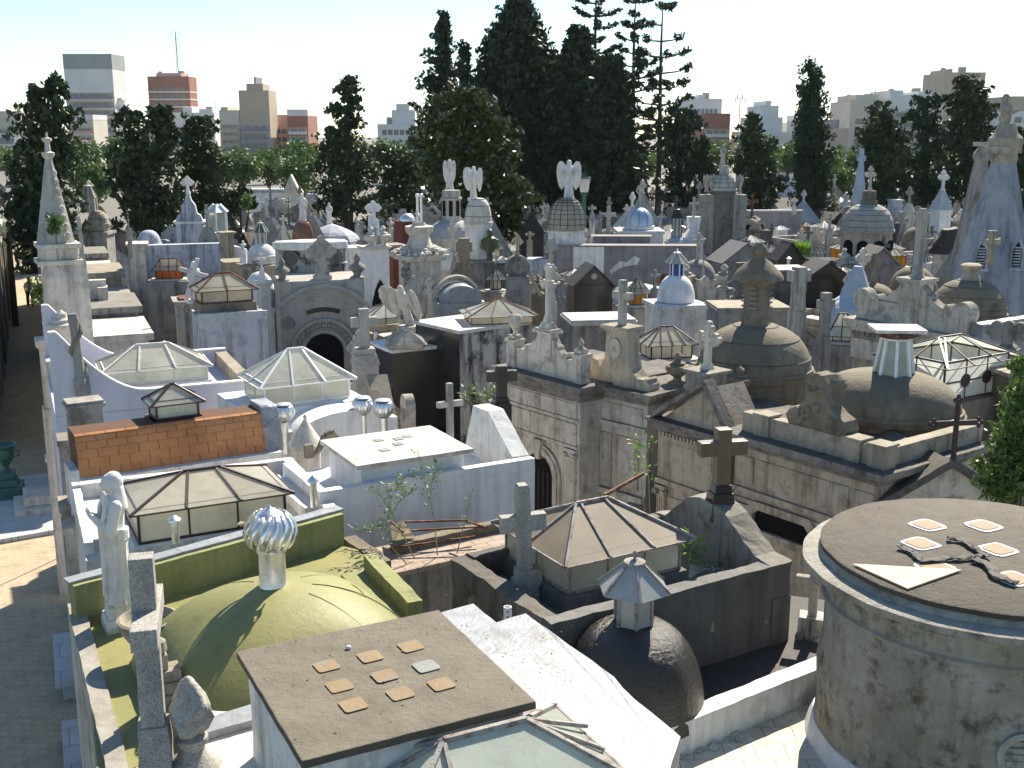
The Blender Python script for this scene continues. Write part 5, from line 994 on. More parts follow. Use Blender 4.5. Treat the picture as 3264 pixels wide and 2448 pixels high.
m=MB();m.cb(0,0,-.9,.5,.42,1.0);m.cb(0,0,.1,.56,.48,.22,.06,.05);m.cb(0,0,.32,.4,.34,.12);m.build('base',M['granite'],o,bevel=.01);m=MB();mcross(m,0,0,.44,hh-.44,.55,.2,'plain',.16);m.build('cross',M['granite'],o,bevel=.008)
m=MB();m.extx([(-1.4,-1.2),(-1.25,-1.0),(-.25,-.1),(-.2,-1.6),(-1.4,-1.6)],-.02,.42);m.build('sloping_coping',M['brownpale'],o)
m=MB();m.cb(.62,-1.25,-2.2,.2,.5,1.6);m.M=Matrix.Translation((.52,-1.25,-.6))@Matrix.Rotation(R(90),4,'Y');m.lathe([(.28,0),(.28,.2)],seg=16);m.build('shell_crest',M['pale'],o,smooth=True)
#  MIDDLE DISTANCE
OCC=[]
def occ(p,r):OCC.append((p.x,p.y,r))
RZ0=R(29)
def wpx(r,n_,P):return n_/REG[r][2]*mpp(P)
def boxtomb(label,r,xl,xr,ytop,z,mat,k_=1.3,rz=RZ0,name='mausoleum',roof=None,corn=.1,cm=None,par=0,door=True,group=None,cat='mausoleum',yoff=0,w=None,pil=True):
 """box tomb whose front top edge spans xl..xr of the photo at height z"""
 P=G(r,(xl+xr)/2,ytop,z);w_=w or wpx(r,xr-xl,P)*.86;d_=w_*k_
 n_=Vector((-math.sin(rz),math.cos(rz),0));c=P+n_*(d_/2+yoff);c.z=0
 t=thing(name,label,cat,c,rz,group);occ(c,max(w_,d_)*.55)
 m=MB();m.box(-w_/2,w_/2,-d_/2,d_/2,0,z-corn);m.build('body',M[mat],t)
 if corn:m=MB();m.box(-w_/2-.05,w_/2+.05,-d_/2-.05,d_/2+.05,z-corn,z-corn*.5);m.box(-w_/2-.1,w_/2+.1,-d_/2-.1,d_/2+.1,z-corn*.5+.001,z);m.build('cornice',M[cm or mat],t)
 if par:
  m=MB();q=.1
  for b in((-w_/2,w_/2,-d_/2,-d_/2+q),(-w_/2,w_/2,d_/2-q,d_/2),(-w_/2,-w_/2+q,-d_/2+q,d_/2-q),(w_/2-q,w_/2,-d_/2+q,d_/2-q)):m.box(*b,z+.001,z+par)
  m.build('parapet',M[mat],t)
 if roof:m=MB();m.box(-w_/2-.06,w_/2+.06,-d_/2-.06,d_/2+.06,z+.001,z+.05);m.build('roof',M[roof],t)
 if pil:
  m=MB()
  for sx in(-1,1):m.box(sx*(w_/2-.12)-.1,sx*(w_/2-.12)+.1,-d_/2-.04,-d_/2,0,z-corn)
  m.box(-w_/2,w_/2,-d_/2-.03,-d_/2,z-corn-.45,z-corn-.38);m.build('pilasters',M[mat],t)
 return t,w_,d_,c
def gable(t,w_,d_,z,h,mat,rm=None,ov=.1,axis='y'):
 m=MB()
 if axis=='y':m.ext([(-w_/2,z+.001),(0,z+h),(w_/2,z+.001)],-d_/2,d_/2)
 else:m.extx([(-d_/2,z+.001),(0,z+h),(d_/2,z+.001)],-w_/2,w_/2)
 m.build('gable',M[mat],t)
 for s in(-1,1):
  m=MB()
  if axis=='y':L_=math.hypot(w_/2,h);e=ov/L_;m.plate([(s*w_/2*(1+e),-d_/2-ov,z+.05-h*e),(s*w_/2*(1+e),d_/2+ov,z+.05-h*e),(0,d_/2+ov,z+h+.05),(0,-d_/2-ov,z+h+.05)],.06)
  else:L_=math.hypot(d_/2,h);e=ov/L_;m.plate([(-w_/2-ov,s*d_/2*(1+e),z+.05-h*e),(w_/2+ov,s*d_/2*(1+e),z+.05-h*e),(w_/2+ov,0,z+h+.05),(-w_/2-ov,0,z+h+.05)],.06)
  m.build('roof_slope',M[rm or mat],t)
def skytomb(label,r,xl,xr,yeave,ytop,z,gm='glass',rm=None,body='white',hw=.35,fm='iron',rz=RZ0,nx=3,ratio=.72,ybase=None,t_=.03,group=None,zb=None,ov=.12):
 """tomb seen mainly by its glazed roof; xl..xr = eaves, z = eaves height"""
 P=G(r,(xl+xr)/2,yeave,z);W=wpx(r,xr-xl,P)/(math.cos(rz)+ratio*abs(math.sin(rz)));D=W*ratio;P=P+Vector((0,D*.55,0));zt=ZAT(r,(xl+xr)/2,ytop,P.y)
 t=thing('skylight_tomb',label,'mausoleum',(P.x,P.y,0),rz,group);occ(P,W*.6);w_=W-2*ov;d_=D-2*ov
 m=MB();m.cb(0,0,0,W+.35,D+.5,z-hw-.06);m.build('body',M[body],t);m=MB();m.cb(0,0,z-hw-.06,W+.1,D+.1,.05);m.build('roof',M['whiteroof' if body!='blackgran' else body],t)
 skylight(t,0,0,z-hw,w_,d_,hw,max(.12,zt-z),ov,None,nx,2,t_,fm,gm,rm or gm)
 return t
def crossthing(label,r,x,ytop,ybase,z,wpx_,mat='pale',style='plain',t_=None,base=.0,rz=.3,name='stone_cross',col=0,group=None):
 b=G(r,x,ybase,z);zt=ZAT(r,x,ytop,b.y);w_=wpx(r,wpx_,b)/max(.5,math.cos(rz));o=thing(name,label,'cross',b,rz,group);h=zt-z
 m=MB();mcross(m,0,0,base,h-base,w_,t_ or w_*.26,style);m.build('cross',M[mat],o,bevel=.004)
 m=MB();bw=max(w_*.55,.12)
 if base:m.cb(0,0,0,bw,bw,base,.02,.02)
 m.cb(0,0,-(col or z),bw*1.15,bw*1.15,(col or z));m.build('base',M[mat],o)
 occ(b,.3)
 return o
def angel(label,r,x,ytop,ybase,P,wings=True,arms='pray',rz=0,mat='marbleclean',seed=1,ws=.35,name=None,tilt=0,ped=None,z=None):
 z=ZAT(r,x,ybase,P.y)if z is None else z;zt=ZAT(r,x,ytop,P.y);X=GY(r,x,ybase,P.y).x;h=(zt-z)/(.99 if wings else 1.02)
 return statue(name or('angel_statue' if wings else 'robed_statue'),label,(X,P.y,z),h,rz,mat,wings,arms,[(h*.3,h*.1,-h*.1)]if ped is None else ped,None,seed,ws,0,max(h/60,.02),tilt)
t,w_,d_,c=boxtomb('grey tomb with an arched front carved with a greek key band',5,350,1000,610,5.9,'granite',.8,rz=R(16),corn=0,pil=False)
z1=5.9;
gs=MB()
def arcband(m,r0,r1,cx,cz,a0,a1,y0,y1,n=24,sx=1):
 for i in range(n):
  a=R(a0+(a1-a0)*i/n);b=R(a0+(a1-a0)*(i+1)/n);m.ext([(cx+r0*math.cos(a)*sx,cz+r0*math.sin(a)),(cx+r1*math.cos(a)*sx,cz+r1*math.sin(a)),(cx+r1*math.cos(b)*sx,cz+r1*math.sin(b)),(cx+r0*math.cos(b)*sx,cz+r0*math.sin(b))],y0,y1)
y_=-d_/2;hw2=w_/2
m=MB();arcband(m,1.55,1.66,0,4.15,38,142,y_-.1,y_,30,1.0);m.build('upper_arch',M['granite'],t)
m=MB();arcband(m,.56,.62,0,3.9,0,180,y_-.1,y_);m.build('key_arch',M['granite'],t);m=MB();arcband(m,.86,.94,0,3.9,8,172,y_-.1,y_);m.build('key_arch',M['granite'],t)
m=MB();arcband(m,.62,.86,0,3.9,8,172,y_-.04,y_)
m.build('key_band',M['granite'],t)
m=MB()
for i in range(13):
 a=R(12+i*13);m.M=Matrix.Translation((0.74*math.cos(a),y_-.05,3.9+.74*math.sin(a)))@Matrix.Rotation(-(a-math.pi/2),4,'Y');m.box(-.07,.07,-.02,0,.05,.07);m.box(-.07,-.05,-.02,0,-.07,.05);m.box(-.05,.04,-.02,0,-.07,-.05);m.box(.03,.05,-.02,0,-.05,.01)
m.M=Matrix();m.build('greek_key',M['dark'],t)
m=MB();m.ext(arch_pts(0,1.08,2.6,1.8),y_-.02,y_-.001);m.build('doorway',M['void'],t)
for sx in(-1,1):m=MB(Matrix.Translation((sx*(hw2-.22),y_-.08,4.75))@Matrix.Rotation(R(-90),4,'X'));m.lathe([(.17,0),(.17,.1)],seg=20);m.lathe([(.1,-.03),(.1,.0)],seg=16);m.build('volute',M['grey'],t)
m=MB();arcband(m,1.18,1.3,0,3.85,68,112,y_-.03,y_-.001,12);m.build('dark_plaque',M['blackgran'],t)
m=MB()
for i in range(9):a=R(62+7*i);m.M=Matrix.Translation((1.46*math.cos(a),y_-.03,3.95+1.46*math.sin(a)))@Matrix.Rotation(R(-90),4,'X');m.lathe([(.045,0),(.045,.03)],seg=10)
m.M=Matrix();m.build('rosettes',M['pale'],t)
P=c;fx=lambda x_,y2:T(c.x,c.y,0,R(16))@Vector((x_,y2,0))
q=fx(0.05,y_+.25);zt=ZAT(5,650,330,q.y);o=thing('stone_cross','big pale trefoil cross standing over the greek key arch','cross',(q.x,q.y,5.9),R(16));m=MB();m.cb(0,0,0,.5,.3,.12);mcross(m,0,0,.12,zt-6.02,.66,.19,'trefoil',.16);m.ext([(-.2,.12),(.2,.12),(.1,.6),(-.1,.6)],-.1,.1);m.build('cross',M['pale'],o)
for(x_,lab,yt,yb)in((-hw2+.12,'lozenge stone finial at the left corner of the greek key tomb',460,590),(hw2-.15,'lozenge stone finial at the right corner of the greek key tomb',430,590)):
 q=fx(x_,y_+.2);zt=ZAT(5,900,yt,q.y);o=thing('stone_finial',lab,'finial',(q.x,q.y,5.9),0,'lozenge finials of the greek key tomb');m=MB();mfin(m,0,0,0,zt-5.9);m.build('finial',M['grey'],o,smooth=True)
P=GY(14,1640,1290,c.y+1.6);zb=5.6;zt=ZAT(14,1640,800,P.y);W=wpx(14,870,P)
o=thing('stained_attic','blackened curved roof box with two round openings and a white rim','mausoleum',(P.x,P.y,0),R(16));hh=zt-zb
m=MB();m.lathe([(W*.46,zb),(W*.46,zb+hh*.4),(W*.49,zb+hh*.42),(W*.47,zb+hh*.46),(W*.47,zb+hh*.8)],seg=40,sx=1,sy=.45);m.build('body',M['blackwall'],o)
m=MB();m.lathe([(W*.49,zb+hh*.8),(W*.5,zb+hh*.84),(W*.5,zb+hh*.97),(W*.47,zt)],seg=40,sx=1,sy=.47);m.build('rim',M['white'],o,rough=.02,cell=.2)
for a_ in(-.29,.3):
 yy=-W*.47*.45*math.sqrt(1-(a_/.47)**2)-.01;m=MB(Matrix.Translation((a_*W,yy,zb+hh*.6))@Matrix.Rotation(R(90),4,'X'));m.lathe([(hh*.15,-.02),(hh*.15,.04)],seg=20);q=m.build('round_opening',M['void'],o)
 m=MB(Matrix.Translation((a_*W,yy,zb+hh*.6))@Matrix.Rotation(R(90),4,'X'));m.lathe([(hh*.15,.0),(hh*.19,.0),(hh*.19,.05),(hh*.15,.05)],seg=20);m.build('opening_rim',M['dark'],q)
m=MB();m.cb(0,0,0,W*.9,W*.5,zb);m.build('base',M['grey'],o);occ(P,1.3)
t,w_,d_,c=boxtomb('tomb with a long bluish streaked wall, left of the greek key arch',4,1195,1695,410,5.3,'bluewhite',.9,rz=R(20),corn=0,pil=False)
m=MB();m.box(-w_/2+.1,w_/2-.1,-d_/2+.1,d_/2-.1,5.3,5.34);m.build('roof',M['redtile'],t)
m=MB();m.box(-w_/2,w_/2,-d_/2-.03,-d_/2+.1,5.2,5.42);m.build('parapet',M['blueroof'],t,rough=.02,cell=.15)
skylight(t,-w_*.05,0.1,5.6,1.3,.8,.42,.3,.14,.4,2,1,.04,'rust','glasswarm','glasswarm',curb=.25,cm='brown',rz=R(6))
t,w_,d_,c=boxtomb('white-edged pier tomb right against the greek key tomb with a flat roof',5,262,340,620,5.7,'white',1.2,rz=R(16),pil=False)
P=G(14,270,1490,5.0);o=statue('cross_bearer_statue','white marble robed figure carrying a large tilted cross on a reddish roof',(P.x,P.y,5.0),ZAT(14,300,1050,P.y)-5.0,R(20),'marbleclean',arms='down',ped=[(.5,.1,-.1)],vox=.03)
m=MB(T(-.28,-.1,0,0,0,R(18)));mcross(m,0,0,0,ZAT(14,270,980,P.y)-5.0,.85,.12,'plain',.1);m.build('cross',M['marbleclean'],o)
t,w_,d_,c=boxtomb('grey striped tomb with a red-painted roof carrying the cross-bearing figure',14,20,430,1500,4.9,'pale',1.1,rz=R(20),yoff=-.1);m=MB();m.box(-w_/2+.1,w_/2-.1,-d_/2+.1,d_/2-.1,4.9,4.96);m.build('red_roof',M['redwall'],t)
skytomb('tomb with a long broken orange glass skylight, left of the cross-bearing figure',13,1745,2160,1290,1200,5.3,'orange','glasswarm','grey',.45,'rust',rz=R(12),nx=4,ratio=.5)
domething('small bright white dome striped with blue lines and topped by a white cross',14,1000,185,1500,1165,5.0,'whiteclean',0,.9,32,.2,ribs=8,ribm='skyblue',body='white')[0]
crossthing('bright white plain cross on the blue-striped white dome',14,1050,955,1175,ZAT(14,1050,1175,31.5)if 0 else 6.0,95,'whiteclean',base=.12,col=.3)
t,b,R0,zt,d_=domething('white shallow cone dome with a small kiosk lantern and urns',14,1020,170,1000,820,5.4,'white',0,1.2,24,.25,body='brownpale',box=2.6,rz=RZ0,rings=6)
lantern(t,0,0,zt-.05,.2,.45,.3,8,'pale','white','dark',ov=1.5)
urn_thing(14,830,900,795,5.8,'white tiered urn in front of the white cone dome','white','urn',base=.5)
urn_thing(14,1115,1050,835,5.2,'pointed white finial right of the white cone dome','marble','fin',base=.5)
t,w_,d_,c=boxtomb('buff stone tomb wall under the white cone dome with a slanting coping',14,590,1170,1040,5.0,'brownpale',.7,rz=R(25))
t,w_,d_,c=boxtomb('tall brown cement gable tower left of the white cone dome',14,575,730,700,5.9,'brownpale',1.2)
t,w_,d_,c=boxtomb('white barrel-vaulted tomb with a tall glass box lantern behind the brown gable tower',14,445,640,720,5.6,'whiteclean',1.2,rz=R(20),corn=0)
lantern(t,0,-.2,5.7,.42,.85,.3,6,'glasspale','lime','tin',cap=False,ov=1.25)
t,w_,d_,c=boxtomb('ornate bluish white tomb with a swan-neck gable and trefoil crown',14,15,375,575,6.3,'bluewhite',1.0,rz=R(10),cm='white')
m=MB();m.ext([(-w_/2,6.3),(-w_*.42,6.55),(-w_*.3,6.62),(-w_*.25,6.95),(-w_*.12,7.15),(-w_*.05,7.4),(w_*.05,7.4),(w_*.12,7.15),(w_*.25,6.95),(w_*.3,6.62),(w_*.42,6.55),(w_/2,6.3)],-d_/2,-d_/2+.4);m.build('swan_gable',M['bluewhite'],t);cross(t,0,-d_/2+.2,7.4,.7,'white','trefoil',.45,.12)
t,w_,d_,c=boxtomb('dark weathered tomb with a tilted stone slab roof and plants, below the ornate bluish tomb',14,150,440,800,5.2,'grey',.9);m=MB();m.plate([(-w_*.3,-d_*.5,5.22),(w_*.5,-d_*.5,5.22),(w_*.4,d_*.2,6.0),(-w_*.2,d_*.2,6.0)],.08);m.build('tilted_slab',M['pale'],t)
t,b,R0,zt,d_=domething('pointed dome of brown glass panes in dark ribs with a draped figure on top',14,1525,135,800,565,5.6,'brglass' if 'brglass' in M else 'orange',0,.75,16,.3,'pale',ribs=16,ribm='dark',body='pale')
angel('white draped figure with a raised arm on the brown glass dome',14,1530,240,560,b+Vector((0,R0*.8,0)),False,'up',R(10),seed=4)
t,b,R0,zt,d_=domething('low pyramid-roofed grey tomb bearing a white veiled statue',14,1840,330,830,600,5.2,'bluewhite',0,1.9,8,.2,'bluewhite',body='bluewhite',rings=8,smooth=False)
angel('white veiled statue on the pyramid roof, between the brown glass dome and the trees',14,1845,355,600,b+Vector((0,R0*.8,0)),False,'cross',R(10),seed=6)
t,w_,d_,c=boxtomb('small white gabled tomb with a leaning white cross on a pedestal',14,1270,1400,800,5.3,'white',1.2);gable(t,w_,d_,5.3,.5,'white','pale');crossthing('white cross on a square white pedestal left of the brown glass dome',14,1305,505,660,6.5,85,'marble',base=.1,col=1.6)
domething('round squat grey tower with a flat top far back under the trees',14,1120,88,570,345,3.5,'pale',1,.12,28,.5,body='pale',name='round_tower',cat='mausoleum')
t,w_,d_,c=boxtomb('far pale barrel-vaulted tomb beneath the round green trees',14,1575,1745,360,4.6,'pale',1.0);m=MB();m.ext([(w_/2*math.cos(math.pi*q/14),4.6+w_*.75*math.sin(math.pi*q/14))for q in range(15)],-d_/2,d_/2);m.build('vault',M['bluewhite'],t,smooth=True)
t,w_,d_,c=boxtomb('long far white wall with scalloped crest and a low gable under the round trees',14,870,1560,235,5.2,'whiteclean',.12,rz=R(4),pil=False,name='cemetery_wall',cat='wall')
m=MB()
for i in range(26):x=-w_/2+w_*(i+.5)/26;m.ext([(x-.22,5.2),(x,5.55),(x+.22,5.2)],-.2,.2)
m.build('crest',M['whiteclean'],t);m=MB();m.ext([(w_*.15,5.2),(w_*.32,6.6),(w_*.49,5.2)],-.9,.25);m.build('gable',M['marble'],t)
t,b,R0,zt,d_=domething('fish-scale domed tomb with a small domed lantern, right of the crocketed spire',13,1120,125,800,625,5.6,'brownpale',2,.9,20,.3,body='pale')
lantern(t,-.4,.1,zt-.1,.35,.7,.5,8,'pale','marble','brownpale',ov=1.1)
domething('plain brown dome behind the fish-scale dome',13,1150,68,660,560,5.4,'brown',0,.9,20,.3)
for(lab,r,x,yt,yb,z,wq,mt)in(('slender crocketed stone column tower right of the crocketed spire',13,1010,700,1560,4.6,80,'pale'),):
 b=G(r,x+90,yb,z);zt=ZAT(r,x,yt,b.y);o=thing('pinnacle_tower',lab,'pinnacle',(b.x-.3,b.y,0),R(20));W=wpx(r,wq,b);m=MB();m.cb(0,0,0,W,W,z+1.0);m.cb(0,0,z+1.0,W*.75,W*.75,1.2,.05,.05);m.lathe([(W*.3,z+2.2),(W*.36,z+2.3),(W*.25,z+2.5),(W*.1,zt-.3),(.02,zt)],seg=8)
 for i in range(8):m.cb(.0,-W*.3,z+1.1+i*.25,.12,.12,.1)
 m.build('column',M[mt],o);occ(b,.5)
t,w_,d_,c=boxtomb('white tomb with a dark window and scrolled crest between the two alleys',19,1010,1290,250,4.6,'marble',1.1,rz=R(20))
m=MB();m.box(-.05,.35,-d_/2-.03,-d_/2-.001,2.9,3.9);q=m.build('window',M['void'],t);m=MB();m.box(-.12,.42,-d_/2-.02,-d_/2-.0005,2.83,3.97);m.build('window_frame',M['marble'],t)
m=MB();m.cb(w_/2-.15,0,4.6,.3,d_*.9,.5);m.cb(0,d_/2-.2,4.6,w_*.9,.3,.7);m.build('crest',M['marble'],t)
t,w_,d_,c=boxtomb('narrow white tomb with stained end wall on the far side of the second alley',13,1500,1720,1020,6.0,'marble',1.6,rz=R(18));crossthing('statue-like slim cross on a block over the stained end wall',13,1515,700,850,7.0,45,'grey',base=.05,col=.9)
m=MB();m.box(w_/2,w_/2+2.6,-.2,.2,0,5.9);m.build('side_wall',M['bluewhite'],t)
domething('grey dome with a pointed niche behind the stained end wall',13,1720,135,1040,860,5.8,'bluewhite',0,.8,24,.3,body='bluewhite')
t,w_,d_,c=boxtomb('white gothic tomb with a pointed doorway, steep gable and stone cross',15,250,545,1060,5.9,'whiteclean',1.1,rz=R(30),cm='marble')
zg=ZAT(15,400,830,c.y);zk2=ZAT(15,370,735,c.y);m=MB();m.ext([(-w_*.3,5.9),(0,zg),(w_*.3,5.9)],-d_/2,d_/2-.3);m.build('steep_gable',M['whiteclean'],t);m=MB();m.ext([(-w_*.15,6.0),(0,zg-.25),(w_*.15,6.0)],-d_/2-.03,-d_/2-.001);m.build('gable_panel',M['grey'],t)
m=MB();m.cb(0,0,zg-.3,.3,.3,zk2-zg+.3);m.build('cross_block',M['whiteclean'],t);cross(t,0,0,zk2,ZAT(15,350,530,c.y)-zk2,'whiteclean','trefoil',.5,.13)
for sx in(-1,1):m=MB();murn(m,sx*(w_/2-.15),-d_/2+.15,5.9,.75);m.build('corner_urn',M['marble'],t,smooth=True)
m=MB();pts=[(-.34,2.6),(-.34,3.9),(-.2,4.4),(0,4.75),(.2,4.4),(.34,3.9),(.34,2.6)];m.ext(pts,-d_/2-.05,-d_/2-.041);m.build('pointed_door',M['void'],t)
t,w_,d_,c=boxtomb('plain white tomb left of the white gothic tomb',15,30,250,1060,5.7,'white',1.3,rz=R(30),pil=False)
t,w_,d_,c=boxtomb('brick-red rendered tomb right of the white gothic tomb',15,545,690,1030,5.7,'redwall',1.6,rz=R(30),cm='pale',pil=False)
b=G(15,680,1020,5.7);zt=ZAT(15,680,800,b.y);o=thing('red_turret','square brick-red turret with a silver cap behind the red tomb','turret',(b.x,b.y+2,0),R(30));m=MB();m.cb(0,0,0,.8,.8,zt);m.build('shaft',M['redwall'],o);m=MB();mdome(m,0,0,zt,.32,.3,16);m.build('cap',M['tin'],o,smooth=True)
b=G(15,860,1170,6.2);Yb=b.y;zt=ZAT(15,860,800,Yb);o=thing('garlanded_pedestal','large white pedestal smothered in carved garlands and crowned by a stone bowl','monument',(b.x,Yb+.5,0),R(28))
m=MB();m.cb(0,0,0,1.1,1.0,5.0);m.cb(0,0,5.0,1.2,1.1,.1);m.cb(0,0,5.1,1.04,.95,.95);m.cb(0,0,6.05,1.3,1.2,.08);m.cb(0,0,6.13,1.5,1.35,.1);m.build('pedestal',M['marble'],o,bevel=.01)
m=MB();m.lathe([(.55,6.23),(.4,6.5),(.26,6.9),(.2,7.2),(.22,zt-.45),(.42,zt-.25),(.44,zt-.08),(.3,zt-.05)],seg=16)
rr_=random.Random(8)
for i in range(170):
 a=rr_.random()*6.28;q=rr_.random();zz=6.25+q*(zt-6.9);rad=.62*(1-q)+.25+rr_.uniform(-.05,.06);m.ell((rad*math.cos(a),rad*math.sin(a),zz),rr_.uniform(.05,.1),rr_.uniform(.05,.1),rr_.uniform(.05,.09),6,4)
q_=m.build('carved_flowers',M['marble'],o,smooth=True)
m=MB()
for i in range(60):m.ell((-.6+rr_.uniform(-.1,.08),-.5+rr_.uniform(-.06,.4),4.0+2.1*rr_.random()),.08,.08,.09,6,4)
m.build('garland',M['grey'],o,smooth=True)
o=statue('crouching_statue','white crouching figure on the bowl of the garlanded pedestal',(b.x-.05,Yb+.5,zt-.05),(ZAT(15,850,610,Yb)-zt)*1.25,R(70),'marbleclean',arms='pray',ped=[],kneel=1,vox=.02)
for i,x in enumerate((853,897)):
 P=GY(15,x,790,Yb+3);zt_=ZAT(15,x,455,Yb+3);o=thing('flag_pole',['left one of two thin white poles behind the crouching figure','right one of two thin white poles behind the crouching figure'][i],'pole',(P.x,P.y,0),0,'pair of white poles');m=MB();m.tube((0,0,0),(0,0,zt_),.05,.04,8);m.build('pole',M['lime'],o);m=MB();m.ell((0,0,zt_),.07,.07,.07);m.build('knob',M['lime'],o)
P=G(5,1340,900,4.9);P2=GY(5,1290,905,28.0);zt=ZAT(5,1300,620,P2.y)
o=statue('winged_statue','weathered stone angel bending forward with raised wings, left of the white vaulted roof',(P2.x-.1,P2.y,ZAT(5,1330,905,P2.y)),(zt-ZAT(5,1330,905,P2.y))*.98,R(-50),'marble',True,'down',[(.5,.1,-.1)],None,3,.8,0,.03,R(18))
m=MB();m.cb(0,0,-ZAT(5,1330,905,P2.y),.5,.5,ZAT(5,1330,905,P2.y)-.1);m.build('pedestal',M['marble'],o);occ(P2,.8)
t,b,R0,zt,d_=domething('big grey octagonal dome with an arcaded lantern and an angel, centre of the far row',15,1240,285,960,735,5.9,'bluegrey' if 'bluegrey' in M else 'bluewhite',0,.8,12,1.6,'pale',squash=1,rings=7,smooth=False)
zl=ZAT(15,1240,470,b.y+R0*.8);zl2=ZAT(15,1240,375,b.y+R0*.8);W=wpx(15,118,b)
m=MB();m.lathe([(W*1.25,zt-.5),(W*1.25,zt-.1),(W,zt-.05),(W,zl-.1),(W*1.12,zl-.05),(W*1.14,zl),(W*.95,zl+.05),(W*.95,zl+.3),(W*.5,zl2)],seg=8,ph=.39);m.build('lantern',M['pale'],t)
for k_ in range(8):
 a=.39+math.pi/8+k_*math.pi/4;m=MB(T(math.cos(a)*W*.925,math.sin(a)*W*.925,0,a+R(90)));m.ext(arch_pts(0,W*.36,zt+.15,(zl-zt)*.72),-.03,.0);m.build('arched_opening',M['void'],t)
angel('white winged angel on top of the arcaded lantern of the grey octagonal dome',15,1230,38,375,b+Vector((0,R0*.8,0)),True,'pray',R(8),seed=2,ws=.22)
t,b,R0,zt,d_=domething('white domed tomb with a stained crown right behind the octagonal dome',15,1560,160,790,480,6.6,'marble',3,.62,32,1.3,'white',rings=12)
angel('white angel with one wing spread wide on the stained white dome',15,1510,120,480,b+Vector((0,R0*.8,0)),True,'cross',R(-50),seed=5,ws=.5)
skytomb('tomb with a steep cream glass skylight behind the bronze bust',15,1440,1860,1050,895,5.2,'glasswarm','glass','bluewhite',.5,'iron',rz=R(20),nx=4,ratio=.7)
P=G(15,1700,1240,5.2);zt=ZAT(15,1690,855,P.y);h=zt-5.2;o=thing('bronze_bust','greenish bronze bust of a bald man in a coat on a pedestal','bust',P,R(15));M['bronze']=stone('green_bronze',(.16,.17,.09),(.1,.12,.07),(.02,.03,.02),.6,.8,rough=.45,bump=.3,metal=.3)
m=MB();m.lathe([(.02,h*.3),(.14*h,h*.34),(.2*h,h*.5),(.24*h,h*.66),(.2*h,h*.74),(.07*h,h*.8),(.06*h,h*.84)],seg=20,sy=.6);m.ell((0,-.02,h*.9),.1*h,.11*h,.125*h,14,10);m.ell((0,-.12*h,h*.89),.02*h,.03*h,.03*h,6,5)
for sx in(-1,1):m.tube((sx*.2*h,0,h*.7),(sx*.25*h,-.03,h*.42),.07*h,.06*h,8);m.ell((sx*.1*h,-.01,h*.9),.015*h,.02*h,.035*h,6,5);m.bar((sx*.03*h,-.13*h,h*.76),(sx*.08*h,-.14*h,h*.45),.05*h,.03*h)
q=m.build('bust',M['bronze'],o,smooth=True);r_=q.modifiers.new('f','REMESH');r_.mode='VOXEL';r_.voxel_size=.02;m=MB();m.cb(0,0,0,.16*h,.14*h,.36*h);m.cb(0,0,-5.2,.4,.4,5.2);m.build('pedestal',M['dark'],o)
t,w_,d_,c=boxtomb('dark corniced tomb front with scalloped white cresting under the bronze bust',15,1470,1960,1250,5.1,'grey',.6,rz=R(12),cm='dark');m=MB();m.ext([(-w_/2,5.1),(-w_*.4,5.4),(-w_*.25,5.2),(-w_*.12,5.45),(w_*.1,5.45),(w_*.2,5.2),(w_*.35,5.35),(w_/2,5.1)],-d_/2,-d_/2+.12);m.build('cresting',M['white'],t)
crossthing('large brown stone cross on a pinkish block in front of the octagonal dome',15,1400,955,1285,5.4,175,'brown','plain',.34,.1,.2,col=1.5)
t,w_,d_,c=boxtomb('small white chapel with a steep gable and a tiny trefoil cross',15,1180,1360,1330,4.9,'marble',1.3,rz=R(38),corn=.06);gable(t,w_,d_,4.9,.7,'marble','white');cross(t,0,-d_/2,5.6,.9,'marble','trefoil',.35,.1,base=.2)
t,w_,d_,c=boxtomb('white barrel-roofed tomb with a silvery painted vault, centre of the picture',5,1420,1790,760,5.3,'silver',.8,rz=R(12),corn=0,pil=False,yoff=.0)
m=MB();m.ext([(w_*.42*math.cos(math.pi*q/16),5.3+w_*.36*math.sin(math.pi*q/16))for q in range(17)],-d_/2+.05,d_/2-.05);m.build('vault',M['silver'],t,rough=.02,cell=.15)
m=MB();arcband(m,w_*.44,w_*.5,0,5.3,0,180,d_/2-.3,d_/2);m.build('arch_rim',M['pale'],t)
crossthing('brown pier stone with a flat top behind the silvery vault',15,1415,1270,1420,5.3,120,'brown','plain',.5,.2,.2,name='stone_pier',col=2)if False else None
t,w_,d_,c=boxtomb('white pedimented tomb with stepped gable mouldings and a small star',6,215,480,720,4.9,'marble',.8,rz=R(8),corn=0)
m=MB();m.ext([(-w_/2-.1,4.9),(-w_*.3,5.25),(-w_*.2,5.3),(0,5.95),(w_*.2,5.35),(w_*.35,5.25),(w_/2+.1,4.9)],-d_/2,-d_/2+.5);m.build('gable',M['marble'],t)
m=MB();m.bar((-w_*.5,-d_/2-.05,4.95),(0,-d_/2-.05,6.02),.2,.1);m.bar((0,-d_/2-.05,6.02),(w_*.5,-d_/2-.05,4.95),.2,.1);m.build('raking_moulding',M['brownpale'],t)
P=G(6,310,600,5.7);o=thing('round_crest','round carved stone wheel crest with a small cross behind the white stepped gable','ornament',P,R(10));m=MB(Matrix.Rotation(R(90),4,'X'));rr=wpx(6,80,P);m.M=Matrix.Translation((0,0,rr))@m.M;m.lathe([(rr,-.12),(rr,.12),(rr*.9,.16),(rr*.85,.1),(rr*.6,.1),(rr*.5,.16),(rr*.2,.12),(.02,.12)],seg=28);q=m.build('wheel',M['grey'],o,smooth=True);m=MB();m.cb(0,0,-P.z,.6,.5,P.z+.1);m.build('base',M['grey'],o);cross(o,0,0,rr*2,rr*1.6,'brownpale','trefoil',rr*.8,rr*.22)
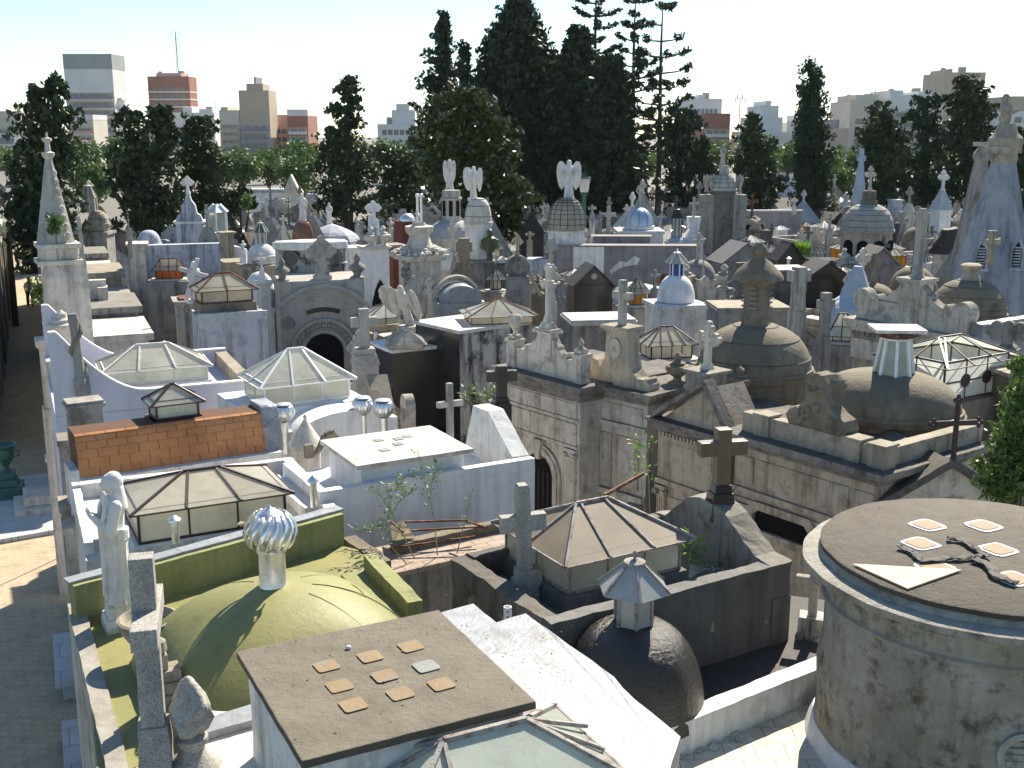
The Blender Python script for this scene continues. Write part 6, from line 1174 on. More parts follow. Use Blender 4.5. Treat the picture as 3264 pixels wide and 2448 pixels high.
skytomb('small kiosk skylight of clear panes right of the silvery vault',15,1650,1890,1400,1335,5.0,'glasswarm','glasspale','grey',.5,'iron',nx=2,ratio=.8)
skytomb('tiny dark-framed octagon skylight below the big brown stone cross',15,1075,1290,1265,1200,4.9,'glasspale','glasspale','bluewhite',.45,'iron',nx=3,ratio=.9)
t,b,R0,zt,d_=domething('egg-shaped stained glass dome on a white drum carrying a winged angel',16,585,226,870,485,5.6,'glasswarm',0,.62,24,1.0,'white',rings=12,top=.35,ribs=0,box=2.0)
for i in range(16):
 a0=2*math.pi*i/16;m=MB();pts=[(max(.35,R0*math.cos(math.pi/2*j/12)**.62)*1.005*math.cos(a0),max(.35,R0*math.cos(math.pi/2*j/12)**.62)*1.005*math.sin(a0),5.66+(zt-5.6)*math.sin(math.pi/2*j/12)*.99)for j in range(12)];m.path(pts,.014,4);m.build('glazing_rib',M['iron'],d_)
for j in range(1,8):rr=max(.35,R0*math.cos(math.pi/2*j/9)**.62);m=MB();m.lathe([(rr-.01,-.012),(rr+.012,-.012),(rr+.012,.012),(rr-.01,.012)],(0,0,5.62+(zt-5.6)*math.sin(math.pi/2*j/9)),24);m.build('glazing_ring',M['iron'],d_)
angel('tall white winged angel standing on the stained glass dome',16,600,48,478,b+Vector((0,R0*.8,0)),True,'open',R(-5),seed=3,ws=.33)
t,b,R0,zt,d_=domething('silvery blue dome with dark seams and a grey robed statue',16,1440,175,830,595,5.5,'tinblue' if 'tinblue' in M else 'blueroof',0,.85,28,.1,'white',ribs=10,ribm='dark',body='white',box=2.9)
angel('grey stained robed statue on the silvery blue dome',16,1450,280,600,b+Vector((0,R0*.8,0)),False,'up',R(180),'pale',seed=7)
t,w_,d_,c=boxtomb('long grey rendered wall with one white patch, across the middle distance',16,360,2110,1040,5.0,'greywall',.1,rz=R(-2),pil=False,name='long_wall',cat='wall',corn=.05,w=wpx(16,1750,G(16,1235,1040,5)))
for(x0,x1,z0,z1,mt)in((-w_/2+w_*.17,-w_/2+w_*.375,.0,4.93,'whiteclean'),(-w_/2-w_*.14,-w_/2-.01,0,4.4,'bluewhite')):m=MB();m.box(x0,x1,-d_/2-.03,-d_/2-.001,z0,z1)if x0>-w_/2 else m.box(x0,x1,-d_/2-.3,d_/2,z0,z1);m.build('painted_bay',M[mt],t)
pts=[(-w_*.08,3.9),(-w_*.02,4.3),(w_*.03,4.25),(w_*.08,4.55),(w_*.12,4.4),(w_*.1,4.15),(w_*.0,4.05),(-w_*.08,3.7)];m=MB();m.ext(pts,-d_/2-.012,-d_/2-.001);m.build('plaster_patch',M['white'],t)
t,w_,d_,c=boxtomb('second grey wall with small square holes behind the long wall',16,840,1610,930,5.3,'greywall',.25,rz=R(-2),pil=False,name='rear_wall',cat='wall',corn=.05)
for a_ in(-.38,.1):m=MB();m.box(a_*w_-.15,a_*w_+.25,-d_/2-.02,-d_/2-.001,4.5,4.85);m.build('hole',M['void'],t)
b=G(16,780,880,4.5);Yl=b.y+6;zt=ZAT(16,780,235,Yl);P=GY(16,780,500,Yl);o=thing('lamp_post','dark green cast iron lamp post with a white square lantern among the trees','lamp post',(P.x,Yl,0),0);m=MB();m.lathe([(.3,0),(.3,.6),(.17,.8),(.14,zt-2.6),(.24,zt-2.4),(.13,zt-2.2),(.12,zt-1.2),(.22,zt-1.0),(.1,zt-.9)],seg=14);m.build('post',M['greenmetal'],o,smooth=True);m=MB();m.cb(0,0,zt-.9,.45,.45,.8,-.12,-.12);m.build('lantern_glass',M['glasswhite'],o);m=MB();m.cb(0,0,zt-.1,.75,.75,.08);m.cb(0,0,zt-.02,.5,.5,.25,.2,.2);m.build('cap',M['greenmetal'],o);occ(P,.6)
skytomb('wide low skylight of white panes in front of the long grey wall',16,480,960,1380,1310,4.6,'glasspale','glasspale','bluewhite',.35,'iron',nx=4,ratio=.7)
t,w_,d_,c=boxtomb('black granite temple-fronted tomb with a shallow pediment and round medallion',6,665,965,640,4.9,'blackgran',.9,rz=R(10));gable(t,w_,d_,4.9,.62,'blackgran','darkroof',.08);m=MB(Matrix.Translation((0,-d_/2-.01,5.2))@Matrix.Rotation(R(90),4,'X'));m.lathe([(.11,-.02),(.1,.04),(.01,.06)],seg=16);m.build('medallion',M['pale'],t);m=MB();m.box(-w_*.3,w_*.3,-d_/2-.05,-d_/2-.041,2,4.0);m.build('door',M['void'],t)
skytomb('green-edged glass kiosk with amber side panes right of the black granite pediment',16,1265,1580,1550,1425,5.0,'amber','glasswarm','grey',.55,'greenmetal',nx=2,ratio=.85)
skytomb('small golden amber skylight behind the plain cross near the white dome',16,1640,1850,1420,1380,4.8,'amber','amber','brown',.45,'iron',nx=3)
t,b,R0,zt,d_=domething('smooth bright white dome with a tiny blue-paned lantern',6,1370,125,760,570,4.9,'whiteclean',0,.75,36,.0,body='white',box=2.5,lip=0,rz=R(12));lantern(t,0,0,zt-.05,.2,.42,.28,6,'blueglass','lime','glasswarm',ov=1.75,ph=.6)
t,w_,d_,c=boxtomb('pale tomb front with a scalloped rosette crest in front of the white dome',6,1390,1710,745,4.75,'bluewhite',.35,rz=R(4),cm='pale');m=MB();m.ext([(-w_/2,4.75),(-w_/2+.05,5.1),(-w_*.3,5.2),(-w_*.25,5.45),(-w_*.12,5.4),(0,5.55),(w_*.15,5.35),(w_*.25,5.1),(w_/2,5.05),(w_/2,4.75)],-d_/2,-d_/2+.2);m.build('rosette_crest',M['pale'],t)
for sx in(-1,1):m=MB();murn(m,sx*(w_/2-.05),-d_/2+.1,5.1,.8);m.build('urn',M['pale'],t,smooth=True)
crossthing('trefoil-headed pale cross standing left of the black granite pediment',16,410,1275,1700,5.0,150,'marble','trefoil',None,.1,.1,col=1)
crossthing('thick plain cross in shadow beside the trefoil-headed cross',16,520,1440,1680,4.8,130,'grey','plain',None,.1,.3)
crossthing('plain grey cross left of the tiny blue-paned lantern',16,1610,1320,1560,4.8,115,'grey','plain',None,.05,.4)
crossthing('plain pale cross right of the black granite tomb, behind the scrolled facade',6,1003,610,890,4.9,100,'pale','plain')if False else None
crossthing('massive plain grey cross standing among small tombs right of the glass dome',16,1065,585,880,5.2,170,'pale','plain',None,.05,.1)
crossthing('flared stone cross left of the massive plain grey cross',16,875,570,730,5.0,95,'pale','flare',None,.3,.1)
crossthing('pale trefoil cross just left of the silvery blue dome',16,1278,560,740,5.3,70,'marble','trefoil',None,.1,.1)
crossthing('orange-brown cross in the gloom beneath the broad-leaved tree',16,142,880,990,5.0,105,'brownpale','plain',None,.05,.1)
crossthing('plain cross right of the silvery blue dome',16,1680,680,800,5.3,90,'pale','plain',None,.1,.1)
urn_thing(16,235,1600,1380,5.0,'brown stone urn finial in front of the small skylight, left of the trefoil-headed cross','brown',base=1.)
t,w_,d_,c=boxtomb('black temple-like tomb under the broad-leaved tree, left of the glass dome',16,20,330,880,4.9,'darkroof',1.,rz=R(5));gable(t,w_,d_,4.9,.9,'darkroof','darkroof')
t,w_,d_,c=boxtomb('white kiosk tomb with a chimney-like pedestal and steep white gable',16,1960,2200,960,5.0,'whiteclean',.8,rz=R(5));gable(t,w_,d_,5.0,.5,'whiteclean');m=MB();m.cb(0,0,5.4,.45,.45,.6,-.06,-.06);m.build('pedestal',M['whiteclean'],t);cross(t,0,0,6.0,.9,'pale','plain',.45,.12)
t,b,R0,zt,d_=domething('little pale blue dome with a white glass lantern right of the silvery dome',16,1880,130,1010,930,4.9,'blueroof',0,1.1,24,.2,body='white');lantern(t,0,0,zt-.05,.24,.9,.35,8,'glasswhite','iron','darkroof',ov=1.2)
t,w_,d_,c=boxtomb('broad flat-roofed tomb with a cream slab behind the scrolled attic',6,640,1115,880,5.0,'grey',.75,rz=R(8),roof='whiteroof',pil=False,corn=.1,cm='whiteroof')
skytomb('tomb with a tan and green glass skylight behind the concave-gabled facade',6,1110,1520,1020,915,5.15,'glass','glasswarm','grey',.42,'iron',rz=R(14),nx=4,ratio=.75)
t,w_,d_,c=boxtomb('octagonal flat-topped grey tomb behind the banded brown dome',7,20,560,800,5.2,'grey',.7,rz=R(3),roof='brownpale',pil=False)
crossthing('broad pale flared cross on stepped rocks right of the louvred column',7,575,520,810,5.3,135,'pale','plain',.3,.5,.3,col=2)
crossthing('plain grey cross with a shadowed face, second from the louvred column',7,750,690,990,5.2,105,'grey','plain',.2,.3,.4,col=2)
crossthing('dark ringed celtic cross left of the louvred column',7,195,490,740,5.0,165,'dark','ring',None,.1,.3)
t,w_,d_,c=boxtomb('large black gable-roofed tomb right of the louvred column',7,610,955,590,4.6,'blackgran',.9,rz=R(6),pil=False);gable(t,w_,d_,4.6,.55,'blackgran','darkroof',.1)
t,w_,d_,c=boxtomb('flat white-roofed tomb between the louvred column and the black gable',7,400,680,545,4.8,'dark',1.0,rz=R(6),roof='whiteclean',pil=False)
crossthing('white trefoil cross on a bluish rock mound left of the ornate crest facade',7,1000,405,600,5.3,85,'marble','trefoil',None,.1,.1,col=2)
b=G(7,960,780,4.8);o=thing('blue_mound_roof','pale blue cracked sloping roof left of the ornate crest facade','roof',(b.x,b.y,0),R(-10));m=MB();m.lathe([(1.0,0),(1.0,4.6),(.9,4.8),(.5,5.1),(.3,5.6),(.12,6.0)],seg=10);m.build('roof',M['skyblue'],o,rough=.05,cell=.3);occ(b,1)
skytomb('greenish glass roof with white side panes beside the pale blue roof',7,790,1000,920,830,5.0,'glasswhite','glasspale','grey',.4,'iron',rz=R(-20),nx=2)
A=G(7,915,850,5.3);B=G(7,1710,985,5.3);Mf,wf,rf,of=front(A,B)
o=thing('mausoleum','ornate marble-fronted mausoleum with palmette acroteria and a tall central pedestal','mausoleum',of,rf);h2=wf/2;occ(of,1.6)
m=MB();m.box(-h2+.1,h2-.1,0,2.4,0,5.0);m.build('body',M['brownpale'],o);m=MB();zt=cornice(m,-h2+.1,h2-.1,0,2.4,5.0,((.04,.1),(.12,.1),(.18,.1)));m.build('cornice',M['facade'],o,rough=.008,cell=.2)
m=MB();m.box(-h2+.15,h2-.15,.1,.4,zt,zt+.55);m.build('attic',M['facade'],o)
for sx in(-1,1):m=MB(T(sx*(h2-.3),.08,zt+.5)@Matrix.Rotation(R(-90),4,'X'));m.lathe([(.27,0),(.27,.3)],seg=20);q=m.build('palmette',M['facade'],o,smooth=True)
for sx in(-1,1):
 scroll(o,sx*.28,zt+.5,sx,.8,.5,.1,.38,'facade')
m=MB();m.cb(0,.3,zt,.56,.56,1.05);m.cb(0,.3,zt+1.05,.64,.64,.06);m.cb(0,.3,zt+1.11,.72,.72,.07);m.build('pedestal',M['facade'],o,bevel=.008)
m=MB()
for i in range(20):x=-h2+.2+i*(wf-.4)/19;m.box(x-.03,x+.03,-.05,0,4.88,4.98)
m.build('dentils',M['grey'],o);m=MB();m.box(-h2+.15,h2-.15,-.03,0,4.3,4.8);m.build('frieze',M['facade'],o);m=MB();m.box(h2-.09,h2+.2,.2,2.3,0,zt+.3);m.build('side_wing',M['silver'],o,rough=.02,cell=.2)
q=Mf@Vector((0,.3,0));zt2=ZAT(18,925,790,q.y);ob=thing('broken_column','tall pale broken stone pillar on the pedestal of the ornate palmette facade','column',(q.x,q.y,zt+1.18),0)
m=MB();hh=zt2-zt-1.18;m.lathe([(.2,0),(.16,.06),(.13,.12),(.12,hh*.5),(.135,hh*.75),(.15,hh*.93),(.08,hh)],seg=10,wob=lambda a,z:1+.06*math.sin(3*a+z*5));m.build('pillar',M['pale'],ob,smooth=True)
t,b,R0,zt,d_=domething('brown grooved dome with an ornate stone cross, under the great grey cone tower',7,1775,240,860,600,5.3,'brown',4,.8,44,.3,body='brown',rings=14)
m=MB();m.lathe([(.3,zt-.1),(.22,zt+.05),(.16,zt+.2),(.26,zt+.3),(.27,zt+.36),(.2,zt+.4)],seg=16);m.build('neck',M['brownpale'],t,smooth=True);zc=ZAT(18,1665,1020,b.y+R0*.8);X=GY(18,1665,1440,b.y+R0*.8).x
cross(t,X-b.x,0,zt+.4,zc-zt-.4,'brownpale','flare',.42,.13)
crossthing('grey trefoil cross at the right edge, in front of the brown grooved dome',7,1960,895,1060,5.3,190,'grey','trefoil',None,.05,-.6,col=1.5)
Yt=33.0;P=GY(18,1880,1600,Yt);zt=ZAT(18,1920,215,Yt);o=thing('cone_tower','great grey tapering stone tower at the right edge with a louvred pointed window','tower',(GY(18,1920,800,Yt).x,Yt,0),R(22));z0=ZAT(18,1900,1600,Yt)
Wt=wpx(18,125,Vector((0,Yt,zt)));Wb=wpx(18,430,Vector((0,Yt,z0)))
m=MB();m.lathe([(Wb*1.18,0),(Wb*1.1,z0),(Wt*1.12,zt)],seg=8,ph=.39);m.build('shaft',M['towerwall']if 'towerwall' in M else M['bluewhite'],o)
m=MB();m.lathe([(Wt*1.1,zt-.1),(Wt*1.25,zt),(Wt*1.15,zt+.1),(Wt*1.2,zt+.25),(Wt*1.55,zt+.45),(Wt*1.5,zt+.6),(Wt,zt+.75),(Wt*.8,zt+1.0)],seg=24);m.build('capital',M['brownpale'],o,smooth=True)
zs=ZAT(18,1920,20,Yt)
for(x_,y_2,hh,lab)in((2110,1320,.9,1),(1690,1330,.8,0)):
 P2=GY(18,x_,y_2,Yt-Wb*1.0);L_=T(o.location.x,o.location.y,0,R(22)).inverted()@P2;m=MB(T(L_.x,L_.y,0,R(-22)));zz=P2.z;m.ext([(-.13,zz-.36),(-.13,zz+.13),(0,zz+.36),(.13,zz+.13),(.13,zz-.36)],-.1,.05);q=m.build('louvre_window',M['void'],o)
 m=MB(T(L_.x,L_.y,0,R(-22)))
 for i in range(7):m.box(-.11,.11,-.14,-.11,zz-.32+i*.08,zz-.28+i*.08)
 m.bar((-.16,-.12,zz-.4),(-.16,-.12,zz+.16),.05);m.bar((.16,-.12,zz-.4),(.16,-.12,zz+.16),.05);m.bar((-.16,-.12,zz+.14),(0,-.12,zz+.44),.06);m.bar((.16,-.12,zz+.14),(0,-.12,zz+.44),.06);m.box(-.2,.2,-.2,-.08,zz-.46,zz-.4);m.build('louvres',M['bluewhite'],q)
Xs=GY(0,2163,330,Yt).x;hs=ZAT(0,2160,205,Yt)-zs+.0
statue('tower_statue','tall brown-stained robed statue on top of the great cone tower',(Xs,Yt,ZAT(18,1920,15,Yt)-.1),hs+.1,R(35),'brownpale',False,'open',[(.8,.2,-.2)],None,9,.3,0,.04)
Yq=36.0;P=GY(18,1640,900,Yq);zt=ZAT(18,1710,225,Yq);o=thing('side_spire','slimmer dark spire with a small cross left of the great cone tower','spire',(GY(18,1700,300,Yq).x,Yq,0));m=MB();m.lathe([(.95,0),(.85,4.5),(.2,zt)],seg=8,ph=.3);m.lathe([(.2,zt-.05),(.26,zt+.1),(.26,zt+.2),(.12,zt+.4)],seg=8,ph=.3);m.build('spire',M['grey'],o);cross(o,0,0,zt+.4,ZAT(18,1715,15,Yq)-zt-.4,'pale','plain',.55,.13)
crossthing('large pale rounded cross leaning before the slim spire, left of the great cone tower',18,1620,480,860,6.0,165,'marble','trefoil',None,.1,.2,col=2)
t,w_,d_,c=boxtomb('white tomb with a carved quatrefoil panel under a ragged mossy black roof',18,1140,1480,1330,4.9,'marble',.9,rz=R(-18),corn=0);m=MB();m.box(-w_/2-.2,w_/2+.3,-d_/2-.25,d_/2,4.9,5.15);m.ext([(-w_/2-.2,5.14),(-w_*.2,5.9),(w_*.3,6.0),(w_/2+.3,5.14)],-d_/2-.2,d_/2);m.build('mossy_roof',M['darkroof'],t,rough=.1,cell=.2)
m=MB()
for k_ in range(4):a=k_*math.pi/2;m.M=Matrix.Translation((.1+.1*math.cos(a),-d_/2-.02,4.1+.1*math.sin(a)))@Matrix.Rotation(R(90),4,'X');m.lathe([(.07,-.02),(.07,.02),(.045,.02),(.045,-.02)],seg=12)
m.M=Matrix();m.build('quatrefoil',M['dark'],t)
t,b,R0,zt,d_=domething('large grey dome laid in stone scales with a tall trefoil cross on a brown block',18,440,300,1060,735,5.6,'scaled' if 'scaled' in M else 'grey',6,.72,40,2.2,'brownpale',rings=16,box=2.05)
zb2=ZAT(18,450,560,b.y+R0*.8);m=MB();m.cb(0,0,zt-.1,.62,.62,(zb2-zt)*.4);m.cb(0,0,zt-.1+(zb2-zt)*.4,.5,.5,(zb2-zt)*.7);m.build('cross_block',M['brown'],t);cross(t,0,0,zb2,ZAT(18,460,295,b.y+R0*.8)-zb2,'marble','trefoil',.42,.11)
for k_ in range(6):a=R(-150+k_*24*1.5);m=MB(T(math.cos(a)*R0*.965,math.sin(a)*R0*.965,0,a+R(90)));m.ext(arch_pts(0,.5,4.0,1.2),-.04,.02);m.build('arched_niche',M['void'],t)
domething('smaller brown dome touching the left of the scale-covered dome',18,160,80,930,760,5.4,'brown',0,.8,24,.5)
Ys=75.0;P=GY(18,265,750,Ys);zt=ZAT(18,285,235,Ys);o=thing('white_spire','slim white spire with a statue on its tip behind the scale-covered dome','spire',(P.x,Ys,0));m=MB();m.lathe([(.75,0),(.62,3),(.5,P.z),(.16,zt)],seg=8,ph=.39);m.lathe([(.3,zt),(.3,zt+.3),(.16,zt+.4),(.16,zt+.8)],seg=8);m.build('spire',M['skyblue'],o);P2=GY(18,280,180,Ys)
statue('spire_statue','small grey statue with a cross at the tip of the slim white spire',(P2.x,Ys,zt+.8),ZAT(18,280,20,Ys)-zt-.8,0,'bluewhite',False,'up',[],None,3,.3,0,.08)
t,b,R0,zt,d_=domething('very large ornate dark tomb with a ribbed green-white cupola and corner angels',17,415,140,580,380,7.0,'scalew' if 'scalew' in M else 'pale',5,.7,24,3.2,'dark',ribs=8,box=2.3,body='dark')
zn=ZAT(17,380,285,b.y+R0*.8);m=MB();m.lathe([(R0*.4,zt-.2),(R0*.42,zt+.1),(R0*.3,zt+.3),(R0*.36,zn-.3),(R0*.34,zn)],seg=20);m.build('neck',M['pale'],t,smooth=True)
angel('hooded dark statue with joined hands on the great ribbed cupola',17,380,40,285,b+Vector((0,R0*.8,0)),False,'pray',R(10),'pale',seed=8)
for i,(x,lab)in enumerate(((195,'left corner angel statue of the ornate ribbed cupola tomb'),(270,'inner left angel statue of the ornate ribbed cupola tomb'),(575,'right corner angel statue of the ornate ribbed cupola tomb'))):
 PP=b+Vector((0,R0*.2-i*.06,0));X=GY(17,x,580,PP.y);o=angel(lab,17,x,395,580,PP,True,'pray',0,'pale',seed=i+10,ws=.25);m=MB();m.cb(0,0,-X.z,.7,.7,X.z-.2);m.build('column',M['grey'],o)
t,w_,d_,c=boxtomb('white wall with a big round window framed by a scrolled ring',17,270,720,900,4.6,'whiteclean',.2,rz=R(2),pil=False,corn=.05)
m=MB(Matrix.Translation((-w_*.18,-d_/2,4.6))@Matrix.Rotation(R(90),4,'X'));m.lathe([(.62,-.3),(1.2,-.3),(1.2,.1),(1.05,.2),(.75,.12),(.62,.12)],seg=32);m.build('round_frame',M['marble'],t,smooth=True);m=MB(Matrix.Translation((-w_*.18,-d_/2-.0,4.6))@Matrix.Rotation(R(90),4,'X'));m.lathe([(.63,-.3),(.63,.05)],seg=28);m.build('round_window',M['window'],t);m=MB();m.ext([(w_*.05,4.59),(w_*.05,5.6),(w_*.15,5.75),(w_*.3,5.2),(w_*.5,4.9),(w_*.5,4.59)],-d_/2,d_/2);m.build('curved_crest',M['whiteclean'],t)
t,w_,d_,c=boxtomb('long stained cemetery wall with small black lamps and coping steps',17,560,1370,810,5.2,'greywall',.08,rz=R(1),pil=False,name='cemetery_wall',cat='wall',cm='blueroof')
t,b,R0,zt,d_=domething('dark pointed cloister dome with round windows in cream lunettes',17,745,165,1040,870,4.8,'dark',0,.95,4,.0,body='dark',rz=R(10),smooth=False,ribs=4,rings=10)
for a_ in(-1,1):m=MB(T(a_*R0*.38,-R0*.58,4.75,a_*R(40))@Matrix.Rotation(R(90),4,'X'));m.lathe([(.62,-.3),(.62,.1)],seg=20);q=m.build('lunette',M['brownpale'],t);m=MB(T(a_*R0*.38,-R0*.58-.02,4.85,a_*R(40))@Matrix.Rotation(R(90),4,'X'));m.lathe([(.22,0),(.22,.14)],seg=16);m.build('round_window',M['void'],q)
cross(t,0,0,zt,1.1,'rust','trefoil',.6,.1)
domething('mottled brown round dome with a grey cross before it, left of the pointed dark dome',17,190,95,990,860,4.9,'brown',0,.8,28,.8,body='brown')
crossthing('grey flared cross before the mottled brown dome',17,50,785,975,5.2,75,'pale','flare',None,.1,.1,col=1)
crossthing('white ball-ended cross on the long stained wall before the cypress',17,1222,665,780,5.4,70,'marble','trefoil',None,.1,.1,col=.4)
crossthing('large grey plain cross left of the scale-covered dome',17,1635,850,1050,4.9,105,'pale','plain',None,.1,.1)
crossthing('tall dark cross between the white fan skylights',17,950,960,1190,4.8,80,'dark','plain',None,.1,.1)
crossthing('dark slim cross in front of the white fan skylight',17,655,1140,1280,4.6,90,'dark','flare',None,.1,.1)
crossthing('thin pale cross on a ball base before the black gables',17,150,1295,1580,4.9,45,'pale','plain',None,.25,.1,col=1)
skytomb('fan-like white glass skylight behind the dark slim cross',17,555,930,1180,1110,4.5,'glasswhite','glasswhite','dark',.45,'iron',nx=4,ratio=.9)
skytomb('ribbed cream glass skylight left of the leafy tuft',17,780,1115,1285,1205,4.5,'glasswarm','glasswhite','grey',.35,'iron',nx=5,ratio=.9)
skytomb('white box tomb with a neat white-paned skylight below the cypress',17,970,1190,1030,1000,4.3,'glasswhite','glasswhite','whiteclean',.5,'lime',nx=4,ratio=.7)
skytomb('golden yellow lit skylight below the cypress',17,1290,1480,985,955,4.5,'amber','glasspale','grey',.55,'iron',nx=3)
skytomb('small white skylight just left of the scale-covered dome',17,1630,1850,1040,1010,4.5,'glasswhite','glasswhite','grey',.35,'iron',nx=4)
skytomb('wide skylight with orange side panes below the scale-covered dome',17,1700,2160,1260,1175,4.6,'amber','glasspale','blackgran',.55,'iron',nx=5,ratio=.8,rz=R(10))
skytomb('skylight with yellow and orange panes right of the wide orange one',18,555,885,1330,1265,4.6,'amber','glasspale','dark',.55,'iron',nx=4,ratio=.8,rz=R(10))
skytomb('low white-paned skylight beside the thin green lamp pipe',17,1420,1640,1290,1240,4.3,'glasswhite','glasspale','grey',.4,'iron',nx=3)
skytomb('blue-white fan skylight behind the large black gable',17,1680,2000,1540,1490,4.5,'glasswhite','glasswhite','blackgran',.25,'iron',nx=5,ratio=.8)
skytomb('pair of flat cream skylights left of the cemetery wall ring window',17,330,560,1000,960,4.4,'glasswhite','glasswarm','dark',.3,'iron',nx=4)
t,w_,d_,c=boxtomb('broad tomb with a sloping grey felt roof left of the louvred column',17,310,1000,1420,4.3,'greywall',.7,rz=R(14),pil=False);gable(t,w_,d_,4.3,.8,'greywall','greyfelt' if 'greyfelt' in M else 'grey',.12)
t,w_,d_,c=boxtomb('small black gable-roofed tomb below the leafy tuft',17,1000,1370,1390,4.3,'blackgran',.8,rz=R(10),pil=False);gable(t,w_,d_,4.3,.75,'blackgran','darkroof',.1)
t,w_,d_,c=boxtomb('flat low black-walled tomb between the two black gables',17,1450,1950,1400,4.2,'blackgran',.7,rz=R(8),pil=False)
t,w_,d_,c=boxtomb('grey gabled chapel with bracketed eaves below the yellow skylight',18,300,780,1450,4.5,'greywall',.8,rz=R(8));gable(t,w_,d_,4.5,.7,'greywall','grey',.15)
crossthing('white flared cross before the grey gabled chapel',18,305,1265,1590,4.7,150,'marble','trefoil',None,.1,.1)
for(lab,r,x,yt,yb,z)in(('mushroom-capped metal flue on the black gable',17,1155,1360,1450,4.6),):b=G(r,x,yb,z);o=thing('vent_pipe',lab,'pipe',b);vent(o,0,0,-.1,ZAT(r,x,yt,b.y)-z+.1,.07,name='flue')
t,w_,d_,c=boxtomb('white kiosk with a hipped cap and cross in front of the dark right-hand trees',18,1190,1390,810,5.2,'whiteclean',.9,rz=R(20));m=MB();m.cb(0,0,5.2,w_+.2,d_+.2,1.2,w_*.5,d_*.5);m.build('hipped_cap',M['blueroof'],t);cross(t,0,0,6.35,1.2,'white','trefoil',.7,.15)
t,w_,d_,c=boxtomb('pale square tomb with a concave cap and little cross left of the hipped kiosk',18,820,960,830,5.0,'marble',.9,rz=R(20));m=MB();m.cb(0,0,5.0,w_,d_,.5,w_*.3,d_*.3);m.build('cap',M['marble'],t);cross(t,0,0,5.5,1.,'grey','trefoil',.5,.13)
t,w_,d_,c=boxtomb('plain grey block tomb behind the broken pillar',18,960,1130,840,4.9,'greywall',.9,rz=R(8))
t,w_,d_,c=boxtomb('pale cylinder-like tomb beneath the dark trees',18,655,800,690,5.6,'bluewhite',.9,rz=R(8))
skytomb('tilted white glass roof right of the scale-covered dome',18,740,900,900,880,4.6,'glasspale','glasspale','dark',.3,'iron',nx=4)
skytomb('round white glass skylight above the ragged black roof',18,1010,1140,1060,1025,4.8,'glasswhite','glasswhite','grey',.3,'iron',nx=3)
skytomb('small white skylight box under the ragged black roof',18,1005,1135,1310,1285,4.4,'glasswhite','glasspale','white',.4,'iron',nx=2)
P=G(17,1275,1330,4.0);o=thing('spiky_shrub','bright green tuft of long leaves growing between the tombs below the cypress','shrub',P);m=MB();rr_=random.Random(2);Rr=wpx(17,150,P)
for i in range(260):
 a=rr_.random()*6.28;b_=Vector((rr_.uniform(-.7,.7)*Rr,rr_.uniform(-.5,.5)*Rr,0));d_=Vector((math.cos(a)*.5,math.sin(a)*.5,rr_.uniform(.6,1.2)));L_=Rr*rr_.uniform(.6,1.1);tip=b_+d_*L_;md=b_+d_*L_*.55+Vector((0,0,.1*L_));s_=Vector((-math.sin(a),math.cos(a),0))*.05;m.add([b_-s_,b_+s_,md+s_,md-s_,tip],[(0,1,2,3),(3,2,4)])
m.build('leaves',M['leaf_y'],o)
#  FILLER TOMBS: rows of small tombs between the named ones
LAND=[]
for o in list(bpy.data.objects):
 if o.parent is None and o.get('label')and o.location.y>16:LAND.append((o.location.x,o.location.y,o['label']))
SHORT=[('greek key','the greek key tomb'),('brown glass dome','the brown glass dome'),('white gothic','the white gothic tomb'),('garlands','the garlanded pedestal'),('egg-shaped','the stained glass dome'),('silvery blue dome with','the silvery blue dome'),('long grey rendered wall','the long grey wall'),('tiny blue-paned','the blue-paned white dome'),('laid in stone scales','the scale-covered dome'),('great grey tapering','the great cone tower'),('ribbed green-white','the ribbed cupola tomb'),('pointed cloister','the pointed dark dome'),('fish-scale domed','the fish-scale dome'),('crocketed stone spire','the crocketed spire'),('octagonal dome with an arc','the octagonal lantern dome'),('louvred stone column','the louvred column dome'),('ornate bluish','the ornate bluish tomb'),('broken stone pillar','the broken pillar'),('large black gable','the big black gable'),('ragged mossy','the ragged black roof'),('round squat','the round squat tower'),('slim white spire behind','the slim white spire'),('lamp post','the green lamp post'),('hipped cap','the hipped white kiosk'),('fan-like','the fan skylight'),('golden yellow lit','the golden skylight'),('white veiled statue','the veiled statue'),('stained crown','the stained white dome'),('black granite temple','the black pediment tomb')]
MARK=[]
for(x,y,l)in LAND:
 for k_,n_ in SHORT:
  if k_ in l:MARK.append((x,y,n_));break
USED=set()
def where_(x,y):
 c=sorted(MARK,key=lambda q:math.hypot(q[0]-x,(q[1]-y)*.6))
 out=[]
 for(mx_,my_,n_)in c[:5]:
  a=x/y-mx_/my_;d=y-my_
  if abs(a)<.02:w_='behind' if d>0 else 'in front of'
  elif abs(a)<.07:w_=('just right of' if a>0 else 'just left of')
  else:w_=('well right of' if a>0 else 'well left of')
  out.append(w_+' '+n_)
 return out
def uniq(desc,x,y,extra=()):
 W=where_(x,y)
 for v in[desc]+[e+' '+desc for e in extra]:
  for q in W:
   l=v+' '+q
   if l not in USED and len(l.replace('-',' ').split())<=16:USED.add(l);return l
 for e in('smaller','farther','nearer','paler','narrower','lower','plainer','squat','weathered','half-hidden'):
  for q in W:
   l=e+' '+desc+' '+q
   if l not in USED and len(l.replace('-',' ').split())<=16:USED.add(l);return l
 return desc+' '+W[0]
PROTO=[]
def proto(desc,fn):
 t=thing('small_tomb',desc,'mausoleum',(0,0,-50));fn(t);PROTO.append((desc,t))
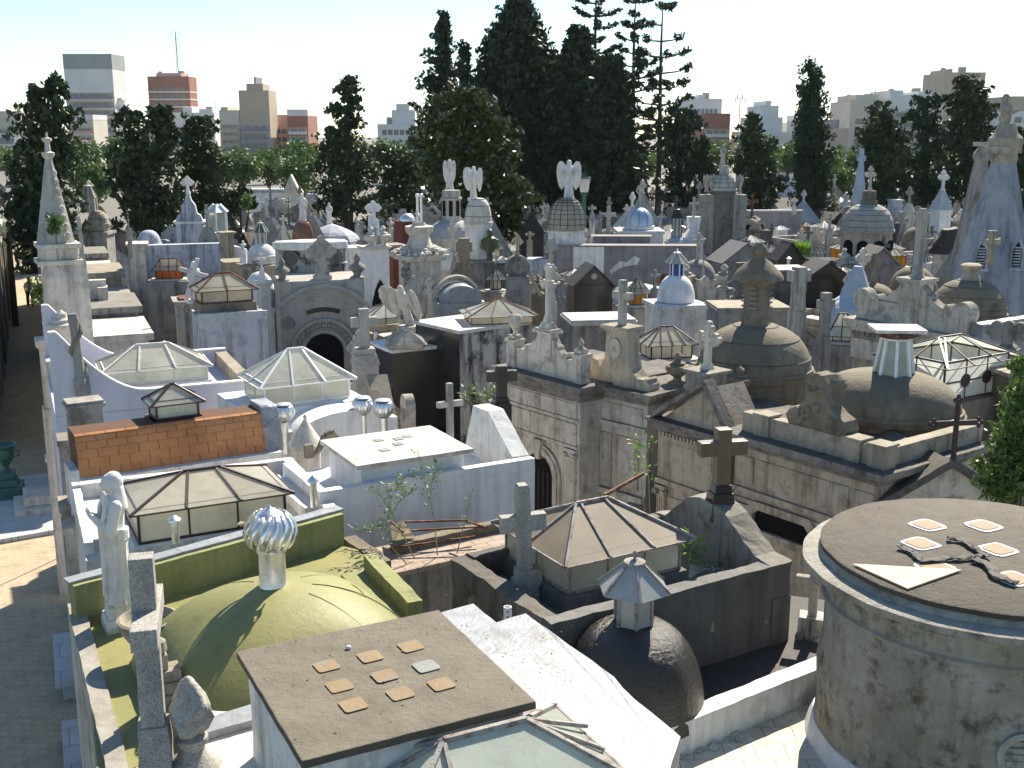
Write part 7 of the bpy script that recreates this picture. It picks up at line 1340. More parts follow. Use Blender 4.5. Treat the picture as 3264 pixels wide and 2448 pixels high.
def body(t,mat,w_=1.9,d_=2.6,h=3.6,cm=None,door=1):
 m=MB();m.cb(0,0,0,w_,d_,h-.15);m.build('body',M[mat],t);m=MB();m.cb(0,0,h-.15,w_+.12,d_+.12,.07);m.cb(0,0,h-.08,w_+.24,d_+.24,.08);m.build('cornice',M[cm or mat],t)
 if door:m=MB();m.box(-.38,.38,-d_/2-.02,-d_/2-.001,0,2.2);m.build('door',M['void'],t)
def pg(mat,rm,h=3.5,g=.7,cr=None,**k):
 def f(t):body(t,mat,h=h,**k);gable(t,1.9,2.6,h,g,mat,rm,.12);cr and cross(t,0,-1.1,h+g,.9,cr[0],cr[1],.5,.13,bevel=0)
 return f
def pf(mat,rm=None,h=3.7,cr=None,att=0,fin=0):
 def f(t):
  body(t,mat,h=h)
  m=MB()
  for b in((-.95,.95,-1.3,-1.18),(-.95,.95,1.18,1.3),(-.95,-.83,-1.18,1.18),(.83,.95,-1.18,1.18)):m.box(*b,h+.001,h+.25)
  m.build('parapet',M[mat],t);m=MB();m.box(-.83,.83,-1.18,1.18,h+.001,h+.04);m.build('roof',M[rm or 'whiteroof'],t)
  if att:m=MB();m.ext([(-.9,h+.24),(-.7,h+.5),(-.3,h+.55),(-.25,h+.9),(.25,h+.9),(.3,h+.55),(.7,h+.5),(.9,h+.24)],-1.3,-1.05);m.build('attic',M[mat],t)
  if cr:cross(t,0,-1.18,h+(.9 if att else .25),.95,cr[0],cr[1],.5,.14,bevel=0,base=.12)
  if fin:
   for sx in(-1,1):m=MB();(murn if fin==1 else mfin)(m,sx*.8,-1.15,h+.25,.6);m.build('urn',M[mat],t,smooth=True)
 return f
def ps(mat,gm,rm,h=3.5,fm='iron'):
 def f(t):body(t,mat,h=h);skylight(t,0,0,h+.03,1.3,1.7,.38,.35,.12,None,3,3,.03,fm,gm,rm)
 return f
def pd(mat,dm,h=3.5,R_=.8,hd=.8,cr=None,lan=0):
 def f(t):
  body(t,mat,h=h,d_=2.2);m=MB();mdome(m,0,0,h+.2,R_,hd,20,.85,lip=.04,rings=8);m.lathe([(R_,h),(R_,h+.2)],seg=20);m.build('dome',M[dm],t,smooth=True)
  if lan:lantern(t,0,0,h+.15+hd,.18,.35,.2,6,'glasswhite','lime','tin')
  elif cr:cross(t,0,0,h+.18+hd,.9,cr[0],cr[1],.5,.13,bevel=0,base=.1)
 return f
def pp(mat,rm,h=3.8,hp=1.3,cr=None):
 def f(t):body(t,mat,h=h,w_=1.8,d_=1.8);m=MB();m.cb(0,0,h,1.9,1.9,hp,.82,.82);m.build('pyramid_roof',M[rm],t);cr and cross(t,0,0,h+hp,.8,cr[0],cr[1],.42,.12,bevel=0)
 return f
def pv(mat,rm,h=3.3):
 def f(t):body(t,mat,h=h);m=MB();m.ext([(.95*math.cos(math.pi*q/12),h+.7*math.sin(math.pi*q/12))for q in range(13)],-1.3,1.3);m.build('vault',M[rm],t,smooth=True)
 return f
proto('grey gabled tomb with a plain cross',pg('grey','grey',cr=('pale','plain')))
proto('white gabled tomb',pg('white','whiteroof',h=3.3,g=.6))
proto('black granite gabled tomb',pg('blackgran','darkroof',h=3.4,g=.6))
proto('buff flat-roofed tomb with a scrolled attic and cross',pf('brownpale','whiteroof',att=1,cr=('pale','trefoil')))
proto('white flat-roofed tomb',pf('white','whiteclean',3.4))
proto('pale flat-roofed tomb with corner urns',pf('marble','darkroof',3.8,fin=1,att=1))
proto('dark grey flat-roofed tomb with a plain cross',pf('dark','grey',3.6,cr=('grey','plain')))
proto('tomb with a white-paned glass skylight',ps('white','glasswhite','glasspale'))
proto('grey tomb with a cream glass skylight',ps('grey','glasswarm','glasswhite',3.4))
proto('tomb with an amber glass skylight',ps('pale','amber','glasspale',3.5))
proto('black tomb with a glass skylight',ps('blackgran','glasspale','glasswhite',3.3))
proto('grey domed tomb with a small cross',pd('pale','grey',cr=('pale','plain')))
proto('white domed tomb with a glass lantern',pd('whiteclean','whiteclean',3.3,.75,.7,lan=1))
proto('brown mossy domed tomb',pd('brownpale','brown',3.5,.85,.85,cr=('brown','trefoil')))
proto('bluish pyramid-roofed tomb with a cross',pp('bluewhite','blueroof',cr=('white','trefoil')))
proto('pale tomb with a steep stone pyramid',pp('marble','grey',3.9,1.9,cr=('pale','plain')))
proto('white barrel-vaulted tomb',pv('white','whiteclean'))
proto('bluish barrel-vaulted tomb',pv('bluewhite','blueroof',3.5))
proto('stained tomb with a bluish roof',pf('bluewhite','blueroof',3.6,fin=2))
proto('red-roofed grey tomb',pg('greywall','redwall',h=3.3,g=.5))
NF=0;rf2=random.Random(21);first=[True]*len(PROTO)
ux=Vector((math.cos(R(29)),math.sin(R(29)),0));uy=Vector((-ux.y,ux.x,0));spots=[]
for j in range(-2,52):
 for i in range(-40,60):
  ro=2.75*j+(j//2)*1.5;q=ux*(2.25*i+(j%2)*.7)+uy*ro+Vector((2,18,0))
  if q.y<25 or q.y>128:continue
  if abs(q.x/q.y)>.475:continue
  r_=q-w0;r_.z=0;s_=r_.dot(wn_)
  if-3.4<s_<3.0:continue
  if 3.4<s_<5.6 and q.y<75:continue
  if any(math.hypot(q.x-a,q.y-b_)<c_+1.05 for(a,b_,c_)in OCC):continue
  if q.y>95 and rf2.random()<.35:continue
  spots.append(q)
for q in spots:
 if NF>=292:break
 if q.y>60 and rf2.random()<.28:continue
 k_=rf2.randrange(len(PROTO));desc,pt=PROTO[k_]
 o=pt if first[k_]else copy_tree(pt);first[k_]=False
 o.location=(q.x+rf2.uniform(-.15,.15),q.y+rf2.uniform(-.15,.15),rf2.uniform(-.5,.1)-(.5 if q.y<32 else 0));o.rotation_euler=(0,0,R(29)+(R(90)*rf2.choice((0,0,0,-1)))+rf2.uniform(-.05,.05))
 o.scale=(rf2.uniform(.9,1.1),rf2.uniform(.9,1.1),rf2.uniform(.92,1.12));o['label']=uniq(desc,q.x,q.y);o['group']='small tombs filling the cemetery field';NF+=1
print('filler',NF,len(spots))
cp={}
for(nm,st_,mt)in(('plain','plain','pale'),('tref','trefoil','marble'),('flare','flare','grey'),('dk','plain','dark')):
 o=thing('stone_cross','x','cross',(0,0,-50));m=MB();mcross(m,0,0,0,1.3,.72,.17,st_);m.build('cross',M[mt],o);m=MB();m.cb(0,0,-3.8,.42,.42,3.8,.05,.05);m.build('base',M[mt],o);cp[nm]=o
for(nm,mt,fn)in(('urn','marble',murn),('fin','grey',mfin),('urn2','brownpale',murn)):
 o=thing('stone_finial','x','finial',(0,0,-50));m=MB();fn(m,0,0,0,.9);m.build('urn',M[mt],o,smooth=True);m=MB();m.cb(0,0,-3.8,.4,.4,3.8);m.build('base',M[mt],o);cp[nm]=o
o=thing('vent_pipe','x','pipe',(0,0,-50));vent(o,0,0,-2,2.6,.07,name='flue');cp['vp']=o
cl={'urn':'whitish stone urn on a tall block','fin':'grey lozenge finial on a tall block','urn2':'buff stone urn on a tall block','vp':'thin capped tin flue','plain':'pale plain stone cross on a tall block','tref':'whitish trefoil cross on a tall block','flare':'grey flared cross on a tall block','dk':'dark plain cross on a tall block'}
us=set();n_=0
for q in rf2.sample(spots,min(len(spots),175)):
 if q.y<27 or q.y>100:continue
 k_=rf2.choice(list(cp));o=cp[k_]if k_ not in us else copy_tree(cp[k_]);us.add(k_);p=q+ux*1.12
 o.location=(p.x,p.y,4.1+rf2.uniform(-.3,.5));o.rotation_euler=(0,0,rf2.uniform(-.2,.7));o.scale=[rf2.uniform(.55,1.05)]*3;o['label']=uniq(cl[k_],p.x,p.y);o['group']='crosses, urns and flues rising among the small tombs';n_+=1
for k_ in cp:
 if k_ not in us:
  for ch in[z for z in bpy.data.objects if z.parent==cp[k_]]:bpy.data.objects.remove(ch)
  bpy.data.objects.remove(cp[k_])
for k_,(d_,pt)in enumerate(PROTO):
 if first[k_]:
  for ch in pt.children_recursive:bpy.data.objects.remove(ch)
  bpy.data.objects.remove(pt)
for i in range(14):
 s_=14.5+i*3.1;q=w0+wd_*s_-wn_*(1.85+1.4);h=[5.2,6.2,5.0,5.8,4.8,5.4,5.0,5.6,4.8,5.2,5.0,4.8,5.1,4.9][i];mt=['marble','pale','brownpale','grey','dark','pale','grey','marble','dark','pale','grey','pale','dark','grey'][i]
 if q.x/q.y<-.6:continue
 lab=['cream facade tomb at the left edge, nearest of the left row','tall narrow facade tomb on the left of the walkway with stacked ornaments','buff facade tomb of the left row beside the walkway, third from the near end','grey facade tomb of the left row opposite the crocketed spire','dark low facade tomb in the shaded left row'][i]if i<5 else uniq(['pale','grey','marble','dark','pale','grey','pale','dark','grey'][i-5]+' facade tomb of the left walkway row',q.x,q.y)
 t=thing('mausoleum',lab,'mausoleum',(q.x,q.y,0),WA-math.pi/2,'facades along the left side of the walkway');m=MB();m.cb(0,0,0,2.3,2.8,h-.3);m.build('body',M[mt],t)
 m=MB();m.cb(.02,0,h-.3,2.5,2.95,.12);m.cb(.06,0,h-.18,2.7,3.1,.18);m.build('cornice',M[mt],t,bevel=.02)
 m=MB()
 for y_ in(-1.2,1.2):m.box(1.15,1.25,y_-.16,y_+.16,0,h-.3)
 m.build('pilasters',M[mt],t)
 m=MB();m.box(1.151,1.17,-.45,.45,0,2.4);m.build('door',M['void'],t)
 if i%2==0:m=MB();m.cb(1.0,0,h,.5,.8,.5);m.cb(1.0,0,h+.5,.6,.9,.1);murn(m,1.0,0,h+.6,.9);m.build('crest_urn',M[mt],t,smooth=False)
 else:m=MB();m.extx([(-1.3,h),(-.5,h+.7),(.5,h+.7),(1.3,h)],.85,1.2);m.build('crest',M[mt],t);cross(t,1.0,0,h+.7,1.0,mt,'trefoil',.55,.15)
for i in range(12):
 s_=9.5+i*3.3;q=w0+wd_*s_+wn_*1.1;h=[4.4,4.7,4.5,5.0,4.6][i%5];mt=['marble','grey','pale','brownpale','bluewhite'][i%5]
 t=thing('mausoleum',uniq(['white','grey','pale','buff','bluish'][i%5]+' facade tomb beside the dark walkway,',q.x,q.y),'mausoleum',(q.x,q.y,0),WA-math.pi/2,'facades along the right side of the walkway');m=MB();m.cb(0,0,0,2.6,3.0,h-.2);m.build('body',M[mt],t);m=MB();m.cb(0,0,h-.2,2.9,3.2,.2);m.extx([(-1.4,h),(0,h+.8),(1.4,h)],-1.35,-1.0);m.build('cornice',M[mt],t)
pp_=G(19,420,330,0);pp_=w0+wd_*45-wn_*1.0
per=thing('person','person in a white short-sleeved shirt and dark trousers walking in the shaded walkway','person',(pp_.x,pp_.y,0),R(30))
def limb(m,pts,rs_):
 m.path(pts,rs_,10)
 for p,r_ in zip(pts,rs_):m.ell(p,r_,r_,r_,8,6)
m=MB();limb(m,[(.1,0,.95),(.12,-.08,.5),(.11,.05,.08)],[.09,.06,.045]);limb(m,[(-.1,0,.95),(-.12,.1,.5),(-.11,.2,.1)],[.09,.06,.045]);m.ell((.11,-.03,.04),.045,.12,.04);m.ell((-.11,.13,.05),.045,.12,.04)
limb(m,[(0,0,.95),(0,0,1.2),(0,0,1.42)],[.15,.14,.15]);limb(m,[(0,0,1.45),(0,-.01,1.55)],[.06,.055]);m.ell((0,-.02,1.65),.075,.09,.115)
m.ell((0,-.115,1.64),.012,.02,.02);
for s in(-1,1):
 limb(m,[(s*.19,0,1.4),(s*.24,.02,1.12),(s*.22,-.1,.9)],[.055,.042,.032]);m.ell((s*.22,-.13,.84),.03,.035,.05)
 for f_ in range(4):m.tube((s*(.2+f_*.012),-.14,.82),(s*(.2+f_*.012),-.17,.75+.006*f_),.009,.007,5)
 m.tube((s*.205,-.13,.85),(s*.19,-.17,.81),.01,.008,5)
M['skin']=plain('skin',(.35,.2,.13));M['shirt']=plain('white_shirt',(.8,.82,.85));M['trouser']=plain('dark_trousers',(.03,.03,.04));M['hair']=plain('dark_hair',(.02,.015,.01))
q=m.build('body',M['skin'],per,smooth=True);r_=q.modifiers.new('f','REMESH');r_.mode='VOXEL';r_.voxel_size=.015;r_.use_smooth_shade=True
m=MB();m.lathe([(.17,.9),(.175,1.0),(.17,1.2),(.19,1.38),(.12,1.47),(.06,1.49)],seg=18,sy=.75)
for s in(-1,1):m.tube((s*.15,0,1.41),(s*.25,.01,1.18),.08,.075,10)
m.build('shirt',M['shirt'],per,smooth=True)
m=MB();m.lathe([(.165,.98),(.175,.9),(.16,.82)],seg=16,sy=.75)
m.path([(.1,0,.9),(.12,-.08,.5),(.11,.05,.1)],[.11,.085,.075],10);m.path([(-.1,0,.9),(-.12,.1,.5),(-.11,.19,.12)],[.11,.085,.075],10);m.build('trousers',M['trouser'],per,smooth=True)
m=MB();m.ell((0,.005,1.68),.085,.095,.105);m.build('hair',M['hair'],per,smooth=True)
#  TREES
M['bark']=stone('tree_bark',(.09,.075,.06),(.06,.05,.04),(.02,.02,.015),.4,0,sc_=2,bump=.8)
M['cyp']=leafm('cypress_leaf',(.036,.06,.018),(.017,.033,.011),.6,.12);M['mag']=leafm('glossy_leaf',(.07,.085,.025),(.028,.045,.012),.22,.12)
M['ara']=leafm('araucaria_leaf',(.03,.052,.02),(.014,.028,.012),.5,.12);M['park']=leafm('park_leaf',(.1,.17,.04),(.06,.11,.025),.6,.2);M['fern']=leafm('feathery_leaf',(.13,.2,.05),(.07,.12,.025),.5,.25);M['blackcyp']=leafm('dense_cypress_leaf',(.027,.06,.02),(.015,.035,.013),.6,.08)
def leafquad(vs,fs,p,s,rr,up=.0,asp=1.0):
 d=Vector((rr.gauss(0,1),rr.gauss(0,1),rr.gauss(0,1)+up)).normalized();e=d.cross(Vector((rr.gauss(0,1),rr.gauss(0,1),rr.gauss(0,1)))).normalized();n=len(vs)
 a=d*s*asp;b=e*s*.5
 vs+=[p-a*.5,p+b*.8,p+a*.6,p-b*.8];fs.append((n,n+1,n+2,n+3))
def crown(t,clumps,mat,leaf,dens,seed=1,up=0,asp=1.2,sub=None,core=.5,flat=1.):
 if leaf>.2:leaf*=.62
 """clumps: world ellipsoids (centre, rx, ry, rz); leaves gather in sub-clumps over each one's shell"""
 rr=random.Random(seed);vs=[];fs=[]
 for(c,rx,ry,rz_)in clumps:
  R_=(rx*rz_)**.5;sr=sub or R_*.33;ns=max(9,int(dens*4.8*(R_/sr)**2));
  for k_ in range(ns):
   d=Vector((rr.gauss(0,1),rr.gauss(0,1),rr.gauss(0,1))).normalized();f=rr.uniform(.45,1.02)if k_>ns*.25 else rr.uniform(.1,.6)
   sc2=Vector((c.x+d.x*rx*f,c.y+d.y*ry*f,c.z+d.z*rz_*f));s2=sr*rr.uniform(.55,1.15);nl=int(4.2*(s2/leaf)**1.7)+4
   for q in range(nl):
    e=Vector((rr.gauss(0,1),rr.gauss(0,1),rr.gauss(0,1))).normalized()*s2*rr.uniform(.35,1.0);e.z*=flat;e.z+=abs(e.x+e.y)*.2*up
    leafquad(vs,fs,sc2+e-t.location,leaf*rr.uniform(.6,1.4),rr,up,asp)
 me=bpy.data.meshes.new('crown');me.from_pydata(vs,[],fs);me.materials.append(M[mat]);o=bpy.data.objects.new('crown',me);COL.objects.link(o);o.parent=t
 return len(fs)
def tree(name,label,Y,base,trunk_top,cl,mat='cyp',leaf=.4,dens=1.,seed=1,group=None,tr=.4,up=.5,flat=1.,ydep=.8,sub=None,asp=1.3,limbs=5):
 """cl: (x, y, rx, ry) in the 2212-wide view of the photo"""
 B=GY(0,base[0],base[1],Y);B.z=0;t=thing(name,label,'tree',B,0,group);k_=mpp(Vector((0,Y,8)))/REG[0][2];rr=random.Random(seed)
 cs=[]
 for(x,y,rx,ry)in cl:
  P=GY(0,x,y,Y);P.y+=rr.uniform(-.25,.25)*rx*k_;P.x*=P.y/Y;cs.append((P,rx*k_*1.22,rx*k_*ydep*1.05,ry*k_*1.15))
 n=crown(t,cs,mat,leaf,dens,seed,up,asp,sub,flat=flat)
 T2=GY(0,trunk_top[0],trunk_top[1],Y)-B;m=MB();pts=[Vector((0,0,-.2)),T2*.35+Vector((.1,0,0)),T2*.7-Vector((.1,0,0)),T2];m.path(pts,[tr,tr*.8,tr*.5,tr*.15],8)
 for(P,rx,ry,rz_)in cs[::max(1,len(cs)//(limbs+1))]:
  tt=min(.9,max(.15,(P.z-2)/max(1,T2.z)*.8));m.tube(T2*tt,P-B,tr*.35,tr*.08,5)
 m.build('trunk',M['bark'],t,smooth=True);return t,n
NL=0
def col_(x,y0,y1,w0_,w1_,n,j=6,seed=0,ws=None):
 r_=random.Random(seed);out=[]
 for i in range(n):f=i/(n-1);w=(w0_+(w1_-w0_)*f)if ws is None else ws(f);s=1 if i%2 else-1;out.append((x+s*w*.35+r_.uniform(-j,j),y0+(y1-y0)*f,w*.75,max(14,(y1-y0)/n*1.5)))
 return out
TR=[('cypress_tree','big dark ragged cypress at the far left behind the crocketed spire',52,(90,560),(105,190),[(120,190,26,28),(78,205,18,20),(95,240,55,40),(130,250,40,35),(90,310,60,50),(130,330,45,45),(60,380,45,50),(105,400,62,60),(75,460,60,50),(125,470,50,50),(40,440,30,45),(90,520,60,40)],'cyp',.38,1.1),('cypress_tree','broad dark cypress with a forked top, second from the left',62,(310,500),(320,260),[(275,250,30,20),(345,248,30,20),(310,285,62,35),(365,290,25,22),(290,340,50,40),(335,350,50,40),(270,400,38,40),(320,420,62,50),(300,480,60,40),(370,440,40,40)],'cyp',.4,1.1),('cypress_tree','leaning dark cypress with a crooked bare trunk, right of the forked cypress',66,(560,520),(430,290),[(430,268,36,22),(420,310,42,30),(450,350,42,32),(415,370,42,35),(440,420,50,40),(400,450,45,35),(480,440,45,30),(520,425,25,15),(540,440,15,12)],'cyp',.4,1.1),('cedar_tree','layered dark conifer with a flat-topped crooked crown left of the tall trees',75,(745,500),(755,190),[(757,175,18,10),(748,195,28,10),(758,218,22,12),(740,235,38,12),(755,262,35,18),(735,290,45,20),(750,330,55,28),(725,360,50,30),(770,370,55,35),(740,410,60,35),(780,440,70,30),(720,450,45,30)],'cyp',.42,1.0),('evergreen_tree','low dark spreading evergreen right of the layered conifer',80,(850,480),(850,340),[(830,345,40,25),(870,350,35,25),(850,390,60,35),(900,400,40,40),(840,430,60,35),(880,455,50,25)],'cyp',.42,1.0),('conifer_tree','tall narrow dark conifer with a wavy pointed top, left of the domed araucaria',92,(945,480),(957,30),[(957,42,13,16),(955,70,22,20),(962,100,20,22),(945,130,30,22),(965,150,30,25),(935,180,32,25),(965,200,38,30),(940,240,42,30),(930,290,42,40),(970,290,45,40),(920,350,40,40),(960,370,45,45)],'ara',.5,1.1),('magnolia_tree','large glossy broad-leaved tree with browned leaves in front of the tall conifers',58,(1020,560),(1010,230),[(985,215,50,32),(1030,225,40,30),(950,260,55,35),(1010,275,60,40),(1060,280,45,35),(1080,330,50,40),(940,320,55,45),(1000,340,60,50),(1060,390,60,50),(1100,420,55,50),(960,400,55,50),(1020,440,60,50),(1110,470,45,40),(1080,500,50,35),(1055,540,40,25)],'mag',.36,1.0),('cypress_tree','thin twin-pointed cypress squeezed between the wavy conifer and the domed araucaria',100,(1002,470),(1003,100),[(997,115,6,22),(1008,112,6,22),(1002,150,12,30),(1002,200,16,40),(1002,250,18,40)],'blackcyp',.45,1.2),('evergreen_tree','dark bushy evergreen right of the tall thin pine with tufted branches',85,(1470,440),(1470,240),[(1465,245,30,22),(1490,265,32,25),(1450,280,30,25),(1480,310,40,35),(1450,340,32,35),(1500,350,28,30),(1465,390,42,40),(1480,430,42,25)],'ara',.45,.9),('cypress_tree','small dark ragged conifer just left of the ribbed cupola',84,(1520,450),(1518,310),[(1518,315,14,20),(1515,350,28,28),(1530,380,28,28),(1515,410,34,30),(1530,440,28,20)],'cyp',.42,1.),('cypress_tree','conical dark cypress right of the ribbed cupola',80,(1635,455),(1627,255),[(1627,265,15,18),(1622,295,28,24),(1640,320,36,26),(1615,345,34,26),(1645,360,40,30),(1625,395,46,34),(1655,400,38,30),(1635,435,42,24)],'cyp',.42,1.1),('cypress_tree','dark conical conifer left of the paired right-hand conifers',78,(1910,450),(1905,240),[(1905,245,25,20),(1895,275,38,24),(1925,290,36,26),(1885,310,38,28),(1920,340,50,32),(1890,370,48,34),(1930,400,50,36),(1890,425,45,28)],'cyp',.42,1.1),('conifer_tree','middle dark conifer of the dense right-hand group',82,(2005,455),(2005,210),[(2003,225,28,26),(1990,265,36,32),(2020,280,36,32),(2000,330,48,40),(1985,380,44,40),(2025,390,44,40),(2000,430,55,30)],'blackcyp',.42,1.1),('conifer_tree','tallest dark spreading conifer of the right-hand group beside the tower statue',80,(2095,455),(2095,180),[(2090,182,30,16),(2105,205,42,20),(2070,225,30,22),(2120,240,36,24),(2085,265,48,30),(2120,300,42,34),(2070,320,44,36),(2110,360,50,40),(2065,390,46,38),(2110,420,52,34)],'cyp',.42,1.1),('evergreen_tree','dark bushy evergreen closing the far end of the walkway',80,(75,600),(75,480),[(55,470,34,36),(90,500,34,40),(48,530,34,40),(85,555,38,40),(60,590,40,30),(105,600,30,30)],'cyp',.42,1.),('conifer_tree','dark conifer cut by the right edge behind the cone tower',70,(2205,455),(2205,290),[(2200,300,24,28),(2212,350,30,40),(2195,390,26,40),(2210,430,30,30)],'cyp',.42,1.),]
for i,(nm,lab,Y,b_,tt,cl,mt,lf,dn)in enumerate(TR):
 t,n=tree(nm,lab,Y,b_,tt,cl,mt,lf,dn,seed=i+3,group='dark evergreens beyond the tombs',flat=.75,tr=.35);NL+=n
for(lab,Y,x,yt,yb,hw_,seed)in(('tall columnar Italian cypress, the fat one of the pair right of centre',84,1756,143,455,38,31),('slimmer pointed cypress joined to the left of the fat columnar one',86,1738,172,455,17,32)):
 cl=[(x+(4 if i%2 else-4),yt+12+(yb-yt-20)*i/15,hw_*(.35+.65*min(1,(i/15)*1.5)),20)for i in range(16)]
 t,n=tree('columnar_cypress',lab,Y,(x,yb),(x,yt+20),cl,'blackcyp',.3,2.0,seed,'pair of columnar cypresses',.3,1.2,ydep=1.,sub=.5,asp=1.4);NL+=n
for i,(x,y,rx,ry,Y,lab)in enumerate(((525,365,38,30,150,'rounded light green park tree left of the green group, below the tan tower'),(580,362,45,32,155,'wide rounded green park tree in the middle of the green group'),(640,372,42,36,145,'yellow-green rounded park tree at the right of the green group'),(205,385,40,34,120,'shaded green park tree behind the far left cypress'),(1815,400,28,28,110,'pale green park tree right of the columnar cypresses'),(470,370,30,26,150,'green park tree half hidden by the leaning cypress'))):
 t,n=tree('park_tree',lab,Y,(x,y+40),(x,y),[(x-rx*.4,y,rx*.6,ry*.75),(x+rx*.4,y+3,rx*.6,ry*.75),(x,y-ry*.35,rx*.6,ry*.6),(x,y+ry*.6,rx*.9,ry*.5)],'park',.6,1.0,50+i,'rounded park trees',.4,.3,sub=1.6,flat=.8);NL+=n
belt=[q for q in bpy.data.objects if q.name.startswith('park_tree')and q.parent is None][:3]
for i in range(30):
 o=copy_tree(belt[i%3]);Y=165+25*(i%3)+rnd.uniform(-6,6);X=(-.47+.94*(i+rnd.uniform(-.2,.2))/29)*Y;o.location=(X,Y,0);o.rotation_euler=(0,0,i*1.3);s_=rnd.uniform(.95,1.35);o.scale=(s_*1.1,s_*1.1,s_)
 o['label']=uniq('far rounded park tree',X,Y);o['group']='distant park trees below the city'
def whorl(name,label,Y,x,ybase,ytop,prof,mat='ara',tiers=26,tuft=.55,inner=.45,dens=1.,seed=1,tr=.5,leaf=.4,up=.25,nb=9,spread=.3,group=None):
 B=GY(0,x,ybase,Y);B.z=0;zt=GY(0,x,ytop,Y).z;t=thing(name,label,'tree',B,0,group);rr=random.Random(seed);k_=mpp(Vector((0,Y,8)))/REG[0][2];vs=[];fs=[];br=MB()
 br.path([(0,0,-.2),(.05,0,zt*.4),(-.05,0,zt*.8),(0,0,zt)],[tr,tr*.75,tr*.4,tr*.12],9)
 for i in range(tiers):
  f=(i+.5)/tiers;L=prof(f)
  if L<=0:continue
  L*=k_;z=zt*(1-f*.96);
  for b_ in range(nb):
   if rr.random()>dens:continue
   a=2*math.pi*(b_+rr.random()*.6)/nb+i*1.1;l=L*rr.uniform(.8,1.08);dr=Vector((math.cos(a),math.sin(a),0));p0=Vector((0,0,z));p1=p0+dr*l*.55+Vector((0,0,l*(up-.22)));p2=p0+dr*l+Vector((0,0,l*up));br.path([p0,p1,p2],[.07,.05,.03],4)
   ntf=max(2,int(l*(1-inner)/(tuft*.75))+1)
   for q in range(ntf):
    g=inner+(1-inner)*(q+.5)/ntf;c=p0.lerp(p1,min(1,g/.55))if g<.55 else p1.lerp(p2,(g-.55)/.45);c=c+Vector((rr.uniform(-1,1),rr.uniform(-1,1),rr.uniform(-.3,.3)))*tuft*.35
    for w_ in range(int(9*(tuft/leaf)**1.3)+4):
     e=Vector((rr.gauss(0,1),rr.gauss(0,1),rr.gauss(0,1))).normalized()*tuft*rr.uniform(.2,1);e.z*=spread*2;leafquad(vs,fs,c+e,leaf*rr.uniform(.6,1.3),rr,.3,1.5)
 br.build('trunk',M['bark'],t)
 me=bpy.data.meshes.new('crown');me.from_pydata(vs,[],fs);me.materials.append(M[mat]);o=bpy.data.objects.new('crown',me);COL.objects.link(o);o.parent=t;return len(fs)
dm=lambda a,p=.6:(lambda f:a*min(1,(f*2.9)**p)if f<.82 else a*(1-(f-.82)*2.5))
NL+=whorl('araucaria_tree','huge dark domed araucaria, the tallest mass in the middle',95,1118,470,-4,dm(112,.62),tiers=40,tuft=.7,inner=.35,dens=.92,seed=61,tr=.55,leaf=.32,up=-.12,nb=13)
NL+=whorl('araucaria_tree','second dark domed araucaria to the right, slightly lower',92,1243,470,55,dm(80,.6),tiers=36,tuft=.65,inner=.3,dens=.9,seed=62,tr=.5,leaf=.32,up=-.12,nb=11)
NL+=whorl('cedar_tree','greenish-brown shaggy conifer right of the second araucaria',88,1310,480,120,lambda f:80*min(1,.3+f*1.2),tiers=34,tuft=.6,inner=.2,dens=.95,seed=63,tr=.45,leaf=.3,up=.05,nb=11)
nf=lambda w_:(lambda f:w_*(.35+.65*min(1,f*2.2))if f<.62 else(w_*.45 if f<.9 else 0))
GN='thin pines with tufted tiers against the sky'
NL+=whorl('tufted_pine','leftmost thin tufted pine whose top leaves the frame',96,1281,470,-60,lambda f:52 if f<.42 else 0,tiers=22,tuft=.32,inner=.4,dens=.7,seed=64,tr=.26,leaf=.24,up=.3,nb=5,spread=.25,group=GN)
NL+=whorl('tufted_pine','middle thin tufted pine with fan-like upturned branches',92,1362,470,-8,lambda f:(30+42*min(1,f*3))if f<.75 else 25,tiers=20,tuft=.4,inner=.5,dens=.7,seed=65,tr=.28,leaf=.25,up=.32,nb=5,spread=.3,group=GN)
NL+=whorl('tufted_pine','rightmost thin tufted pine with separate leaf clumps and a long bare trunk',88,1419,470,2,lambda f:(22+58*min(1,f*2.4))if f<.68 else 30,tiers=16,tuft=.45,inner=.66,dens=.7,seed=66,tr=.26,leaf=.26,up=.28,nb=5,spread=.35,group=GN)
B=GY(0,2200,1080,13.5);t,n=tree('feathery_tree','bright green feathery young tree at the right edge above the stone drum',14.2,(2215,1080),(2215,800),[(2205,800,24,26),(2212,850,40,34),(2190,895,42,34),(2225,920,50,40),(2175,960,46,38),(2215,985,50,40),(2160,1010,46,32),(2200,1050,55,36),(2150,1050,35,22)],'fern',.05,1.3,71,None,.06,.3,flat=.8,sub=.12,asp=1.8);NL+=n
P=GY(0,12,480,58);o=thing('palm_like_tree','green drooping fronds at the far left behind the walkway tombs','tree',(P.x,P.y,0));m=MB();m.path([(0,0,0),(.1,0,P.z)],[.18,.12],8);m.build('trunk',M['bark'],o);m=MB();rr_=random.Random(5)
for i in range(26):
 a=i*.7;L_=rr_.uniform(2.0,3.2);p0=Vector((.1,0,P.z+rr_.uniform(-.6,.3)));pts=[p0+Vector((math.cos(a),math.sin(a),0))*L_*f+Vector((0,0,.5*f-1.1*f*f))*L_ for f in(0,.25,.5,.75,1)]
 for j in range(4):
  for q in range(5):
   c=pts[j].lerp(pts[j+1],q/5);sd=Vector((-math.sin(a),math.cos(a),-.25))
   for s in(-1,1):w_=.02;d_=(pts[j+1]-pts[j]).normalized();m.add([c-d_*w_,c+d_*w_,c+sd*s*.28+d_*.12+Vector((0,0,-.06))],[(0,1,2)])
m.build('fronds',M['park'],o)
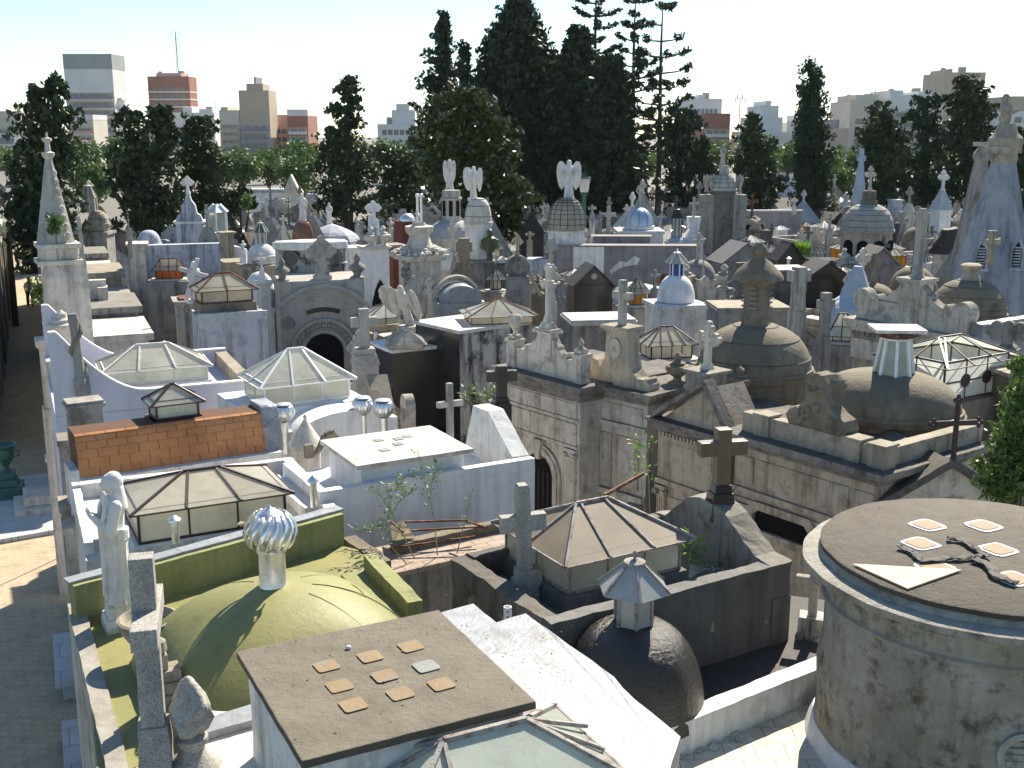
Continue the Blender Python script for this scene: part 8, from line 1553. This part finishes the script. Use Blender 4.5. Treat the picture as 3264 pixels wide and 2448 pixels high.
for(lab,x,y,Y,rr2)in(('yellowish creeping bush growing on the crest left of the white pillar',88,620,25.5,20),('sprig of yellow-green weeds growing from the crocketed spire',120,480,23.6,11),('small bush beside the garlanded pedestal dome',535,430,55,14)):
 tree('wall_shrub',lab,Y,(x,y+30),(x,y),[(x,y,rr2*.7,rr2),(x-3,y+rr2,rr2*.6,rr2*.8)],'fern',.09,1.2,80,None,.02,.4,sub=.14)
 o=[q for q in bpy.data.objects if q.get('label')==lab][0];o['category']='shrub'
print('leaves',NL)
#  CITY BEYOND
M['bwhite']=plain('apartment_white',(.62,.62,.6),.8,var=.06,scale=.2);M['bcream']=plain('apartment_cream',(.55,.5,.42),.8,var=.08,scale=.2);M['btan']=plain('apartment_tan',(.42,.35,.27),.8,var=.08,scale=.2);M['bbrick']=plain('apartment_brick',(.3,.13,.09),.8,var=.12,scale=.3);M['bgrey']=plain('apartment_grey',(.3,.32,.31),.8,var=.08,scale=.2);M['bpink']=plain('apartment_pink',(.55,.36,.3),.8,var=.08,scale=.2);M['rail']=plain('balcony_rail',(.2,.2,.24),.6)
def bldg(label,x0,x1,ytop,Y,mat,x2=None,floors=0,fh=3.0,style='win',cols=4,band=None,top=None,bal='bwhite',first=3.2,steps=None,name='apartment_building',sidebal=0,D=None,winm='window'):
 Y*=1.9;first*=1.6
 A=GY(0,x0,ytop,Y);B=GY(0,x1,ytop,Y);W=B.x-A.x;H=A.z
 if D is None:
  D=24
  if x2:tx=ray(0,x2,ytop);D=abs(B.x/(tx.x/tx.y)-Y)if abs(tx.x)>.01 else 24;D=max(12,min(D,110))
 t=thing(name,label,'building',(A.x+W/2,Y+D/2,0));m=MB();m.cb(0,0,0,W,D,H);m.build('wall',M[mat],t)
 if steps:
  for si,(a,b_,h_,mm)in enumerate(steps):m=MB();m.box(-W/2+W*a,-W/2+W*b_,-D/2+1+si*.7,D/2-1-si*.7,H,H+h_);m.build('roof_block',M[mm or mat],t)
 if top:m=MB();m.box(-W/2-.05,W/2+.05,-D/2-.05,D/2+.05,H-top[0],H+.3);m.build('top_storey',M[top[1]],t)
 if W>12 and not top:
  m=MB();m.cb(W*.22,1,H,2.4,2.4,2.6);m.lathe([(1.0,H),(1.0,H+2.2),(.2,H+2.6)],(-W*.28,0,0),12);m.tube((W*.38,0,H),(W*.38,0,H+5),.12);m.build('roof_tanks',M['bgrey'],t)
 z=H-first;wm=None;n=0
 wd=W*.78/cols
 wmesh=None
 for f in range(floors):
  if z<3:break
  for c_ in range(cols):
   if n>=98:break
   x=-W/2+W*(.11+.78*(c_+.5)/cols)
   if wmesh is None:q=MB();q.box(-wd*.38,wd*.38,-.06,0,-.85,.85);o=q.build('window',M[winm],t);wmesh=o.data;fr=MB();fr.box(-wd*.02,wd*.02,-.1,-.061,-.75,.75);fr.box(-wd*.42,-wd*.38,-.1,0,-.82,.82);fr.box(wd*.38,wd*.42,-.1,0,-.82,.82);
   else:o=bpy.data.objects.new('window',wmesh);COL.objects.link(o);o.parent=t
   o.location=(x,-D/2,z-1.4);n+=1
  if style=='bal':
   q=MB();q.box(-W/2+.3,W/2-.3,-D/2-.03,-D/2-.001,z-fh+.6,z-.2);q.build('recess_shade',M['btan' if mat!='btan' else 'bgrey'],t);q=MB();q.box(-W/2+.3,W/2-.3,-D/2-1.3,-D/2,z-fh+.35,z-fh+.55);q.build('balcony_slab',M[bal],t);q=MB();q.box(-W/2+.35,W/2-.35,-D/2-1.3,-D/2-1.22,z-fh+.55,z-fh+1.45);q.build('balcony_rail',M[band or 'rail'],t)  # first strip is flat; its colour stands in for shade in the balcony recess
  elif style=='band':q=MB();q.box(-W/2-.15,W/2+.15,-D/2-.15,D/2+.15,z-fh+.3,z-fh+.85);q.build('white_band',M[bal],t)
  if sidebal:q=MB();q.box(W/2,W/2+1.6,-D/2+D*.25,D/2-D*.2,z-fh+.35,z-fh+1.3);q.build('side_balcony',M[bal],t)
  z-=fh
 return t,W,D,H
t,W,D,H=bldg('tall white slab tower with a grey-green top storey and rows of balconies',135,240,118,230,'bwhite',268,14,3.15,'bal',5,None,(5.2,'bgrey'),first=8.5,sidebal=1)
t,W,D,H=bldg('red-brown banded tower carrying a lattice radio mast',318,408,165,270,'bbrick',420,9,3.2,'band',6,first=2.5,steps=[(.2,.8,1.5,'bpink')])
zt=GY(0,375,65,513).z;m=MB();
for(a,b_)in((-.5,-.4),(.5,-.4),(0,.5)):m.bar((W*.15+a,b_,H),(W*.15+a*.15,b_*.15,zt),.16)
for i in range(16):f=i/16;m.bar((W*.15-.5*(1-f*.85),-.4*(1-f*.85),H+(zt-H)*f),(W*.15+.5*(1-f*.85),-.4*(1-f*.85),H+(zt-H)*(f+.05)),.1)
for s in(-1,1):m.bar((W*.15+s*1.6,0,zt-3.5),(W*.15+s*1.6,0,zt+1),.12)
m.bar((W*.15-1.6,0,zt-3.4),(W*.15+1.6,0,zt-3.4),.12);m.build('radio_mast',M['rail'],t)
bldg('low white rooftop building between the red-brown tower and the slatted block',365,462,243,250,'bwhite',None,3,3.2,'win',7,steps=[(.3,.5,2,None),(.65,.95,1.4,None)],winm='rail')
bldg('grey slatted apartment block left of the tan tower',473,516,238,235,'bcream',None,12,2.9,'bal',3,'btan',steps=[(.05,.4,1.2,None)])
bldg('tan apartment tower with a stepped top and glass balconies',515,580,195,235,'btan',597,9,3.3,'bal',3,None,first=8,steps=[(.25,.8,2.5,None),(.5,.56,5,'rail')])
bldg('narrow pinkish block between the tan tower and the white balconied block',590,622,248,245,'bpink',None,8,3.1,'win',2)
bldg('white balconied block with a brick end wall, rightmost of the left city group',620,664,238,240,'bbrick',685,9,3.3,'bal',2,'bwhite',(2.2,'bwhite'),first=4)
bldg('pale balconied building at the left edge',-20,44,240,190,'bcream',None,7,3.1,'bal',3,'bwhite')
bldg('lower pale building at the left edge with a dark roof line',-20,30,300,150,'bcream',None,5,3.2,'bal',2,'bwhite',(1.2,'rail'))
bldg('curved-looking apartment block with white and orange balconies by the far left cypress',150,200,250,180,'bcream',205,9,2.6,'bal',3,'bpink',(1.2,'bwhite'),first=2)
bldg('pale slanting end wall below the slab tower',205,262,305,215,'bwhite',None)
bldg('white building with a blank wall and glass top floor left of the tall trees',815,896,268,200,'bwhite',None,1,3,'win',5,steps=[(.38,1,4.5,None),(.5,.85,6.5,None)],first=.8)
bldg('cream block behind the magnolia and araucarias',1100,1330,330,190,'bwhite',None,5,4,'bal',8)
bldg('brick and white balconied tower right of the tufted pines',1520,1578,245,200,'bbrick',None,8,3.2,'bal',3,'bwhite',first=3)
bldg('white stepped tower with grey upper windows right of the tufted pines',1478,1560,213,230,'bwhite',None,6,3.2,'win',7,first=2,steps=[(.4,.55,1.5,None)],winm='rail')
t,W,D,H=bldg('large pale blue-white blank apartment wall with a crown-like rooftop',1612,1700,285,190,'bwhite',None,1,3,'win',2,steps=[(.2,.9,4.5,None),(.35,.8,8,None),(.5,.62,9.5,None)])
m=MB();m.bar((-W*.5,0,H),(-W*.5,0,H+11),.25)
for k_ in range(5):m.cb(-W*.5+(k_-2)*.8,0,H+9+(k_%2),.3,.3,1.6)
m.build('antenna_mast',M['rail'],t)
bldg('white apartment block with a small corner tower left of the columnar cypresses',1700,1765,265,195,'bwhite',None,6,3.0,'win',3,steps=[(.55,.8,2.5,None)])
bldg('brown-grey plain block right of the columnar cypresses',1790,1834,277,180,'btan',None,steps=[(.45,.55,2.5,'rail')])
bldg('white lower block with windows right of the columnar cypresses',1795,1838,335,150,'bwhite',None,2,3,'win',3)
bldg('pale stepped apartment block behind the right-hand conifers',1838,1925,218,200,'bcream',None,5,3.2,'win',3,steps=[(.15,.7,2,None)])
bldg('long pale apartment block with rooftop tanks behind the right-hand conifers',1925,2040,205,200,'bwhite',None,5,3.2,'bal',5,'bgrey',steps=[(.0,.25,1.5,None),(.55,.8,1.2,None)])
bldg('grey blank upper tower rising behind the right-hand conifers',2042,2130,156,240,'btan',None,steps=[(.15,.2,1.4,None)])
bldg('brown-topped building at the right edge',2188,2240,210,180,'bwhite',None,3,3.2,'win',2,None,(4,'btan'))
bldg('low ochre-roofed house between the conical and columnar cypresses',1692,1745,362,110,'bcream',None,1,3,'win',3,None,(.8,'brownpale'),name='house')
for i,(x0,x1,y,Y,mt)in enumerate(((44,150,330,330,'bcream'),(262,320,330,330,'bwhite'),(690,820,350,320,'bwhite'),(896,1100,360,300,'bcream'),(1330,1480,345,300,'bwhite'),(1560,1615,300,260,'bwhite'),(1834,1900,330,260,'bcream'),(2100,2200,300,280,'bwhite'))):
 bldg(['distant pale block seen between the far left trees','distant white block behind the forked cypress','distant white block behind the layered conifer','distant cream block behind the magnolia','distant white block behind the tufted pine trunks','distant white block by the conical cypress','distant cream block right of the brown-grey block','distant white block behind the tower statue'][i],x0,x1,y,Y,mt,None,4,3.4,'win',5)
hz=MB();hz.box(-500,500,-20,1300,-1,95);M['haze']=bpy.data.materials.new('haze');M['haze'].use_nodes=True
hn=M['haze'].node_tree;hn.nodes.clear();ho=hn.nodes.new('ShaderNodeOutputMaterial');hv=hn.nodes.new('ShaderNodeVolumePrincipled');hv.inputs['Color'].default_value=(.93,.96,1,1);hv.inputs['Density'].default_value=.00005;hv.inputs['Anisotropy'].default_value=.3
hn.links.new(hv.outputs[0],ho.inputs['Volume']);o=hz.build('haze',M['haze']);o['kind']='stuff'
